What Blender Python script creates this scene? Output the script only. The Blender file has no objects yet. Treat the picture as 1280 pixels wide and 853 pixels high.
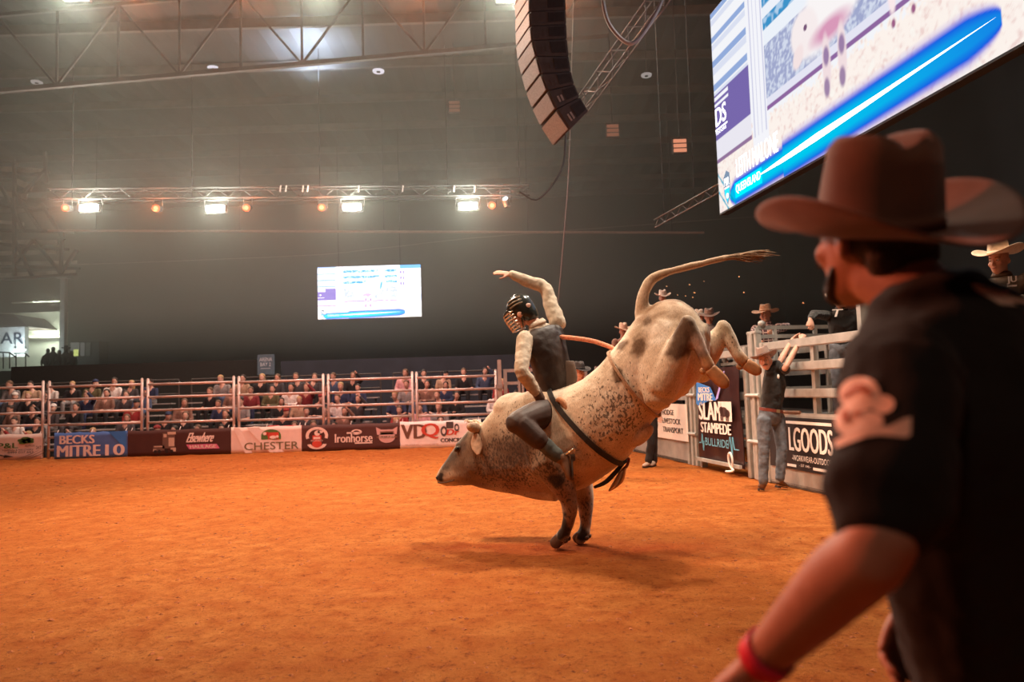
import bpy, bmesh, math, random
import numpy as np
from mathutils import Vector, Matrix
from mathutils import noise as mnoise

random.seed(11)
SC = bpy.context.scene
COL = SC.collection
PI = math.pi

# ------------------------------------------------------------------ camera
F_PX, PITCH_PX, ROLL, CAM_H = 900.0, 61.5, 0.03, 1.4
_p = math.atan(PITCH_PX / F_PX)
_f = Vector((0, math.cos(_p), math.sin(_p)))
_u0 = Vector((0, -math.sin(_p), math.cos(_p)))
_r0 = Vector((1, 0, 0))
_u = _u0 * math.cos(ROLL) + _r0 * math.sin(ROLL)
_r = _r0 * math.cos(ROLL) - _u0 * math.sin(ROLL)
CAM = Vector((0, 0, CAM_H))
cam_data = bpy.data.cameras.new('camera')
cam_data.sensor_width = 36.0
cam_data.lens = F_PX / 1280 * 36.0
cam_data.clip_start = 0.05
cam_data.clip_end = 300
cam_data.dof.use_dof = True
cam_data.dof.focus_distance = 6.6
cam_data.dof.aperture_fstop = 2.2
cam = bpy.data.objects.new('camera', cam_data)
COL.objects.link(cam)
cam.matrix_world = Matrix(((_r.x, _u.x, -_f.x, CAM.x), (_r.y, _u.y, -_f.y, CAM.y), (_r.z, _u.z, -_f.z, CAM.z), (0, 0, 0, 1)))
SC.camera = cam


def P(px, py, Y):
    "photo pixel at world distance Y -> world point"
    d = _f * F_PX + _r * (px - 640) - _u * (py - 426.5)
    return CAM + d * (Y / d.y)


def G(px, py, z=0.0):
    d = _f * F_PX + _r * (px - 640) - _u * (py - 426.5)
    return CAM + d * ((z - CAM_H) / d.z)


# ------------------------------------------------------------------ world, exposure, arena rig
world = bpy.data.worlds.new('world')
SC.world = world
world.use_nodes = True
world.node_tree.nodes['Background'].inputs['Color'].default_value = (0.75, 0.75, 0.8, 1)
world.node_tree.nodes['Background'].inputs['Strength'].default_value = 0.006
vs_ = SC.view_settings
vs_.view_transform = 'Standard'
vs_.look = 'None'
vs_.gamma = 1.0
vs_.use_curve_mapping = False
vs_.exposure = 0.0
SC.cycles.use_denoising = True
SC.cycles.max_bounces = 6
SC.cycles.volume_bounces = 0
SC.cycles.sample_clamp_indirect = 4.0
SC.cycles.volume_step_rate = 4.0


def lamp(name, kind, loc, target, energy, color, size=0.3, angle=60, blend=0.5, parent=None, spread=None):
    l = bpy.data.lights.new(name, kind)
    l.energy = energy
    l.color = color
    if kind == 'SPOT':
        l.spot_size = math.radians(angle)
        l.spot_blend = blend
        l.shadow_soft_size = size
    elif kind == 'POINT':
        l.shadow_soft_size = size
    elif kind == 'AREA':
        l.size = size
        if spread:
            l.spread = math.radians(spread)
    o = bpy.data.objects.new(name, l)
    COL.objects.link(o)
    o.location = loc
    if target is not None:
        o.rotation_euler = (Vector(target) - Vector(loc)).to_track_quat('-Z', 'Y').to_euler()
    return o


WARM = (1.0, 0.80, 0.60)
# rig lamps hung in the roof over the arena
for k, (x, y, tx, ty, e, c) in enumerate((
        (-6.5, 6.0, -2.0, 9.5, 4200, (1.0, 0.66, 0.42)),
        (-1.5, 3.0, -0.5, 8.5, 2000, (1.0, 0.74, 0.52)),
        (3.2, 7.6, 0.9, 7.6, 5600, (1.0, 0.84, 0.66)),
        (5.0, 12.5, 0.8, 8.0, 5400, (1.0, 0.92, 0.82)),
        (-4.0, 15.0, -1.2, 9.5, 4800, (1.0, 0.74, 0.52)),
        (-10.0, 12.0, -7.5, 12.5, 2800, (1.0, 0.55, 0.34)))):
    lamp('rig_lamp', 'SPOT', (x, y, 9.2), (tx, ty, 0.3), e * 0.88, c, size=0.5, angle=78, blend=0.85)
# red washes on the stands and on the near side
lamp('red_wash', 'SPOT', (-6.0, 5.0, 5.5), (0.7, 1.2, 1.2), 2300, (1.0, 0.22, 0.10), size=0.3, angle=38, blend=0.8)
lamp('red_wash', 'SPOT', (-6.5, 8.5, 5.2), (4.0, 10.5, 1.9), 1500, (1.0, 0.42, 0.28), size=0.3, angle=42, blend=0.9)
lamp('red_wash', 'SPOT', (-6.0, 3.0, 2.6), (0.9, 6.4, 0.8), 380, (1.0, 0.30, 0.10), size=0.4, angle=36, blend=0.9)  # unseen low lamp added at the left to redden bull and rider
# unseen fill lamp added behind the camera for the foreground man
lamp('fill_lamp', 'SPOT', (-1.5, -2.5, 7.0), (0.9, 2.2, 1.2), 260, (1.0, 0.62, 0.42), size=0.4, angle=60, blend=0.8)
lamp('red_wash', 'SPOT', (-7.0, 12.0, 8.0), (-6.0, 20.5, 1.2), 1900, (1.0, 0.34, 0.26), size=0.4, angle=100, blend=0.8)
lamp('red_wash', 'SPOT', (-2.2, 13.0, 8.6), (-0.4, 20.5, 1.2), 1200, (1.0, 0.44, 0.42), size=0.4, angle=85, blend=0.8)

# ------------------------------------------------------------------ materials
MATS = {}


def _n(nt, kind, **kw):
    n = nt.nodes.new(kind)
    for k, v in kw.items():
        setattr(n, k, v)
    return n


def mat(name, color, rough=0.6, metal=0.0, var=0.12, scale=12.0, bump=0.0, bscale=60.0, emit=0.0, spec=0.4, attr=None, sheen=0.0):
    "procedural principled material: noise-broken colour, fine relief"
    if name in MATS:
        return MATS[name]
    m = bpy.data.materials.new(name)
    m.use_nodes = True
    nt = m.node_tree
    b = nt.nodes['Principled BSDF']
    b.inputs['Roughness'].default_value = rough
    b.inputs['Metallic'].default_value = metal
    b.inputs['Specular IOR Level'].default_value = spec
    if sheen:
        b.inputs['Sheen Weight'].default_value = sheen
    tc = _n(nt, 'ShaderNodeTexCoord')
    nz = _n(nt, 'ShaderNodeTexNoise')
    nz.inputs['Scale'].default_value = scale
    nz.inputs['Detail'].default_value = 5
    nt.links.new(tc.outputs['Object'], nz.inputs['Vector'])
    rp = _n(nt, 'ShaderNodeMapRange')
    rp.inputs['From Min'].default_value = 0.3
    rp.inputs['From Max'].default_value = 0.7
    rp.inputs['To Min'].default_value = 1 - var
    rp.inputs['To Max'].default_value = 1 + var
    nt.links.new(nz.outputs['Fac'], rp.inputs['Value'])
    mx = _n(nt, 'ShaderNodeMix', data_type='RGBA', blend_type='MULTIPLY')
    mx.inputs['Factor'].default_value = 1.0
    if attr:
        at = _n(nt, 'ShaderNodeAttribute', attribute_name=attr)
        nt.links.new(at.outputs['Color'], mx.inputs['A'])
    else:
        mx.inputs['A'].default_value = (*color, 1)
    cmb = _n(nt, 'ShaderNodeCombineColor')
    for s in ('Red', 'Green', 'Blue'):
        nt.links.new(rp.outputs['Result'], cmb.inputs[s])
    nt.links.new(cmb.outputs['Color'], mx.inputs['B'])
    nt.links.new(mx.outputs['Result'], b.inputs['Base Color'])
    if emit:
        nt.links.new(mx.outputs['Result'], b.inputs['Emission Color'])
        b.inputs['Emission Strength'].default_value = emit
    if bump:
        n2 = _n(nt, 'ShaderNodeTexNoise')
        n2.inputs['Scale'].default_value = bscale
        n2.inputs['Detail'].default_value = 4
        nt.links.new(tc.outputs['Object'], n2.inputs['Vector'])
        bp = _n(nt, 'ShaderNodeBump')
        bp.inputs['Strength'].default_value = bump
        bp.inputs['Distance'].default_value = 0.01
        nt.links.new(n2.outputs['Fac'], bp.inputs['Height'])
        nt.links.new(bp.outputs['Normal'], b.inputs['Normal'])
    MATS[name] = m
    return m


def glow(name, color, strength, attr=None):
    "a surface that gives off light: lamp lenses and screens"
    if name in MATS:
        return MATS[name]
    m = bpy.data.materials.new(name)
    m.use_nodes = True
    nt = m.node_tree
    nt.nodes.remove(nt.nodes['Principled BSDF'])
    e = _n(nt, 'ShaderNodeEmission')
    e.inputs['Strength'].default_value = strength
    if attr:
        at = _n(nt, 'ShaderNodeAttribute', attribute_name=attr)
        nt.links.new(at.outputs['Color'], e.inputs['Color'])
    else:
        e.inputs['Color'].default_value = (*color, 1)
    nt.links.new(e.outputs['Emission'], nt.nodes['Material Output'].inputs['Surface'])
    MATS[name] = m
    return m


def srgb(r, g, b):
    f = lambda c: (c / 255 / 12.92) if c / 255 <= 0.04045 else ((c / 255 + 0.055) / 1.055) ** 2.4
    return (f(r), f(g), f(b))


# ------------------------------------------------------------------ mesh building
def perp(d):
    d = d.normalized()
    a = Vector((0, 0, 1)) if abs(d.z) < 0.9 else Vector((1, 0, 0))
    s = d.cross(a).normalized()
    return s, s.cross(d).normalized()


def catmull(pts, sub):
    "smooth polyline through rows of numbers"
    pts = [np.array(p, float) for p in pts]
    out = []
    n = len(pts)
    for i in range(n - 1):
        p0, p1, p2, p3 = pts[max(i - 1, 0)], pts[i], pts[i + 1], pts[min(i + 2, n - 1)]
        for k in range(sub):
            t = k / sub
            out.append(0.5 * ((2 * p1) + (-p0 + p2) * t + (2 * p0 - 5 * p1 + 4 * p2 - p3) * t * t + (-p0 + 3 * p1 - 3 * p2 + p3) * t ** 3))
    out.append(pts[-1])
    return out


class MB:
    def __init__(s):
        s.v, s.f, s.m, s.mi = [], [], [], 0

    def add(s, vs, fs):
        b = len(s.v)
        s.v += [Vector(v) for v in vs]
        for f in fs:
            s.f.append(tuple(i + b for i in f))
            s.m.append(s.mi)
        return s

    def box(s, c, size, axes=None):
        c = Vector(c)
        a = axes or (Vector((1, 0, 0)), Vector((0, 1, 0)), Vector((0, 0, 1)))
        h = [a[i] * size[i] / 2 for i in range(3)]
        vs = [c + h[0] * x + h[1] * y + h[2] * z for z in (-1, 1) for y in (-1, 1) for x in (-1, 1)]
        return s.add(vs, [(0, 2, 3, 1), (4, 5, 7, 6), (0, 1, 5, 4), (2, 6, 7, 3), (0, 4, 6, 2), (1, 3, 7, 5)])

    def beam(s, p0, p1, w, h=None, up=None):
        "rectangular bar from p0 to p1"
        p0, p1 = Vector(p0), Vector(p1)
        h = h or w
        d = p1 - p0
        if up is None:
            a, b = perp(d)
        else:
            a = d.cross(Vector(up)).normalized()
            b = a.cross(d).normalized()
        return s.box((p0 + p1) / 2, (d.length, w, h), (d.normalized(), a, b))

    def tube(s, p0, p1, r, n=8, r1=None):
        p0, p1 = Vector(p0), Vector(p1)
        a, b = perp(p1 - p0)
        r1 = r if r1 is None else r1
        vs = [p + (a * math.cos(2 * PI * i / n) + b * math.sin(2 * PI * i / n)) * q for p, q in ((p0, r), (p1, r1)) for i in range(n)]
        fs = [(i, (i + 1) % n, n + (i + 1) % n, n + i) for i in range(n)]
        fs += [tuple(range(n - 1, -1, -1)), tuple(range(n, 2 * n))]
        return s.add(vs, fs)

    def rings(s, rings, cap=True):
        n = len(rings[0])
        vs = [v for r in rings for v in r]
        fs = []
        for k in range(len(rings) - 1):
            for i in range(n):
                j = (i + 1) % n
                fs.append((k * n + i, k * n + j, (k + 1) * n + j, (k + 1) * n + i))
        if cap:
            fs.append(tuple(range(n - 1, -1, -1)))
            fs.append(tuple(range((len(rings) - 1) * n, len(rings) * n)))
        return s.add(vs, fs)

    def path(s, pts, radii, n=10, sub=4, round_ends=True):
        "tapered round tube along a smooth line"
        if not hasattr(radii, '__len__'):
            radii = [radii] * len(pts)
        q = catmull([(*p, r) for p, r in zip(pts, radii)], sub) if sub > 1 else [np.array((*p, r)) for p, r in zip(pts, radii)]
        c = [Vector(x[:3]) for x in q]
        r = [max(float(x[3]), 0.0005) for x in q]
        if round_ends:
            d0, d1 = (c[0] - c[1]).normalized(), (c[-1] - c[-2]).normalized()
            c = [c[0] + d0 * r[0] * 0.98, c[0] + d0 * r[0] * 0.7] + c + [c[-1] + d1 * r[-1] * 0.7, c[-1] + d1 * r[-1] * 0.98]
            r = [r[0] * 0.2, r[0] * 0.7] + r + [r[-1] * 0.7, r[-1] * 0.2]
        t0 = (c[1] - c[0]).normalized()
        a, b = perp(t0)
        rr = []
        for k in range(len(c)):
            t = (c[min(k + 1, len(c) - 1)] - c[max(k - 1, 0)]).normalized()
            a = (a - t * a.dot(t)).normalized()
            b = a.cross(t)
            rr.append([c[k] + (a * math.cos(2 * PI * i / n) - b * math.sin(2 * PI * i / n)) * r[k] for i in range(n)])
        return s.rings(rr)

    def loft(s, st, n=24, sub=4, ends=True, pw=2.0):
        "st rows: centre(3), half-axis A(3), half-axis B(3); superellipse sections joined smoothly"
        q = catmull([tuple(c) + tuple(a) + tuple(b) for c, a, b in st], sub) if sub > 1 else [np.array(tuple(c) + tuple(a) + tuple(b)) for c, a, b in st]
        q = [np.array(x, float) for x in q]
        if ends:
            def endrings(x0, x1):
                d = x0[:3] - x1[:3]
                d = d / (np.linalg.norm(d) + 1e-9)
                e = 0.5 * min(np.linalg.norm(x0[3:6]), np.linalg.norm(x0[6:9]))
                o = []
                for t, k in ((0.5, 0.86), (0.85, 0.53), (1.0, 0.15)):
                    y = x0.copy()
                    y[:3] += d * e * t
                    y[3:] *= k
                    o.append(y)
                return o
            q = endrings(q[0], q[1])[::-1] + q + endrings(q[-1], q[-2])
        rr = []
        for x in q:
            c, a, b = Vector(x[:3]), Vector(x[3:6]), Vector(x[6:9])
            ring = []
            for i in range(n):
                t = 2 * PI * i / n
                ct, sn = math.cos(t), math.sin(t)
                ct = math.copysign(abs(ct) ** (2 / pw), ct)
                sn = math.copysign(abs(sn) ** (2 / pw), sn)
                ring.append(c + a * ct + b * sn)
            rr.append(ring)
        # keep faces outward
        x0, x1 = q[len(q) // 2 - 1], q[len(q) // 2]
        d = Vector(x1[:3]) - Vector(x0[:3])
        if Vector(x0[3:6]).cross(Vector(x0[6:9])).dot(d) < 0:
            rr = rr[::-1]
        return s.rings(rr)

    def ball(s, c, r, axes=None, nu=14, nv=9):
        "ellipsoid; r may be three half sizes along axes"
        c = Vector(c)
        r = r if hasattr(r, '__len__') else (r, r, r)
        a = axes or (Vector((1, 0, 0)), Vector((0, 1, 0)), Vector((0, 0, 1)))
        a = [Vector(x).normalized() for x in a]
        vs = [c - a[2] * r[2]]
        for j in range(1, nv):
            ph = -PI / 2 + PI * j / nv
            for i in range(nu):
                t = 2 * PI * i / nu
                vs.append(c + a[0] * r[0] * math.cos(ph) * math.cos(t) + a[1] * r[1] * math.cos(ph) * math.sin(t) + a[2] * r[2] * math.sin(ph))
        vs.append(c + a[2] * r[2])
        fs = []
        for i in range(nu):
            fs.append((0, 1 + (i + 1) % nu, 1 + i))
            for j in range(nv - 2):
                o = 1 + j * nu
                fs.append((o + i, o + (i + 1) % nu, o + nu + (i + 1) % nu, o + nu + i))
            o = 1 + (nv - 2) * nu
            fs.append((o + i, o + (i + 1) % nu, len(vs) - 1))
        return s.add(vs, fs)

    def prism(s, pts, off):
        "polygon (world points) thickened by vector off"
        n = len(pts)
        off = Vector(off)
        pts = [Vector(p) for p in pts]
        s.add(pts + [p + off for p in pts], [tuple(range(n - 1, -1, -1)), tuple(range(n, 2 * n))] + [(i, (i + 1) % n, n + (i + 1) % n, n + i) for i in range(n)])
        return s

    def ring_path(s, pts, w, h, nrm):
        pass

    def mesh(s, name, org=Vector((0, 0, 0))):
        me = bpy.data.meshes.new(name)
        me.from_pydata([v - org for v in s.v], [], s.f)
        me.polygons.foreach_set('material_index', s.m)
        me.update()
        return me


ORG = {}


def tag(o, label=None, cat=None, group=None, kind=None):
    if label:
        o['label'] = label
    if cat:
        o['category'] = cat
    if group:
        o['group'] = group
    if kind:
        o['kind'] = kind
    return o


def thing(name, label, cat, loc, group=None, kind=None):
    o = bpy.data.objects.new(name, None)
    o.empty_display_size = 0.1
    COL.objects.link(o)
    o.location = loc
    ORG[o.name] = Vector(loc)
    return tag(o, label, cat, group, kind)


def put(name, src, m, parent=None, smooth=False, loc=None, fix=True, bevel=0):
    "link a builder (world coordinates) as ONE mesh object, optionally as a part of parent"
    org = ORG[parent.name] if parent is not None else Vector(loc or (0, 0, 0))
    if isinstance(src, MB):
        me = src.mesh(name, org)
    else:
        me = src
        me.name = name
        me.transform(Matrix.Translation(-org))
    if fix or bevel:
        bm = bmesh.new()
        bm.from_mesh(me)
        if bevel:
            bmesh.ops.bevel(bm, geom=list(bm.edges), offset=bevel, segments=2, affect='EDGES', clamp_overlap=True)
        bmesh.ops.recalc_face_normals(bm, faces=list(bm.faces))
        bm.to_mesh(me)
        bm.free()
    for x in (m if isinstance(m, (list, tuple)) else [m]):
        me.materials.append(x)
    if smooth:
        me.polygons.foreach_set('use_smooth', [True] * len(me.polygons))
    me.update()
    o = bpy.data.objects.new(name, me)
    COL.objects.link(o)
    if parent is not None:
        o.parent = parent
    else:
        o.location = org
    ORG[o.name] = org
    return o


TMP = bpy.data.scenes.new('workbench')      # scratch scene: keeps each evaluation small


def evaluated(o):
    "mesh of an object with its modifiers, worked out on the scratch scene"
    TMP.collection.objects.link(o)
    vl = TMP.view_layers[0]
    vl.update()
    return bpy.data.meshes.new_from_object(o.evaluated_get(vl.depsgraph))


def voxel(mb, size, smooth=4, factor=0.5):
    "fuse overlapping closed shapes into one continuous skin (world coordinates)"
    me = mb.mesh('tmp')
    bm = bmesh.new()
    bm.from_mesh(me)
    bmesh.ops.recalc_face_normals(bm, faces=list(bm.faces))
    bm.to_mesh(me)
    bm.free()
    o = bpy.data.objects.new('tmp', me)
    r = o.modifiers.new('r', 'REMESH')
    r.mode = 'VOXEL'
    r.voxel_size = size
    if smooth:
        k = o.modifiers.new('s', 'SMOOTH')
        k.factor = factor
        k.iterations = smooth
    out = evaluated(o)
    bpy.data.objects.remove(o)
    bpy.data.meshes.remove(me)
    out.polygons.foreach_set('use_smooth', [True] * len(out.polygons))
    out.materials.clear()
    return out


def crumple(me, *waves, seed=0.0):
    "push the surface in and out along its normals: cloth folds. waves: (amplitude, frequency)"
    n = len(me.vertices)
    co = np.empty(n * 3, 'f')
    no = np.empty(n * 3, 'f')
    me.vertices.foreach_get('co', co)
    me.vertices.foreach_get('normal', no)
    co, no = co.reshape(-1, 3), no.reshape(-1, 3)
    sh = Vector((seed, seed * 1.7, seed * 0.3))
    d = np.array([sum(a * mnoise.noise(Vector(c) * f + sh) for a, f in waves) for c in co])
    me.vertices.foreach_set('co', (co + no * d[:, None]).astype('f').ravel())
    me.update()


def paint(me, fn, org=Vector((0, 0, 0)), name='tint'):
    "store a colour per vertex from fn(world xyz array) -> rgb array"
    n = len(me.vertices)
    co = np.empty(n * 3, 'f')
    me.vertices.foreach_get('co', co)
    co = co.reshape(-1, 3) + np.array(org)
    c = np.ones((n, 4), 'f')
    c[:, :3] = fn(co)
    a = me.color_attributes.new(name, 'FLOAT_COLOR', 'POINT')
    a.data.foreach_set('color', c.ravel())


_FONT = {}


def letters(text):
    "flat lettering outline from the built-in font, in a unit box: list of verts, faces, width/height"
    if text in _FONT:
        return _FONT[text]
    cu = bpy.data.curves.new('t', 'FONT')
    cu.body = text
    cu.size = 1.0
    cu.offset = 0.0
    cu.resolution_u = 3
    o = bpy.data.objects.new('t', cu)
    me = evaluated(o)
    vs = np.array([v.co[:] for v in me.vertices])
    fs = [tuple(p.vertices) for p in me.polygons]
    bpy.data.objects.remove(o)
    bpy.data.meshes.remove(me)
    bpy.data.curves.remove(cu)
    lo, hi = vs.min(0), vs.max(0)
    vs = (vs - lo) / np.maximum(hi - lo, 1e-6)
    _FONT[text] = (vs, fs)
    return _FONT[text]


class Board:
    "a flat print surface: corner o, across U, up V, outward normal N"

    def __init__(s, o, U, V, N=None):
        s.o, s.U, s.V = Vector(o), Vector(U), Vector(V)
        s.N = Vector(N).normalized() if N is not None else s.U.cross(s.V).normalized()

    def at(s, u, v, n=0.0):
        return s.o + s.U * u + s.V * v + s.N * n

    def text(s, mb, text, u0, u1, v0, v1, n=0.004, slant=0.0, arc=0.0, weight=0.0):
        vs, fs = letters(text)
        pts = []
        for x, y, _z in vs:
            uu = u0 + (u1 - u0) * x + slant * y * (v1 - v0)
            vv = v0 + (v1 - v0) * y + arc * (1 - (2 * x - 1) ** 2)
            pts.append(s.at(uu, vv, n))
        mb.add(pts, fs)
        if weight:
            for du in (-weight, weight):
                mb.add([p + s.U * du + s.N * (0.002 if du > 0 else -0.002) for p in pts], fs)
        return mb

    def poly(s, mb, uv, n=0.004, t=0.002):
        return mb.prism([s.at(u, v, n) for u, v in uv], s.N * t)

    def rect(s, mb, u0, v0, u1, v1, n=0.003, t=0.002):
        return s.poly(mb, ((u0, v0), (u1, v0), (u1, v1), (u0, v1)), n, t)

    def ellipse(s, mb, cu, cv, ru, rv, n=0.004, t=0.002, a0=0, a1=360, k=24, inner=None):
        an = [math.radians(a0 + (a1 - a0) * i / k) for i in range(k + 1)]
        outer = [(cu + ru * math.cos(a), cv + rv * math.sin(a)) for a in an]
        if inner is None:
            pts = outer if a1 - a0 < 359 else outer[:-1]
            return s.poly(mb, pts, n, t)
        inn = [(cu + ru * inner * math.cos(a), cv + rv * inner * math.sin(a)) for a in an]
        for i in range(k):
            s.poly(mb, (outer[i], outer[i + 1], inn[i + 1], inn[i]), n, t)
        return mb

# ================================================================== SETTING
def rnd(a, b):
    return random.uniform(a, b)


# ---- dirt floor: uneven ground with real relief
def floor_mat():
    m = bpy.data.materials.new('orange_dirt')
    m.use_nodes = True
    nt = m.node_tree
    b = nt.nodes['Principled BSDF']
    b.inputs['Roughness'].default_value = 0.95
    b.inputs['Specular IOR Level'].default_value = 0.1
    tc = _n(nt, 'ShaderNodeTexCoord')
    base = None
    L = nt.links.new

    def noise(scale, detail, lo, hi, rough=0.6):
        n = _n(nt, 'ShaderNodeTexNoise')
        n.inputs['Scale'].default_value = scale
        n.inputs['Detail'].default_value = detail
        n.inputs['Roughness'].default_value = rough
        L(tc.outputs['Object'], n.inputs['Vector'])
        r = _n(nt, 'ShaderNodeMapRange')
        r.inputs['From Min'].default_value = lo
        r.inputs['From Max'].default_value = hi
        L(n.outputs['Fac'], r.inputs['Value'])
        return r.outputs['Result'], n.outputs['Fac']

    def mix(fac, a, c):
        x = _n(nt, 'ShaderNodeMix', data_type='RGBA')
        L(fac, x.inputs['Factor'])
        for s, v in (('A', a), ('B', c)):
            if isinstance(v, tuple):
                x.inputs[s].default_value = (*v, 1)
            else:
                L(v, x.inputs[s])
        return x.outputs['Result']
    big, _ = noise(0.55, 4, 0.35, 0.68)
    mid, _ = noise(4.5, 6, 0.38, 0.62, 0.7)
    fine, ff = noise(26, 8, 0.53, 0.66, 0.8)
    c = mix(big, (0.66, 0.198, 0.042), (0.80, 0.292, 0.076))
    c = mix(mid, c, (0.58, 0.150, 0.030))
    c2 = mix(fine, c, (0.36, 0.080, 0.018))
    spk, sf = noise(9, 10, 0.575, 0.63, 0.85)
    c3 = mix(spk, c2, (0.20, 0.045, 0.012))
    at = _n(nt, 'ShaderNodeAttribute', attribute_name='tint')
    mu = _n(nt, 'ShaderNodeMix', data_type='RGBA', blend_type='MULTIPLY')
    mu.inputs['Factor'].default_value = 1
    L(c3, mu.inputs['A'])
    L(at.outputs['Color'], mu.inputs['B'])
    L(mu.outputs['Result'], b.inputs['Base Color'])
    bp = _n(nt, 'ShaderNodeBump')
    bp.inputs['Strength'].default_value = 1.0
    bp.inputs['Distance'].default_value = 0.06
    ad = _n(nt, 'ShaderNodeMath', operation='ADD')
    L(ff, ad.inputs[0])
    L(sf, ad.inputs[1])
    L(ad.outputs[0], bp.inputs['Height'])
    L(bp.outputs['Normal'], b.inputs['Normal'])
    return m


def ground_z(x, y):
    v = Vector((x, y, 0))
    z = 0.010 * mnoise.noise(v * 1.3) + 0.011 * mnoise.noise(v * 3.7 + Vector((5, 1, 2))) + 0.009 * mnoise.noise(v * 9.0)
    t = mnoise.noise(v * 6.0 + Vector((9, 3, 1)))
    z += 0.018 * max(0.0, t - 0.28)
    return z - 0.004


ys = [-4.0]
while ys[-1] < 18.7:
    y_ = ys[-1]
    ys.append(y_ + (0.3 if y_ < 1.2 else max(0.035, 0.0105 * y_)))
ys[-1] = 18.7
nx = 440
verts, faces = [], []
for y_ in ys:
    half = 0.82 * max(y_, 1.5) + 1.2
    for i in range(nx + 1):
        t = 2 * i / nx - 1
        x_ = half * t
        x_ = x_ if abs(t) < 0.97 else math.copysign(half * 0.97 + (abs(t) - 0.97) / 0.03 * (22 - half * 0.97), t)
        edge = max(0.0, (y_ - 17.75) / 0.5) if y_ < 18.3 else 1.0
        bank = 0.05 * min(1, edge) * (0.6 + 0.8 * mnoise.noise(Vector((x_ * 2.3, 3.1, 0)))) if x_ < 1.8 else 0
        verts.append((x_, y_, ground_z(x_, y_) + bank))
for j in range(len(ys) - 1):
    for i in range(nx):
        a = j * (nx + 1) + i
        faces.append((a, a + 1, a + nx + 2, a + nx + 1))
me = bpy.data.meshes.new('floor')
me.from_pydata(verts, [], faces)
scuff = [(G(700, 684), 0.75, 0.30), (G(610, 683), 0.7, 0.16), (G(800, 686), 0.8, 0.22)]


def floor_tint(co):
    c = np.ones((len(co), 3))
    w = np.zeros(len(co))
    for p, rx, ry in scuff:
        w = np.maximum(w, np.exp(-((co[:, 0] - p.x) / rx) ** 2 - ((co[:, 1] - p.y) / ry) ** 2))
    w = w[:, None] * 0.8
    c = c * (1 - w) + np.array((0.86, 0.52, 0.45)) * w
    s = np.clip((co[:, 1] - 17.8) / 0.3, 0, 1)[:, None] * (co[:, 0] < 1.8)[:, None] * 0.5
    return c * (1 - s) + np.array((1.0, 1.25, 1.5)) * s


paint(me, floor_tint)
me.polygons.foreach_set('use_smooth', [True] * len(me.polygons))
DIRT = floor_mat()
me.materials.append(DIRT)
fl = bpy.data.objects.new('floor', me)
COL.objects.link(fl)
tag(fl, 'raked orange dirt floor of the arena', 'floor', kind='structure')

# loose crumbs of dirt, uncountable
mb = MB()
tet = [Vector(v) for v in ((1, 0, -0.4), (-0.5, 0.87, -0.4), (-0.5, -0.87, -0.4), (0.1, 0.1, 0.75), (0.6, 0.6, 0.2), (-0.7, 0.1, 0.3))]
tf = [(0, 2, 1), (0, 1, 4), (4, 1, 3), (1, 5, 3), (1, 2, 5), (2, 3, 5), (2, 0, 3), (0, 4, 3)]
for k in range(5200):
    y_ = 1.6 + 15.5 * random.random() ** 1.7
    x_ = rnd(-0.78, 0.62) * y_
    if x_ > 5.2 - 0.184 * y_:
        continue
    s = (0.006 + 0.022 * random.random() ** 4) * (0.75 + y_ * 0.06)
    a = rnd(0, 6.28)
    z = ground_z(x_, y_)
    mb.add([(x_ + s * rnd(.8, 1.3) * (v.x * math.cos(a) - v.y * math.sin(a)), y_ + s * rnd(.8, 1.3) * (v.x * math.sin(a) + v.y * math.cos(a)), z + s * 0.5 * v.z) for v in tet], tf)
o = put('dirt_crumbs', mb, mat('dirt_crumb', (0.30, 0.080, 0.020), 0.95, var=0.3, scale=30))
tag(o, 'loose crumbs of orange dirt scattered over the arena floor', 'dirt', kind='stuff')

# dirt thrown up by the kick
for k, (x_, y_) in enumerate(((862, 356), (857, 370), (868, 366), (880, 352), (866, 372), (847, 369), (930, 366), (1004, 379), (924, 346), (880, 419), (833, 358))):
    mb = MB()
    p = P(x_, y_, rnd(5.9, 6.8))
    s = rnd(0.006, 0.011)
    mb.add([p + v * s * rnd(0.7, 1.3) for v in tet], tf)
    o = put('dirt_clod', mb, mat('dirt_clod', (0.7, 0.36, 0.17), 0.95), loc=p)
    tag(o, 'small clod of dirt in mid-air above the raised hindquarters', 'dirt', 'clods of dirt thrown up by the kick')

# ---- hall shell
def slab(name, c, size, m, label):
    o = put(name, MB().box(c, size), m)
    return tag(o, label, name.split('_')[0], kind='structure')


DARKWALL = mat('dark_wall', (0.035, 0.030, 0.026), 0.9, var=0.25, scale=0.7)
slab('floor_hall', (-6, 31.5, -0.52), (72, 25.6, 0.14), mat('hall_concrete', (0.10, 0.09, 0.085), 0.8, var=0.2, scale=2), 'dark concrete hall floor under the stands')
slab('wall_back', (-6, 44.2, 6.5), (72, 0.4, 14.2), DARKWALL, 'tall dark wall at the far end of the hall')
slab('wall_left', (-34, 20, 6.5), (0.4, 48, 14.2), DARKWALL, 'dark wall beyond the lattice on the left')
slab('wall_right', (17, 20, 6.5), (0.4, 48, 14.2), mat('dark_wall_cool', (0.020, 0.024, 0.027), 0.9, var=0.2, scale=0.7), 'black wall behind the chutes')
# profiled metal roof
mb = MB()
xs = [-36 + 0.5 * i for i in range(109)]
for i in range(len(xs) - 1):
    za, zb = (13.45, 13.4) if i % 2 else (13.4, 13.45)
    mb.add([(xs[i], -4, za), (xs[i + 1], -4, zb), (xs[i + 1], 44.4, zb), (xs[i], 44.4, za)], [(0, 1, 2, 3)])
o = put('ceiling', mb, mat('roof_sheet', (0.035, 0.036, 0.037), 0.7, var=0.3, scale=0.5), fix=False)
tag(o, 'grey profiled metal roof lining of the hall', 'ceiling', kind='structure')
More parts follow.
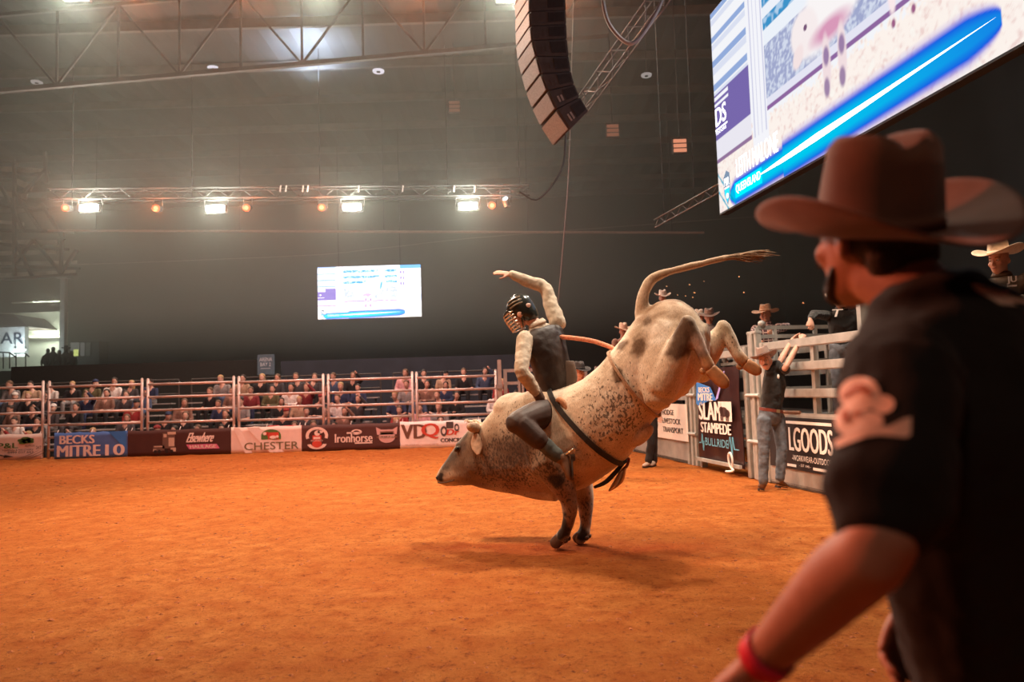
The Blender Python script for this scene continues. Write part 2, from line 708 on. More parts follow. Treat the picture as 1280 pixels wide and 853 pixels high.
# purlins: each its own piece
BLACKM = mat('black_metal', (0.035, 0.035, 0.037), 0.6, var=0.1)
STEEL_D = mat('roof_steel', (0.085, 0.082, 0.078), 0.7, var=0.2, scale=3)
for k in range(9):
    y_ = 19 + 3.0 * k
    put('purlin', MB().beam((-34, y_, 13.2), (17, y_, 13.2), 0.14, 0.3, up=(0, 0, 1)), STEEL_D, o)


def roof_truss(p0, p1, depth, bays, label, r=0.07, m=None):
    t = thing('roof_truss', label, 'truss', p0, 'steel roof trusses')
    m = m or STEEL_D
    p0, p1 = Vector(p0), Vector(p1)
    up = Vector((0, 0, depth))
    put('top_chord', MB().beam(p0 + up, p1 + up, r * 1.6, r * 1.6), m, t)
    put('bottom_chord', MB().beam(p0, p1, r * 2, r * 2), m, t)
    for k in range(bays):
        a, b = p0.lerp(p1, k / bays), p0.lerp(p1, (k + 1) / bays)
        put('web_bar', MB().beam(a, a + up, r), m, t)
        if k % 2:
            put('diagonal', MB().beam(a, b + up, r), m, t)
        else:
            put('diagonal', MB().beam(a + up, b, r), m, t)
    return t


STEEL_L = mat('roof_steel_grey', (0.075, 0.075, 0.075), 0.6, var=0.2, scale=3)
roof_truss(P(-160, 128, 20.5), P(760, 46, 20.5), 2.3, 12, 'deep steel roof truss crossing under the bright roof patch', 0.06, STEEL_L)
roof_truss(P(-120, 172, 34), P(860, 128, 34), 2.0, 14, 'dim steel roof truss far back over the stands', 0.08)
roof_truss(P(560, 60, 30), P(640, 160, 40), 1.8, 6, 'short roof truss running back behind the hung loudspeakers', 0.07)
roof_truss(P(-60, 205, 40), P(900, 212, 40), 1.2, 18, 'low steel girder across the far end of the hall', 0.06)

# lattice at the far left
LT = thing('lattice_girder', 'dense tangle of steel lattice under the roof at far left', 'girder', P(20, 340, 33))
for k, (x0, y0, x1, y1) in enumerate(((-40, 352, 96, 343), (-40, 332, 100, 336), (-40, 302, 86, 312), (-40, 287, 92, 290), (-40, 252, 60, 262), (-40, 226, 62, 216))):
    put('chord', MB().beam(P(x0, y0, 33), P(x1, y1, 33), 0.12), STEEL_D, LT)
for k, (x0, y0, x1, y1) in enumerate(((18, 345, 18, 200), (76, 343, 78, 290), (58, 230, 56, 190), (18, 330, 42, 300), (42, 300, 76, 342), (76, 342, 96, 312), (18, 300, 40, 345), (0, 230, 30, 290), (30, 240, 58, 212), (18, 240, 52, 290), (52, 255, 80, 300))):
    put('diagonal', MB().beam(P(x0, y0, 32.9), P(x1, y1, 32.9), 0.13), STEEL_D, LT)
CLAD = mat('roof_cladding', (0.42, 0.42, 0.38), 0.8, var=0.3, scale=2)
for k, (x0, y0, x1, y1, h) in enumerate(((-40, 346, 94, 340, 5), (-40, 330, 96, 328, 4), (-40, 318, 70, 315, 5), (-40, 303, 72, 303, 6), (-20, 240, 34, 246, 7), (20, 226, 40, 236, 7), (-20, 210, 55, 214, 6), (-30, 275, 30, 280, 4))):
    a, b = P(x0, y0, 34.5), P(x1, y1, 34.5)
    put('cladding_strip', MB().beam(a, b, 0.06, h * 34.5 / 900, up=(0, 0, 1)), CLAD, LT)

# horizontal pipe and a catenary wire across the hall
o = thing('hanging_pipe', None, None, P(60, 288, 30))
put('pipe', MB().tube(P(60, 288.5, 30), P(880, 291, 30), 0.05), mat('pale_pipe', (0.55, 0.45, 0.40), 0.4, var=0.1), o)
for x in (120, 300, 480, 660, 840):
    p = P(x, 289, 30)
    put('dropper', MB().tube(p, Vector((p.x, p.y, 13.4)), 0.01, 4), BLACKM, o)
tag(o, 'long pale horizontal pipe strung across the hall below the lamp truss', 'pipe')
o = put('wire', MB().path([P(-300, 345, 34), P(330, 322, 34), P(480, 310, 33.5), P(660, 292, 33), P(1240, 250, 33)], 0.02, n=5), mat('pale_pipe2', (0.3, 0.28, 0.26), 0.5), loc=P(330, 322, 34))
tag(o, 'thin sagging wire rising to the right above the small screen', 'wire')
o = put('wire', MB().path([P(718, -60, 16), P(712, 185, 16), P(706, 280, 16), P(697, 385, 16)], 0.012, n=5), mat('pale_pipe2', (0.3, 0.28, 0.26), 0.5), loc=P(712, 185, 16))
tag(o, 'thin hanging wire above the rider under the hung loudspeakers', 'wire')
o = put('cable', MB().path([P(707, 168, 13.15), P(704, 205, 13.2), P(690, 232, 13.2), P(670, 250, 13.2), P(650, 240, 13.2)], 0.018, n=5), mat('black_cable', (0.10, 0.10, 0.10), 0.5), loc=P(706, 176, 13.2))
tag(o, 'dark slack cable looping down from the bottom loudspeaker', 'cable')
o = put('cable', MB().path([P(752, -12, 11), P(758, 22, 11), P(770, 42, 11), P(785, 54, 11), P(797, 50, 11), P(812, 30, 11), P(826, 4, 11), P(832, -20, 11)], 0.032, n=6), mat('grey_cable', (0.34, 0.33, 0.34), 0.5), loc=P(752, -12, 11))
tag(o, 'thick grey cable hanging in a loop beside the lifting truss', 'cable')

# ---- stretched lifting truss right of the loudspeakers
LTR = thing('lighting_truss', 'thin aluminium box truss rising to the right beside the hung loudspeakers', 'truss', P(725, 135, 16))
ALU = mat('aluminium', (0.16, 0.15, 0.15), 0.5, metal=0.4, var=0.1)
ta, tb = P(722, 140, 16), P(830, -10, 12.5)
tdir = (tb - ta).normalized()
s1 = tdir.cross(Vector((0, 1, 0))).normalized()
s2 = tdir.cross(s1).normalized()
cor = [s1 * x * 0.14 + s2 * y * 0.14 for x, y in ((-1, -1), (1, -1), (1, 1), (-1, 1))]
for c in cor:
    put('chord', MB().tube(ta + c, tb + c, 0.018, 6), ALU, LTR)
for k in range(11):
    a, b = ta.lerp(tb, k / 11), ta.lerp(tb, (k + 1) / 11)
    put('lacing', MB().tube(a + cor[k % 4], b + cor[(k + 1) % 4], 0.012, 5), ALU, LTR)
    put('lacing', MB().tube(a + cor[(k + 2) % 4], b + cor[(k + 3) % 4], 0.012, 5), ALU, LTR)
LT2 = thing('lattice_truss', 'thin dark lattice truss poking out from behind the big screen', 'truss', P(820, 279, 15))
ta, tb = P(818, 280, 16), P(905, 232, 14.5)
for c in (Vector((0, 0, 0.09)), Vector((0, 0, -0.09))):
    put('chord', MB().tube(ta + c, tb + c, 0.016, 6), ALU, LT2)
for k in range(12):
    a, b = ta.lerp(tb, k / 12), ta.lerp(tb, (k + 1) / 12)
    put('lacing', MB().tube(a + Vector((0, 0, 0.09 if k % 2 else -0.09)), b + Vector((0, 0, -0.09 if k % 2 else 0.09)), 0.011, 5), ALU, LT2)

for tt in (0.15, 0.6):
    q = ta.lerp(tb, tt)
    put('hoist_chain', MB().tube(q, Vector((q.x, q.y, 13.4)), 0.008, 4), BLACKM, LT2)
# ================================================================== LAMPS IN VIEW
TRY = 24.0
TR = thing('lamp_truss', 'long dark horizontal truss carrying the white and orange stage lamps', 'truss', P(70, 255, TRY))
for dy, dz in ((0, 0), (0.35, 0), (0, 0.35), (0.35, 0.35)):
    a, b = P(60, 249, TRY), P(662, 244, TRY)
    put('chord', MB().tube(a + Vector((0, dy, dz)), b + Vector((0, dy, dz)), 0.03, 6), BLACKM, TR)
for k in range(40):
    a, b = P(60, 249, TRY).lerp(P(662, 244, TRY), k / 40), P(60, 249, TRY).lerp(P(662, 244, TRY), (k + 1) / 40)
    z0, z1 = (0, 0.35) if k % 2 else (0.35, 0)
    put('lacing', MB().tube(a + Vector((0, 0, z0)), b + Vector((0, 0, z1)), 0.014, 5), BLACKM, TR)
for k, x in enumerate((350, 357, 378, 384, 448, 503, 567, 593)):
    p = P(x, 240, TRY - 0.05)
    put('clamp', MB().tube(p, p + Vector((0.03, 0, 0.22)), 0.025, 6), mat('bright_clamp', (0.8, 0.8, 0.8), 0.3, metal=0.5), TR)

for x in (90, 240, 400, 560, 650):
    p = P(x, 247, TRY + 0.17)
    put('hoist_chain', MB().tube(p, Vector((p.x, p.y, 13.4)), 0.015, 5), BLACKM, TR)
WHITE_LENS = glow('white_lens', (1.0, 0.97, 0.88), 14)
ORANGE_LENS = glow('orange_lens', (1.0, 0.11, 0.02), 2.6)
ORANGE_CORE = glow('orange_core', (1.0, 0.50, 0.26), 1.7)


def led_panel(px, py, Y, w, h, label, e):
    c = P(px, py, Y)
    t = thing('stage_lamp', label, 'lamp', c, 'white stage lamps')
    put('housing', MB().box(c + Vector((0, 0.08, 0)), (w + 0.1, 0.14, h + 0.1)), BLACKM, t, bevel=0.015)
    put('lens', MB().box(c + Vector((0, 0.0, 0)), (w, 0.02, h)), WHITE_LENS, t)
    y = MB()
    for s in (-1, 1):
        y.beam(c + Vector((s * (w / 2 + 0.09), 0.08, 0)), c + Vector((s * (w / 2 + 0.09), 0.08, h / 2 + 0.22)), 0.03, 0.04)
    y.beam(c + Vector((-(w / 2 + 0.09), 0.08, h / 2 + 0.22)), c + Vector(((w / 2 + 0.09), 0.08, h / 2 + 0.22)), 0.03, 0.04)
    put('yoke', voxel(y, 0.014, 0), BLACKM, t)
    lamp('panel_light', 'POINT', c + Vector((0, -0.12, 0)), None, e, (0.97, 1.0, 0.84), size=0.08)


def par_can(px, py, Y, r, label, e, tilt=0.0):
    c = P(px, py, Y)
    t = thing('par_can', label, 'lamp', c, 'orange stage lamps')
    d = Vector((tilt, -1, -0.15)).normalized()
    put('housing', MB().tube(c + d * -0.34, c, r * 0.8, 16, r * 1.12), BLACKM, t)
    put('lens', MB().tube(c, c + d * 0.02, r, 18), ORANGE_LENS, t)
    put('lamp_core', MB().tube(c + d * 0.02, c + d * 0.03, r * 0.62, 14), ORANGE_CORE, t)
    y = MB()
    for s in (-1, 1):
        y.beam(c + Vector((s * r * 1.2, 0.12, 0)), c + Vector((s * r * 1.2, 0.12, 0.37)), 0.025, 0.03)
    y.beam(c + Vector((-r * 1.25, 0.12, 0.37)), c + Vector((r * 1.25, 0.12, 0.37)), 0.03, 0.035)
    put('yoke', voxel(y, 0.012, 0), BLACKM, t)
    lamp('par_light', 'POINT', c + d * 0.12, None, e, (1.0, 0.26, 0.10), size=0.07)


for px, py, lb in ((111, 260, 'leftmost white led panel lamp on the far truss'), (269, 261, 'second white led panel lamp from the left on the far truss'), (440, 259, 'white led panel lamp above the small far screen'), (585, 257.5, 'white led panel lamp near the right end of the far truss')):
    led_panel(px, py, TRY - 0.10, 0.62, 0.19, lb, 500)
for px, py, lb in ((82, 260, 'leftmost orange par lamp on the far truss'), (195, 260.5, 'orange par lamp between the two left white panels'), (308, 260, 'orange par lamp right of the second white panel'), (402, 259.5, 'orange par lamp left of the white panel over the small screen'), (615, 257, 'orange par lamp at the right end of the far truss')):
    par_can(px, py, TRY - 0.12, 0.12, lb, 170, 0.1)

# lamps half cut by the top of the picture
for px, py, Y, w, h, lb in ((95, -6, 17, 0.55, 0.2, 'white stage lamp at the upper left edge of the picture'), (398, -12, 17, 0.5, 0.2, 'white stage lamp over the bright roof patch'), (637, -5, 17, 0.62, 0.22, 'brightest white stage lamp at the top beside the hung loudspeakers')):
    led_panel(px, py, Y, w, h, lb, 1000)
for px, py, lb in ((172, -11, 'orange stage lamp at the top beside the left white lamp'), (322, -16, 'orange stage lamp at the top left of the roof patch'), (520, -12, 'orange stage lamp at the top between two white lamps'), (692, -12, 'orange stage lamp at the top above the hung loudspeakers')):
    par_can(px, py, 17, 0.13, lb, 420, 0.0)

# small moving head with its beam
c = P(632, 250, TRY)
t = thing('moving_head', 'small bright moving head lamp throwing a thin pale beam upward', 'lamp', c)
bd = (P(575, 70, 24) - c).normalized()
put('head', MB().tube(c - bd * 0.25, c, 0.11, 14, 0.13), BLACKM, t)
put('lens', MB().tube(c, c + bd * 0.02, 0.09, 14).ball(c + Vector((0, -0.05, 0)), 0.085), glow('moving_lens', (0.8, 0.92, 1.0), 14), t)
put('yoke', voxel(MB().beam(c + Vector((0.17, 0, -0.1)), c + Vector((0.17, 0, 0.3)), 0.04).beam(c + Vector((-0.17, 0, -0.1)), c + Vector((-0.17, 0, 0.3)), 0.04).beam(c + Vector((-0.19, 0, 0.3)), c + Vector((0.19, 0, 0.3)), 0.04), 0.014, 0), BLACKM, t)
lamp('beam_light', 'SPOT', c + bd * 0.05, c + bd * 10, 2600, (0.75, 0.88, 1.0), size=0.04, angle=5, blend=0.3)

# ring lamps under the roof
RING = glow('ring_glow', (0.9, 0.88, 0.98), 0.85)
for px, py, Y, lb, r in ((473, 89, 25, 'pale ring lamp under the roof, brightest, right of the roof patch', 0.2), (267, 85.5, 25, 'pale ring lamp under the roof left of the roof patch', 0.2), (46, 103, 25, 'faint ring lamp under the roof at far left', 0.18), (808, 94, 22, 'faint ring lamp right of the hung loudspeakers', 0.16)):
    c = P(px, py, Y)
    t = thing('ring_lamp', lb, 'lamp', c, 'ring lamps under the roof')
    mbr = MB()
    ring = []
    for k in range(24):
        a = 2 * PI * k / 24
        ring.append([c + Vector((math.cos(a) * q, math.sin(a) * q, z)) for q, z in ((r * 0.45, -0.03), (r, -0.03), (r * 1.05, 0.02), (r * 0.45, 0.02))])
    for k in range(24):
        A, B = ring[k], ring[(k + 1) % 24]
        for i in range(4):
            mbr.add([A[i], A[(i + 1) % 4], B[(i + 1) % 4], B[i]], [(0, 1, 2, 3)])
    put('ring_diffuser', mbr, RING if 'faint' not in lb else glow('ring_glow_dim', (0.9, 0.8, 0.75), 0.32), t)
    put('hub', MB().tube(c + Vector((0, 0, -0.04)), c + Vector((0, 0, 0.12)), r * 0.35, 12), BLACKM, t)
    put('stem', MB().tube(c + Vector((0, 0, 0.1)), Vector((c.x, c.y, 13.4)), 0.012, 5), BLACKM, t)

# infrared heaters: three glowing bars each
for px, py, Y, lb, g in ((850, 182, 20, 'glowing three-bar heater left of the big screen', 0.75), (766, 163, 22, 'dim three-bar heater below right of the hung loudspeakers', 0.2), (568, 133, 24, 'faint three-bar heater high above the moving head lamp', 0.12)):
    c = P(px, py, Y)
    t = thing('wall_heater', lb, 'heater', c, 'three-bar heaters')
    put('back_plate', MB().box(c + Vector((0, 0.06, 0)), (0.42, 0.06, 0.46)), BLACKM, t)
    for k in (-1, 0, 1):
        put('heating_bar', MB().box(c + Vector((0, 0, k * 0.135)), (0.36, 0.05, 0.09)), glow('heater_%.2f' % g, (1.0, 0.36, 0.20), g), t)
    put('hanger', MB().tube(c + Vector((0, 0.06, 0.2)), Vector((c.x, c.y + 0.06, 13.4)), 0.012, 5), BLACKM, t)

# unseen lamp added under the roof to brighten the pale roof patch
lamp('roof_wash', 'SPOT', (P(385, 40, 24).x, 24.0, 12.2), (P(385, 40, 24).x, 24.1, 13.4), 1100, (0.64, 0.78, 1.0), size=0.2, angle=150, blend=0.7)

# ================================================================== HUNG LOUDSPEAKERS
CABM = mat('cabinet_grey', (0.10, 0.092, 0.090), 0.6, var=0.15, scale=8, bump=0.2)
CABD = mat('cabinet_dark', (0.045, 0.042, 0.042), 0.6, var=0.15)
GRILLE = mat('grille_pale', (0.42, 0.40, 0.38), 0.5, var=0.2, scale=40, bump=0.4, bscale=150)
ARR = thing('line_array', 'curved hanging column of grey loudspeaker cabinets, lowest one pale', 'loudspeaker', P(690, 60, 13))
# front-edge line and rear-edge line of the side faces (pixels), top to bottom
front = [(662, -42), (662, -22), (663, -4), (663, 14), (664, 32), (666, 50), (671, 70), (677, 92), (685, 113), (696, 136), (713, 162)]
rear = [(706, -44), (706, -24), (707, -6), (708, 12), (708, 30), (709, 48), (711, 70), (714, 89), (718, 105), (725, 121), (736, 139)]
YA = 13.0
for k in range(10):
    f0, f1, r0, r1 = (P(*front[k], YA), P(*front[k + 1], YA), P(*rear[k], YA), P(*rear[k + 1], YA))
    g = 0.012
    f0, f1 = f0.lerp(f1, g * 2), f1.lerp(f0, g * 2)
    r0, r1 = r0.lerp(r1, g * 2), r1.lerp(r0, g * 2)
    dep = Vector((-0.27, 0.62, -0.10))
    cab = put('cabinet', MB().prism([f0, f1, r1, r0], dep), CABM if k < 9 else mat('cabinet_low', (0.10, 0.09, 0.09), 0.6), ARR, bevel=0.012)
    # grille on the front, handles and rigging on the side
    fo = (f0 - r0).normalized() * 0.012
    put('grille', MB().prism([f0.lerp(f1, .06) + fo + dep * 0.04, f1.lerp(f0, .06) + fo + dep * 0.04, f1.lerp(f0, .06) + fo + dep * 0.96, f0.lerp(f1, .06) + fo + dep * 0.96], fo), GRILLE, cab)
    sd = Vector((0.0, -0.006, 0))
    q = lambda a, b: (f0.lerp(f1, b)).lerp(r0.lerp(r1, b), a)
    put('side_panel', MB().prism([q(.48, .16) + sd, q(.48, .84) + sd, q(.93, .84) + sd, q(.93, .16) + sd], sd), CABD, cab)
    for aa in (0.2, 0.33):
        put('handle', MB().prism([q(aa, .42) + sd, q(aa, .78) + sd, q(aa + .07, .78) + sd, q(aa + .07, .42) + sd], sd), GRILLE if k > 7 else CABM, cab)
put('rigging_chain', MB().tube(P(686, -44, 13.2), P(688, -260, 13.2), 0.03, 6), BLACKM, ARR)

# ================================================================== SCREENS
def picture_mesh():
    "the live picture, 2:1, drawn per vertex"
    W, H = 420, 210
    u, v = np.meshgrid(np.linspace(0, 1, W + 1), np.linspace(0, 1, H + 1))
    rng = np.random.default_rng(4)

    def blur(a, n):
        for _ in range(n):
            a = (a + np.roll(a, 1, 0) + np.roll(a, -1, 0) + np.roll(a, 1, 1) + np.roll(a, -1, 1)) / 5
        return a
    nz = blur(rng.random(u.shape), 2)
    nz = (nz - nz.mean()) / nz.std()
    nz2 = blur(rng.random(u.shape), 8)
    nz2 = (nz2 - nz2.mean()) / nz2.std()
    img = np.ones(u.shape + (3,)) * np.array((0.92, 0.93, 0.97))

    def fill(mask, col, a=1.0):
        m = (mask * a)[..., None] if not isinstance(mask, float) else mask
        img[:] = img * (1 - m) + np.array(col) * m

    def box(u0, v0, u1, v1, col, a=1.0):
        fill(((u >= u0) & (u <= u1) & (v >= v0) & (v <= v1)).astype(float), col, a)

    def ell(cu, cv, ru, rv, col, a=1.0, rot=0.0, soft=0.0):
        du, dv = (u - cu) * 2, v - cv
        x = du * math.cos(rot) + dv * math.sin(rot)
        y = -du * math.sin(rot) + dv * math.cos(rot)
        d = np.sqrt((x / (ru * 2)) ** 2 + (y / rv) ** 2)
        m = np.clip((1 - d) / max(soft, 0.02), 0, 1)
        fill(m, col, a)
    # ground
    sand = np.clip((0.30 + 0.012 * nz - v) / 0.01, 0, 1)
    fill(sand, (1.0, 0.91, 0.85))
    fill(sand * np.clip(nz2 * 0.6, 0, 1), (0.93, 0.70, 0.66), 0.5)
    fill(sand * np.clip(nz * 0.6 + nz2 * 0.35 - 0.25, 0, 1), (0.76, 0.46, 0.44), 0.5)
    fill(sand * np.clip(nz2 - 0.6, 0, 1), (1, 0.98, 0.92), 0.8)
    # left fence bay
    for vv in (0.985, 0.86, 0.74, 0.62):
        box(0.0, vv - 0.012, 0.175, vv + 0.02, (0.30, 0.42, 0.72))
        box(0.0, vv - 0.05, 0.175, vv - 0.02, (0.72, 0.76, 0.90))
    box(0.0, 0.30, 0.178, 0.585, (0.19, 0.14, 0.42))
    box(0.0, 0.555, 0.075, 0.572, (0.95, 0.95, 1))
    box(0.0, 0.525, 0.075, 0.540, (0.95, 0.95, 1))
    box(0.0, 0.26, 0.178, 0.36, (0.84, 0.82, 0.90))
    box(0.0, 0.245, 0.178, 0.262, (0.30, 0.18, 0.34))
    # white double post
    box(0.182, 0.20, 0.25, 1.0, (0.93, 0.93, 0.98))
    for uu in (0.19, 0.205, 0.222, 0.24):
        box(uu, 0.24, uu + 0.004, 1.0, (0.62, 0.63, 0.80))
    # gate bay behind the animal
    box(0.25, 0.33, 0.77, 1.0, (0.86, 0.90, 0.97))
    for vv in (0.90, 0.79, 0.69):
        box(0.25, vv - 0.028, 0.77, vv + 0.028, (0.05, 0.30, 0.60))
        fill(((u > 0.25) & (u < 0.77) & (abs(v - vv) < 0.028)) * np.clip(nz2, 0, 1), (0.55, 0.72, 0.90), 0.8)
    box(0.25, 0.33, 0.77, 0.60, (0.36, 0.40, 0.62))
    fill(((u > 0.25) & (u < 0.77) & (v > 0.33) & (v < 0.6)) * np.clip(nz * 0.6 + 0.3, 0, 1), (0.74, 0.80, 0.92), 0.8)
    box(0.25, 0.335, 0.77, 0.37, (0.80, 0.80, 0.92))
    box(0.25, 0.315, 0.77, 0.335, (0.28, 0.14, 0.36))
    # right bay
    box(0.775, 0.3, 1.0, 1.0, (0.95, 0.95, 1.0))
    box(0.80, 0.93, 1.0, 1.0, (0.10, 0.36, 0.66))
    for vv in (0.86, 0.75, 0.64):
        box(0.80, vv - 0.03, 0.815, vv + 0.03, (0.22, 0.16, 0.50))
        box(0.825, vv - 0.03, 0.84, vv + 0.03, (0.22, 0.16, 0.50))
    box(0.88, 0.30, 1.0, 0.44, (0.62, 0.68, 0.84))
    # animal and rider, pale and burnt out
    ell(0.52, 0.58, 0.17, 0.17, (0.97, 0.93, 0.93), rot=0.5, soft=0.2)
    ell(0.40, 0.50, 0.055, 0.10, (0.95, 0.86, 0.86), rot=-0.9, soft=0.2)
    ell(0.375, 0.43, 0.020, 0.055, (0.93, 0.78, 0.78), rot=-0.6, soft=0.3)
    ell(0.48, 0.44, 0.075, 0.055, (0.66, 0.22, 0.42), 0.85, soft=0.6)
    ell(0.405, 0.52, 0.006, 0.012, (0.2, 0.1, 0.2))
    for uu in (0.465, 0.512):
        ell(uu, 0.32, 0.015, 0.13, (0.90, 0.74, 0.76), soft=0.3)
        ell(uu, 0.35, 0.011, 0.045, (0.34, 0.22, 0.40), soft=0.4)
        ell(uu - 0.003, 0.235, 0.011, 0.045, (0.36, 0.24, 0.40), soft=0.4)
    ell(0.62, 0.88, 0.035, 0.09, (0.98, 0.97, 1.0), soft=0.2)
    ell(0.63, 0.72, 0.03, 0.12, (0.98, 0.97, 1.0), soft=0.2)
    ell(0.615, 0.62, 0.012, 0.10, (0.05, 0.34, 0.60), rot=-0.2, soft=0.3)
    for uu in (0.645, 0.69):
        ell(uu, 0.42, 0.012, 0.13, (0.98, 0.82, 0.84), soft=0.3)
        ell(uu, 0.285, 0.006, 0.018, (0.35, 0.12, 0.25), soft=0.4)
    # name swoosh
    L = np.clip((u - 0.055) / 0.03, 0, 1) * np.clip((0.845 - u) / 0.06, 0, 1) ** 0.6
    cv = 0.052 + 0.05 * u
    hw = 0.088 * np.sqrt(np.clip(L, 0, 1)) * np.where(u < 0.30, 0.72, 1.0 - 0.25 * u)
    d = np.abs(v - cv) / np.maximum(hw, 1e-3)
    fill(np.clip((1.30 - d) / 0.35, 0, 1) * (L > 0), (0.30, 0.20, 0.75), 0.45)
    fill(np.clip((1.05 - d) / 0.30, 0, 1) * (L > 0), (0.01, 0.10, 0.78))
    fill(np.clip((0.80 - d) / 0.45, 0, 1) * np.clip((0.62 - abs(u - 0.30)) / 0.5, 0, 1) ** 0.7 * (L > 0), (0.0, 0.60, 0.88))
    # corner lines
    for k in (0.0, 0.085):
        fill((np.abs((v - 0.19 + k) + u * 2.2) < 0.006).astype(float) * (u < 0.09), (0.0, 0.40, 0.60))
    n = (W + 1) * (H + 1)
    co = np.stack([u.ravel(), np.zeros(n), v.ravel()], 1)
    fs = []
    for j in range(H):
        b = j * (W + 1)
        fs += [(b + i, b + i + 1, b + W + 2 + i, b + W + 1 + i) for i in range(W)]
    me = bpy.data.meshes.new('picture')
    me.from_pydata([tuple(c) for c in co], [], fs)
    a = me.color_attributes.new('tint', 'FLOAT_COLOR', 'POINT')
    a.data.foreach_set('color', np.concatenate([img.reshape(-1, 3), np.ones((n, 1))], 1).astype('f').ravel())
    return me


PIC = picture_mesh()


def screen(corner, across, height, label, strength, detail):
    corner, across = Vector(corner), Vector(across)
    w = across.length
    ux = across.normalized()
    nrm = ux.cross(Vector((0, 0, 1))).normalized()     # towards the viewers
    t = thing('led_screen', label, 'screen', corner)
    B = Board(corner, across, Vector((0, 0, height)), nrm)
    put('case', MB().prism([B.at(-0.004, -0.006, -0.015), B.at(1.004, -0.006, -0.015), B.at(1.004, 1.006, -0.015), B.at(-0.004, 1.006, -0.015)], nrm * -0.16), BLACKM, t)
    pm = PIC.copy()
    pm.materials.clear()
    pm.materials.append(glow('screen_%s' % strength, (1, 1, 1), strength, attr='tint'))
    o = bpy.data.objects.new('picture', pm)
    COL.objects.link(o)
    o.parent = t
    o.matrix_local = Matrix((((across.x), -nrm.x, 0, 0), (across.y, -nrm.y, 0, 0), (0, 0, height, 0), (0, 0, 0, 1)))
    for k in (0.2, 0.8):
        p = B.at(k, 1.0, -0.09)
        put('hanging_cable', MB().tube(p, Vector((p.x, p.y, 13.4)), 0.012, 5), BLACKM, t)
    WT = glow('screen_white', (1, 1, 1), strength)
    BL = glow('screen_cyan', (0.0, 0.42, 0.85), strength)
    n = 0.006 if detail else 0.02
    put('name_lettering', B.text(MB(), 'LEITH MALONE', 0.098, 0.285, 0.118, 0.205, n, weight=0.0002), WT, t, fix=False)
    put('place_label', B.rect(MB(), 0.086, 0.028, 0.212, 0.098, n * 0.5), BL, t)
    put('place_lettering', B.text(MB(), 'QUEENSLAND', 0.092, 0.207, 0.042, 0.086, n * 1.6, weight=0.0001), WT, t, fix=False)
    put('streak', B.poly(MB(), ((0.205, 0.066), (0.30, 0.062), (0.42, 0.066), (0.836, 0.103), (0.42, 0.094), (0.30, 0.082), (0.205, 0.071)), n * 0.6), WT, t)
    # shield
    sh = [(0.030, 0.155), (0.046, 0.185), (0.062, 0.165), (0.0625, 0.07), (0.047, 0.018), (0.031, 0.075)]
    put('shield', B.poly(MB(), sh, n), glow('shield_dark', (0.10, 0.14, 0.20), strength), t)
    put('shield_face', B.poly(MB(), [(0.033, 0.105), (0.060, 0.108), (0.059, 0.075), (0.047, 0.03), (0.034, 0.078)], n + 0.003), glow('shield_blue', (0.02, 0.40, 0.62), strength), t)
    put('shield_lettering', B.text(MB(), 'PBR', 0.0335, 0.0595, 0.112, 0.150, n + 0.004, weight=0.0004), WT, t, fix=False)
    put('shield_ball', B.ellipse(MB(), 0.0475, 0.062, 0.006, 0.013, n + 0.006), WT, t)
    put('shield_stripe', B.rect(MB(), 0.0335, 0.098, 0.0595, 0.106, n + 0.006), glow('shield_red', (0.8, 0.5, 0.45), strength), t)
    put('sign_lettering', B.text(MB(), 'DS', 0.004, 0.060, 0.425, 0.515, n, weight=0.002) if detail else B.rect(MB(), 0.02, 0.45, 0.035, 0.47, n), WT, t, fix=False)
    put('sign_bar', B.rect(MB(), 0.0, 0.405, 0.065, 0.413, n).add([], []) if True else None, WT, t)
    if detail:
        put('small_lettering', B.text(MB(), 'TDOORS', 0.0, 0.058, 0.385, 0.400, n, weight=0.0004), WT, t, fix=False)
    return t


# far small screen on the end wall side
a = P(397.5, 399.5, 30)
b = P(527, 397.5, 30)
screen(a, (b.x - a.x, 0, 0), 66 * 30 / 900, 'small bright screen hanging at the far end of the hall', 2.2, False)
# big screen over the chutes
a = P(900, 267, 14.0)
ddir = Vector((0.155, -1, 0)).normalized()
BS = screen(a, ddir * 8.05, 4.05, 'huge tilted-looking bright screen over the chutes at upper right', 0.98, True)

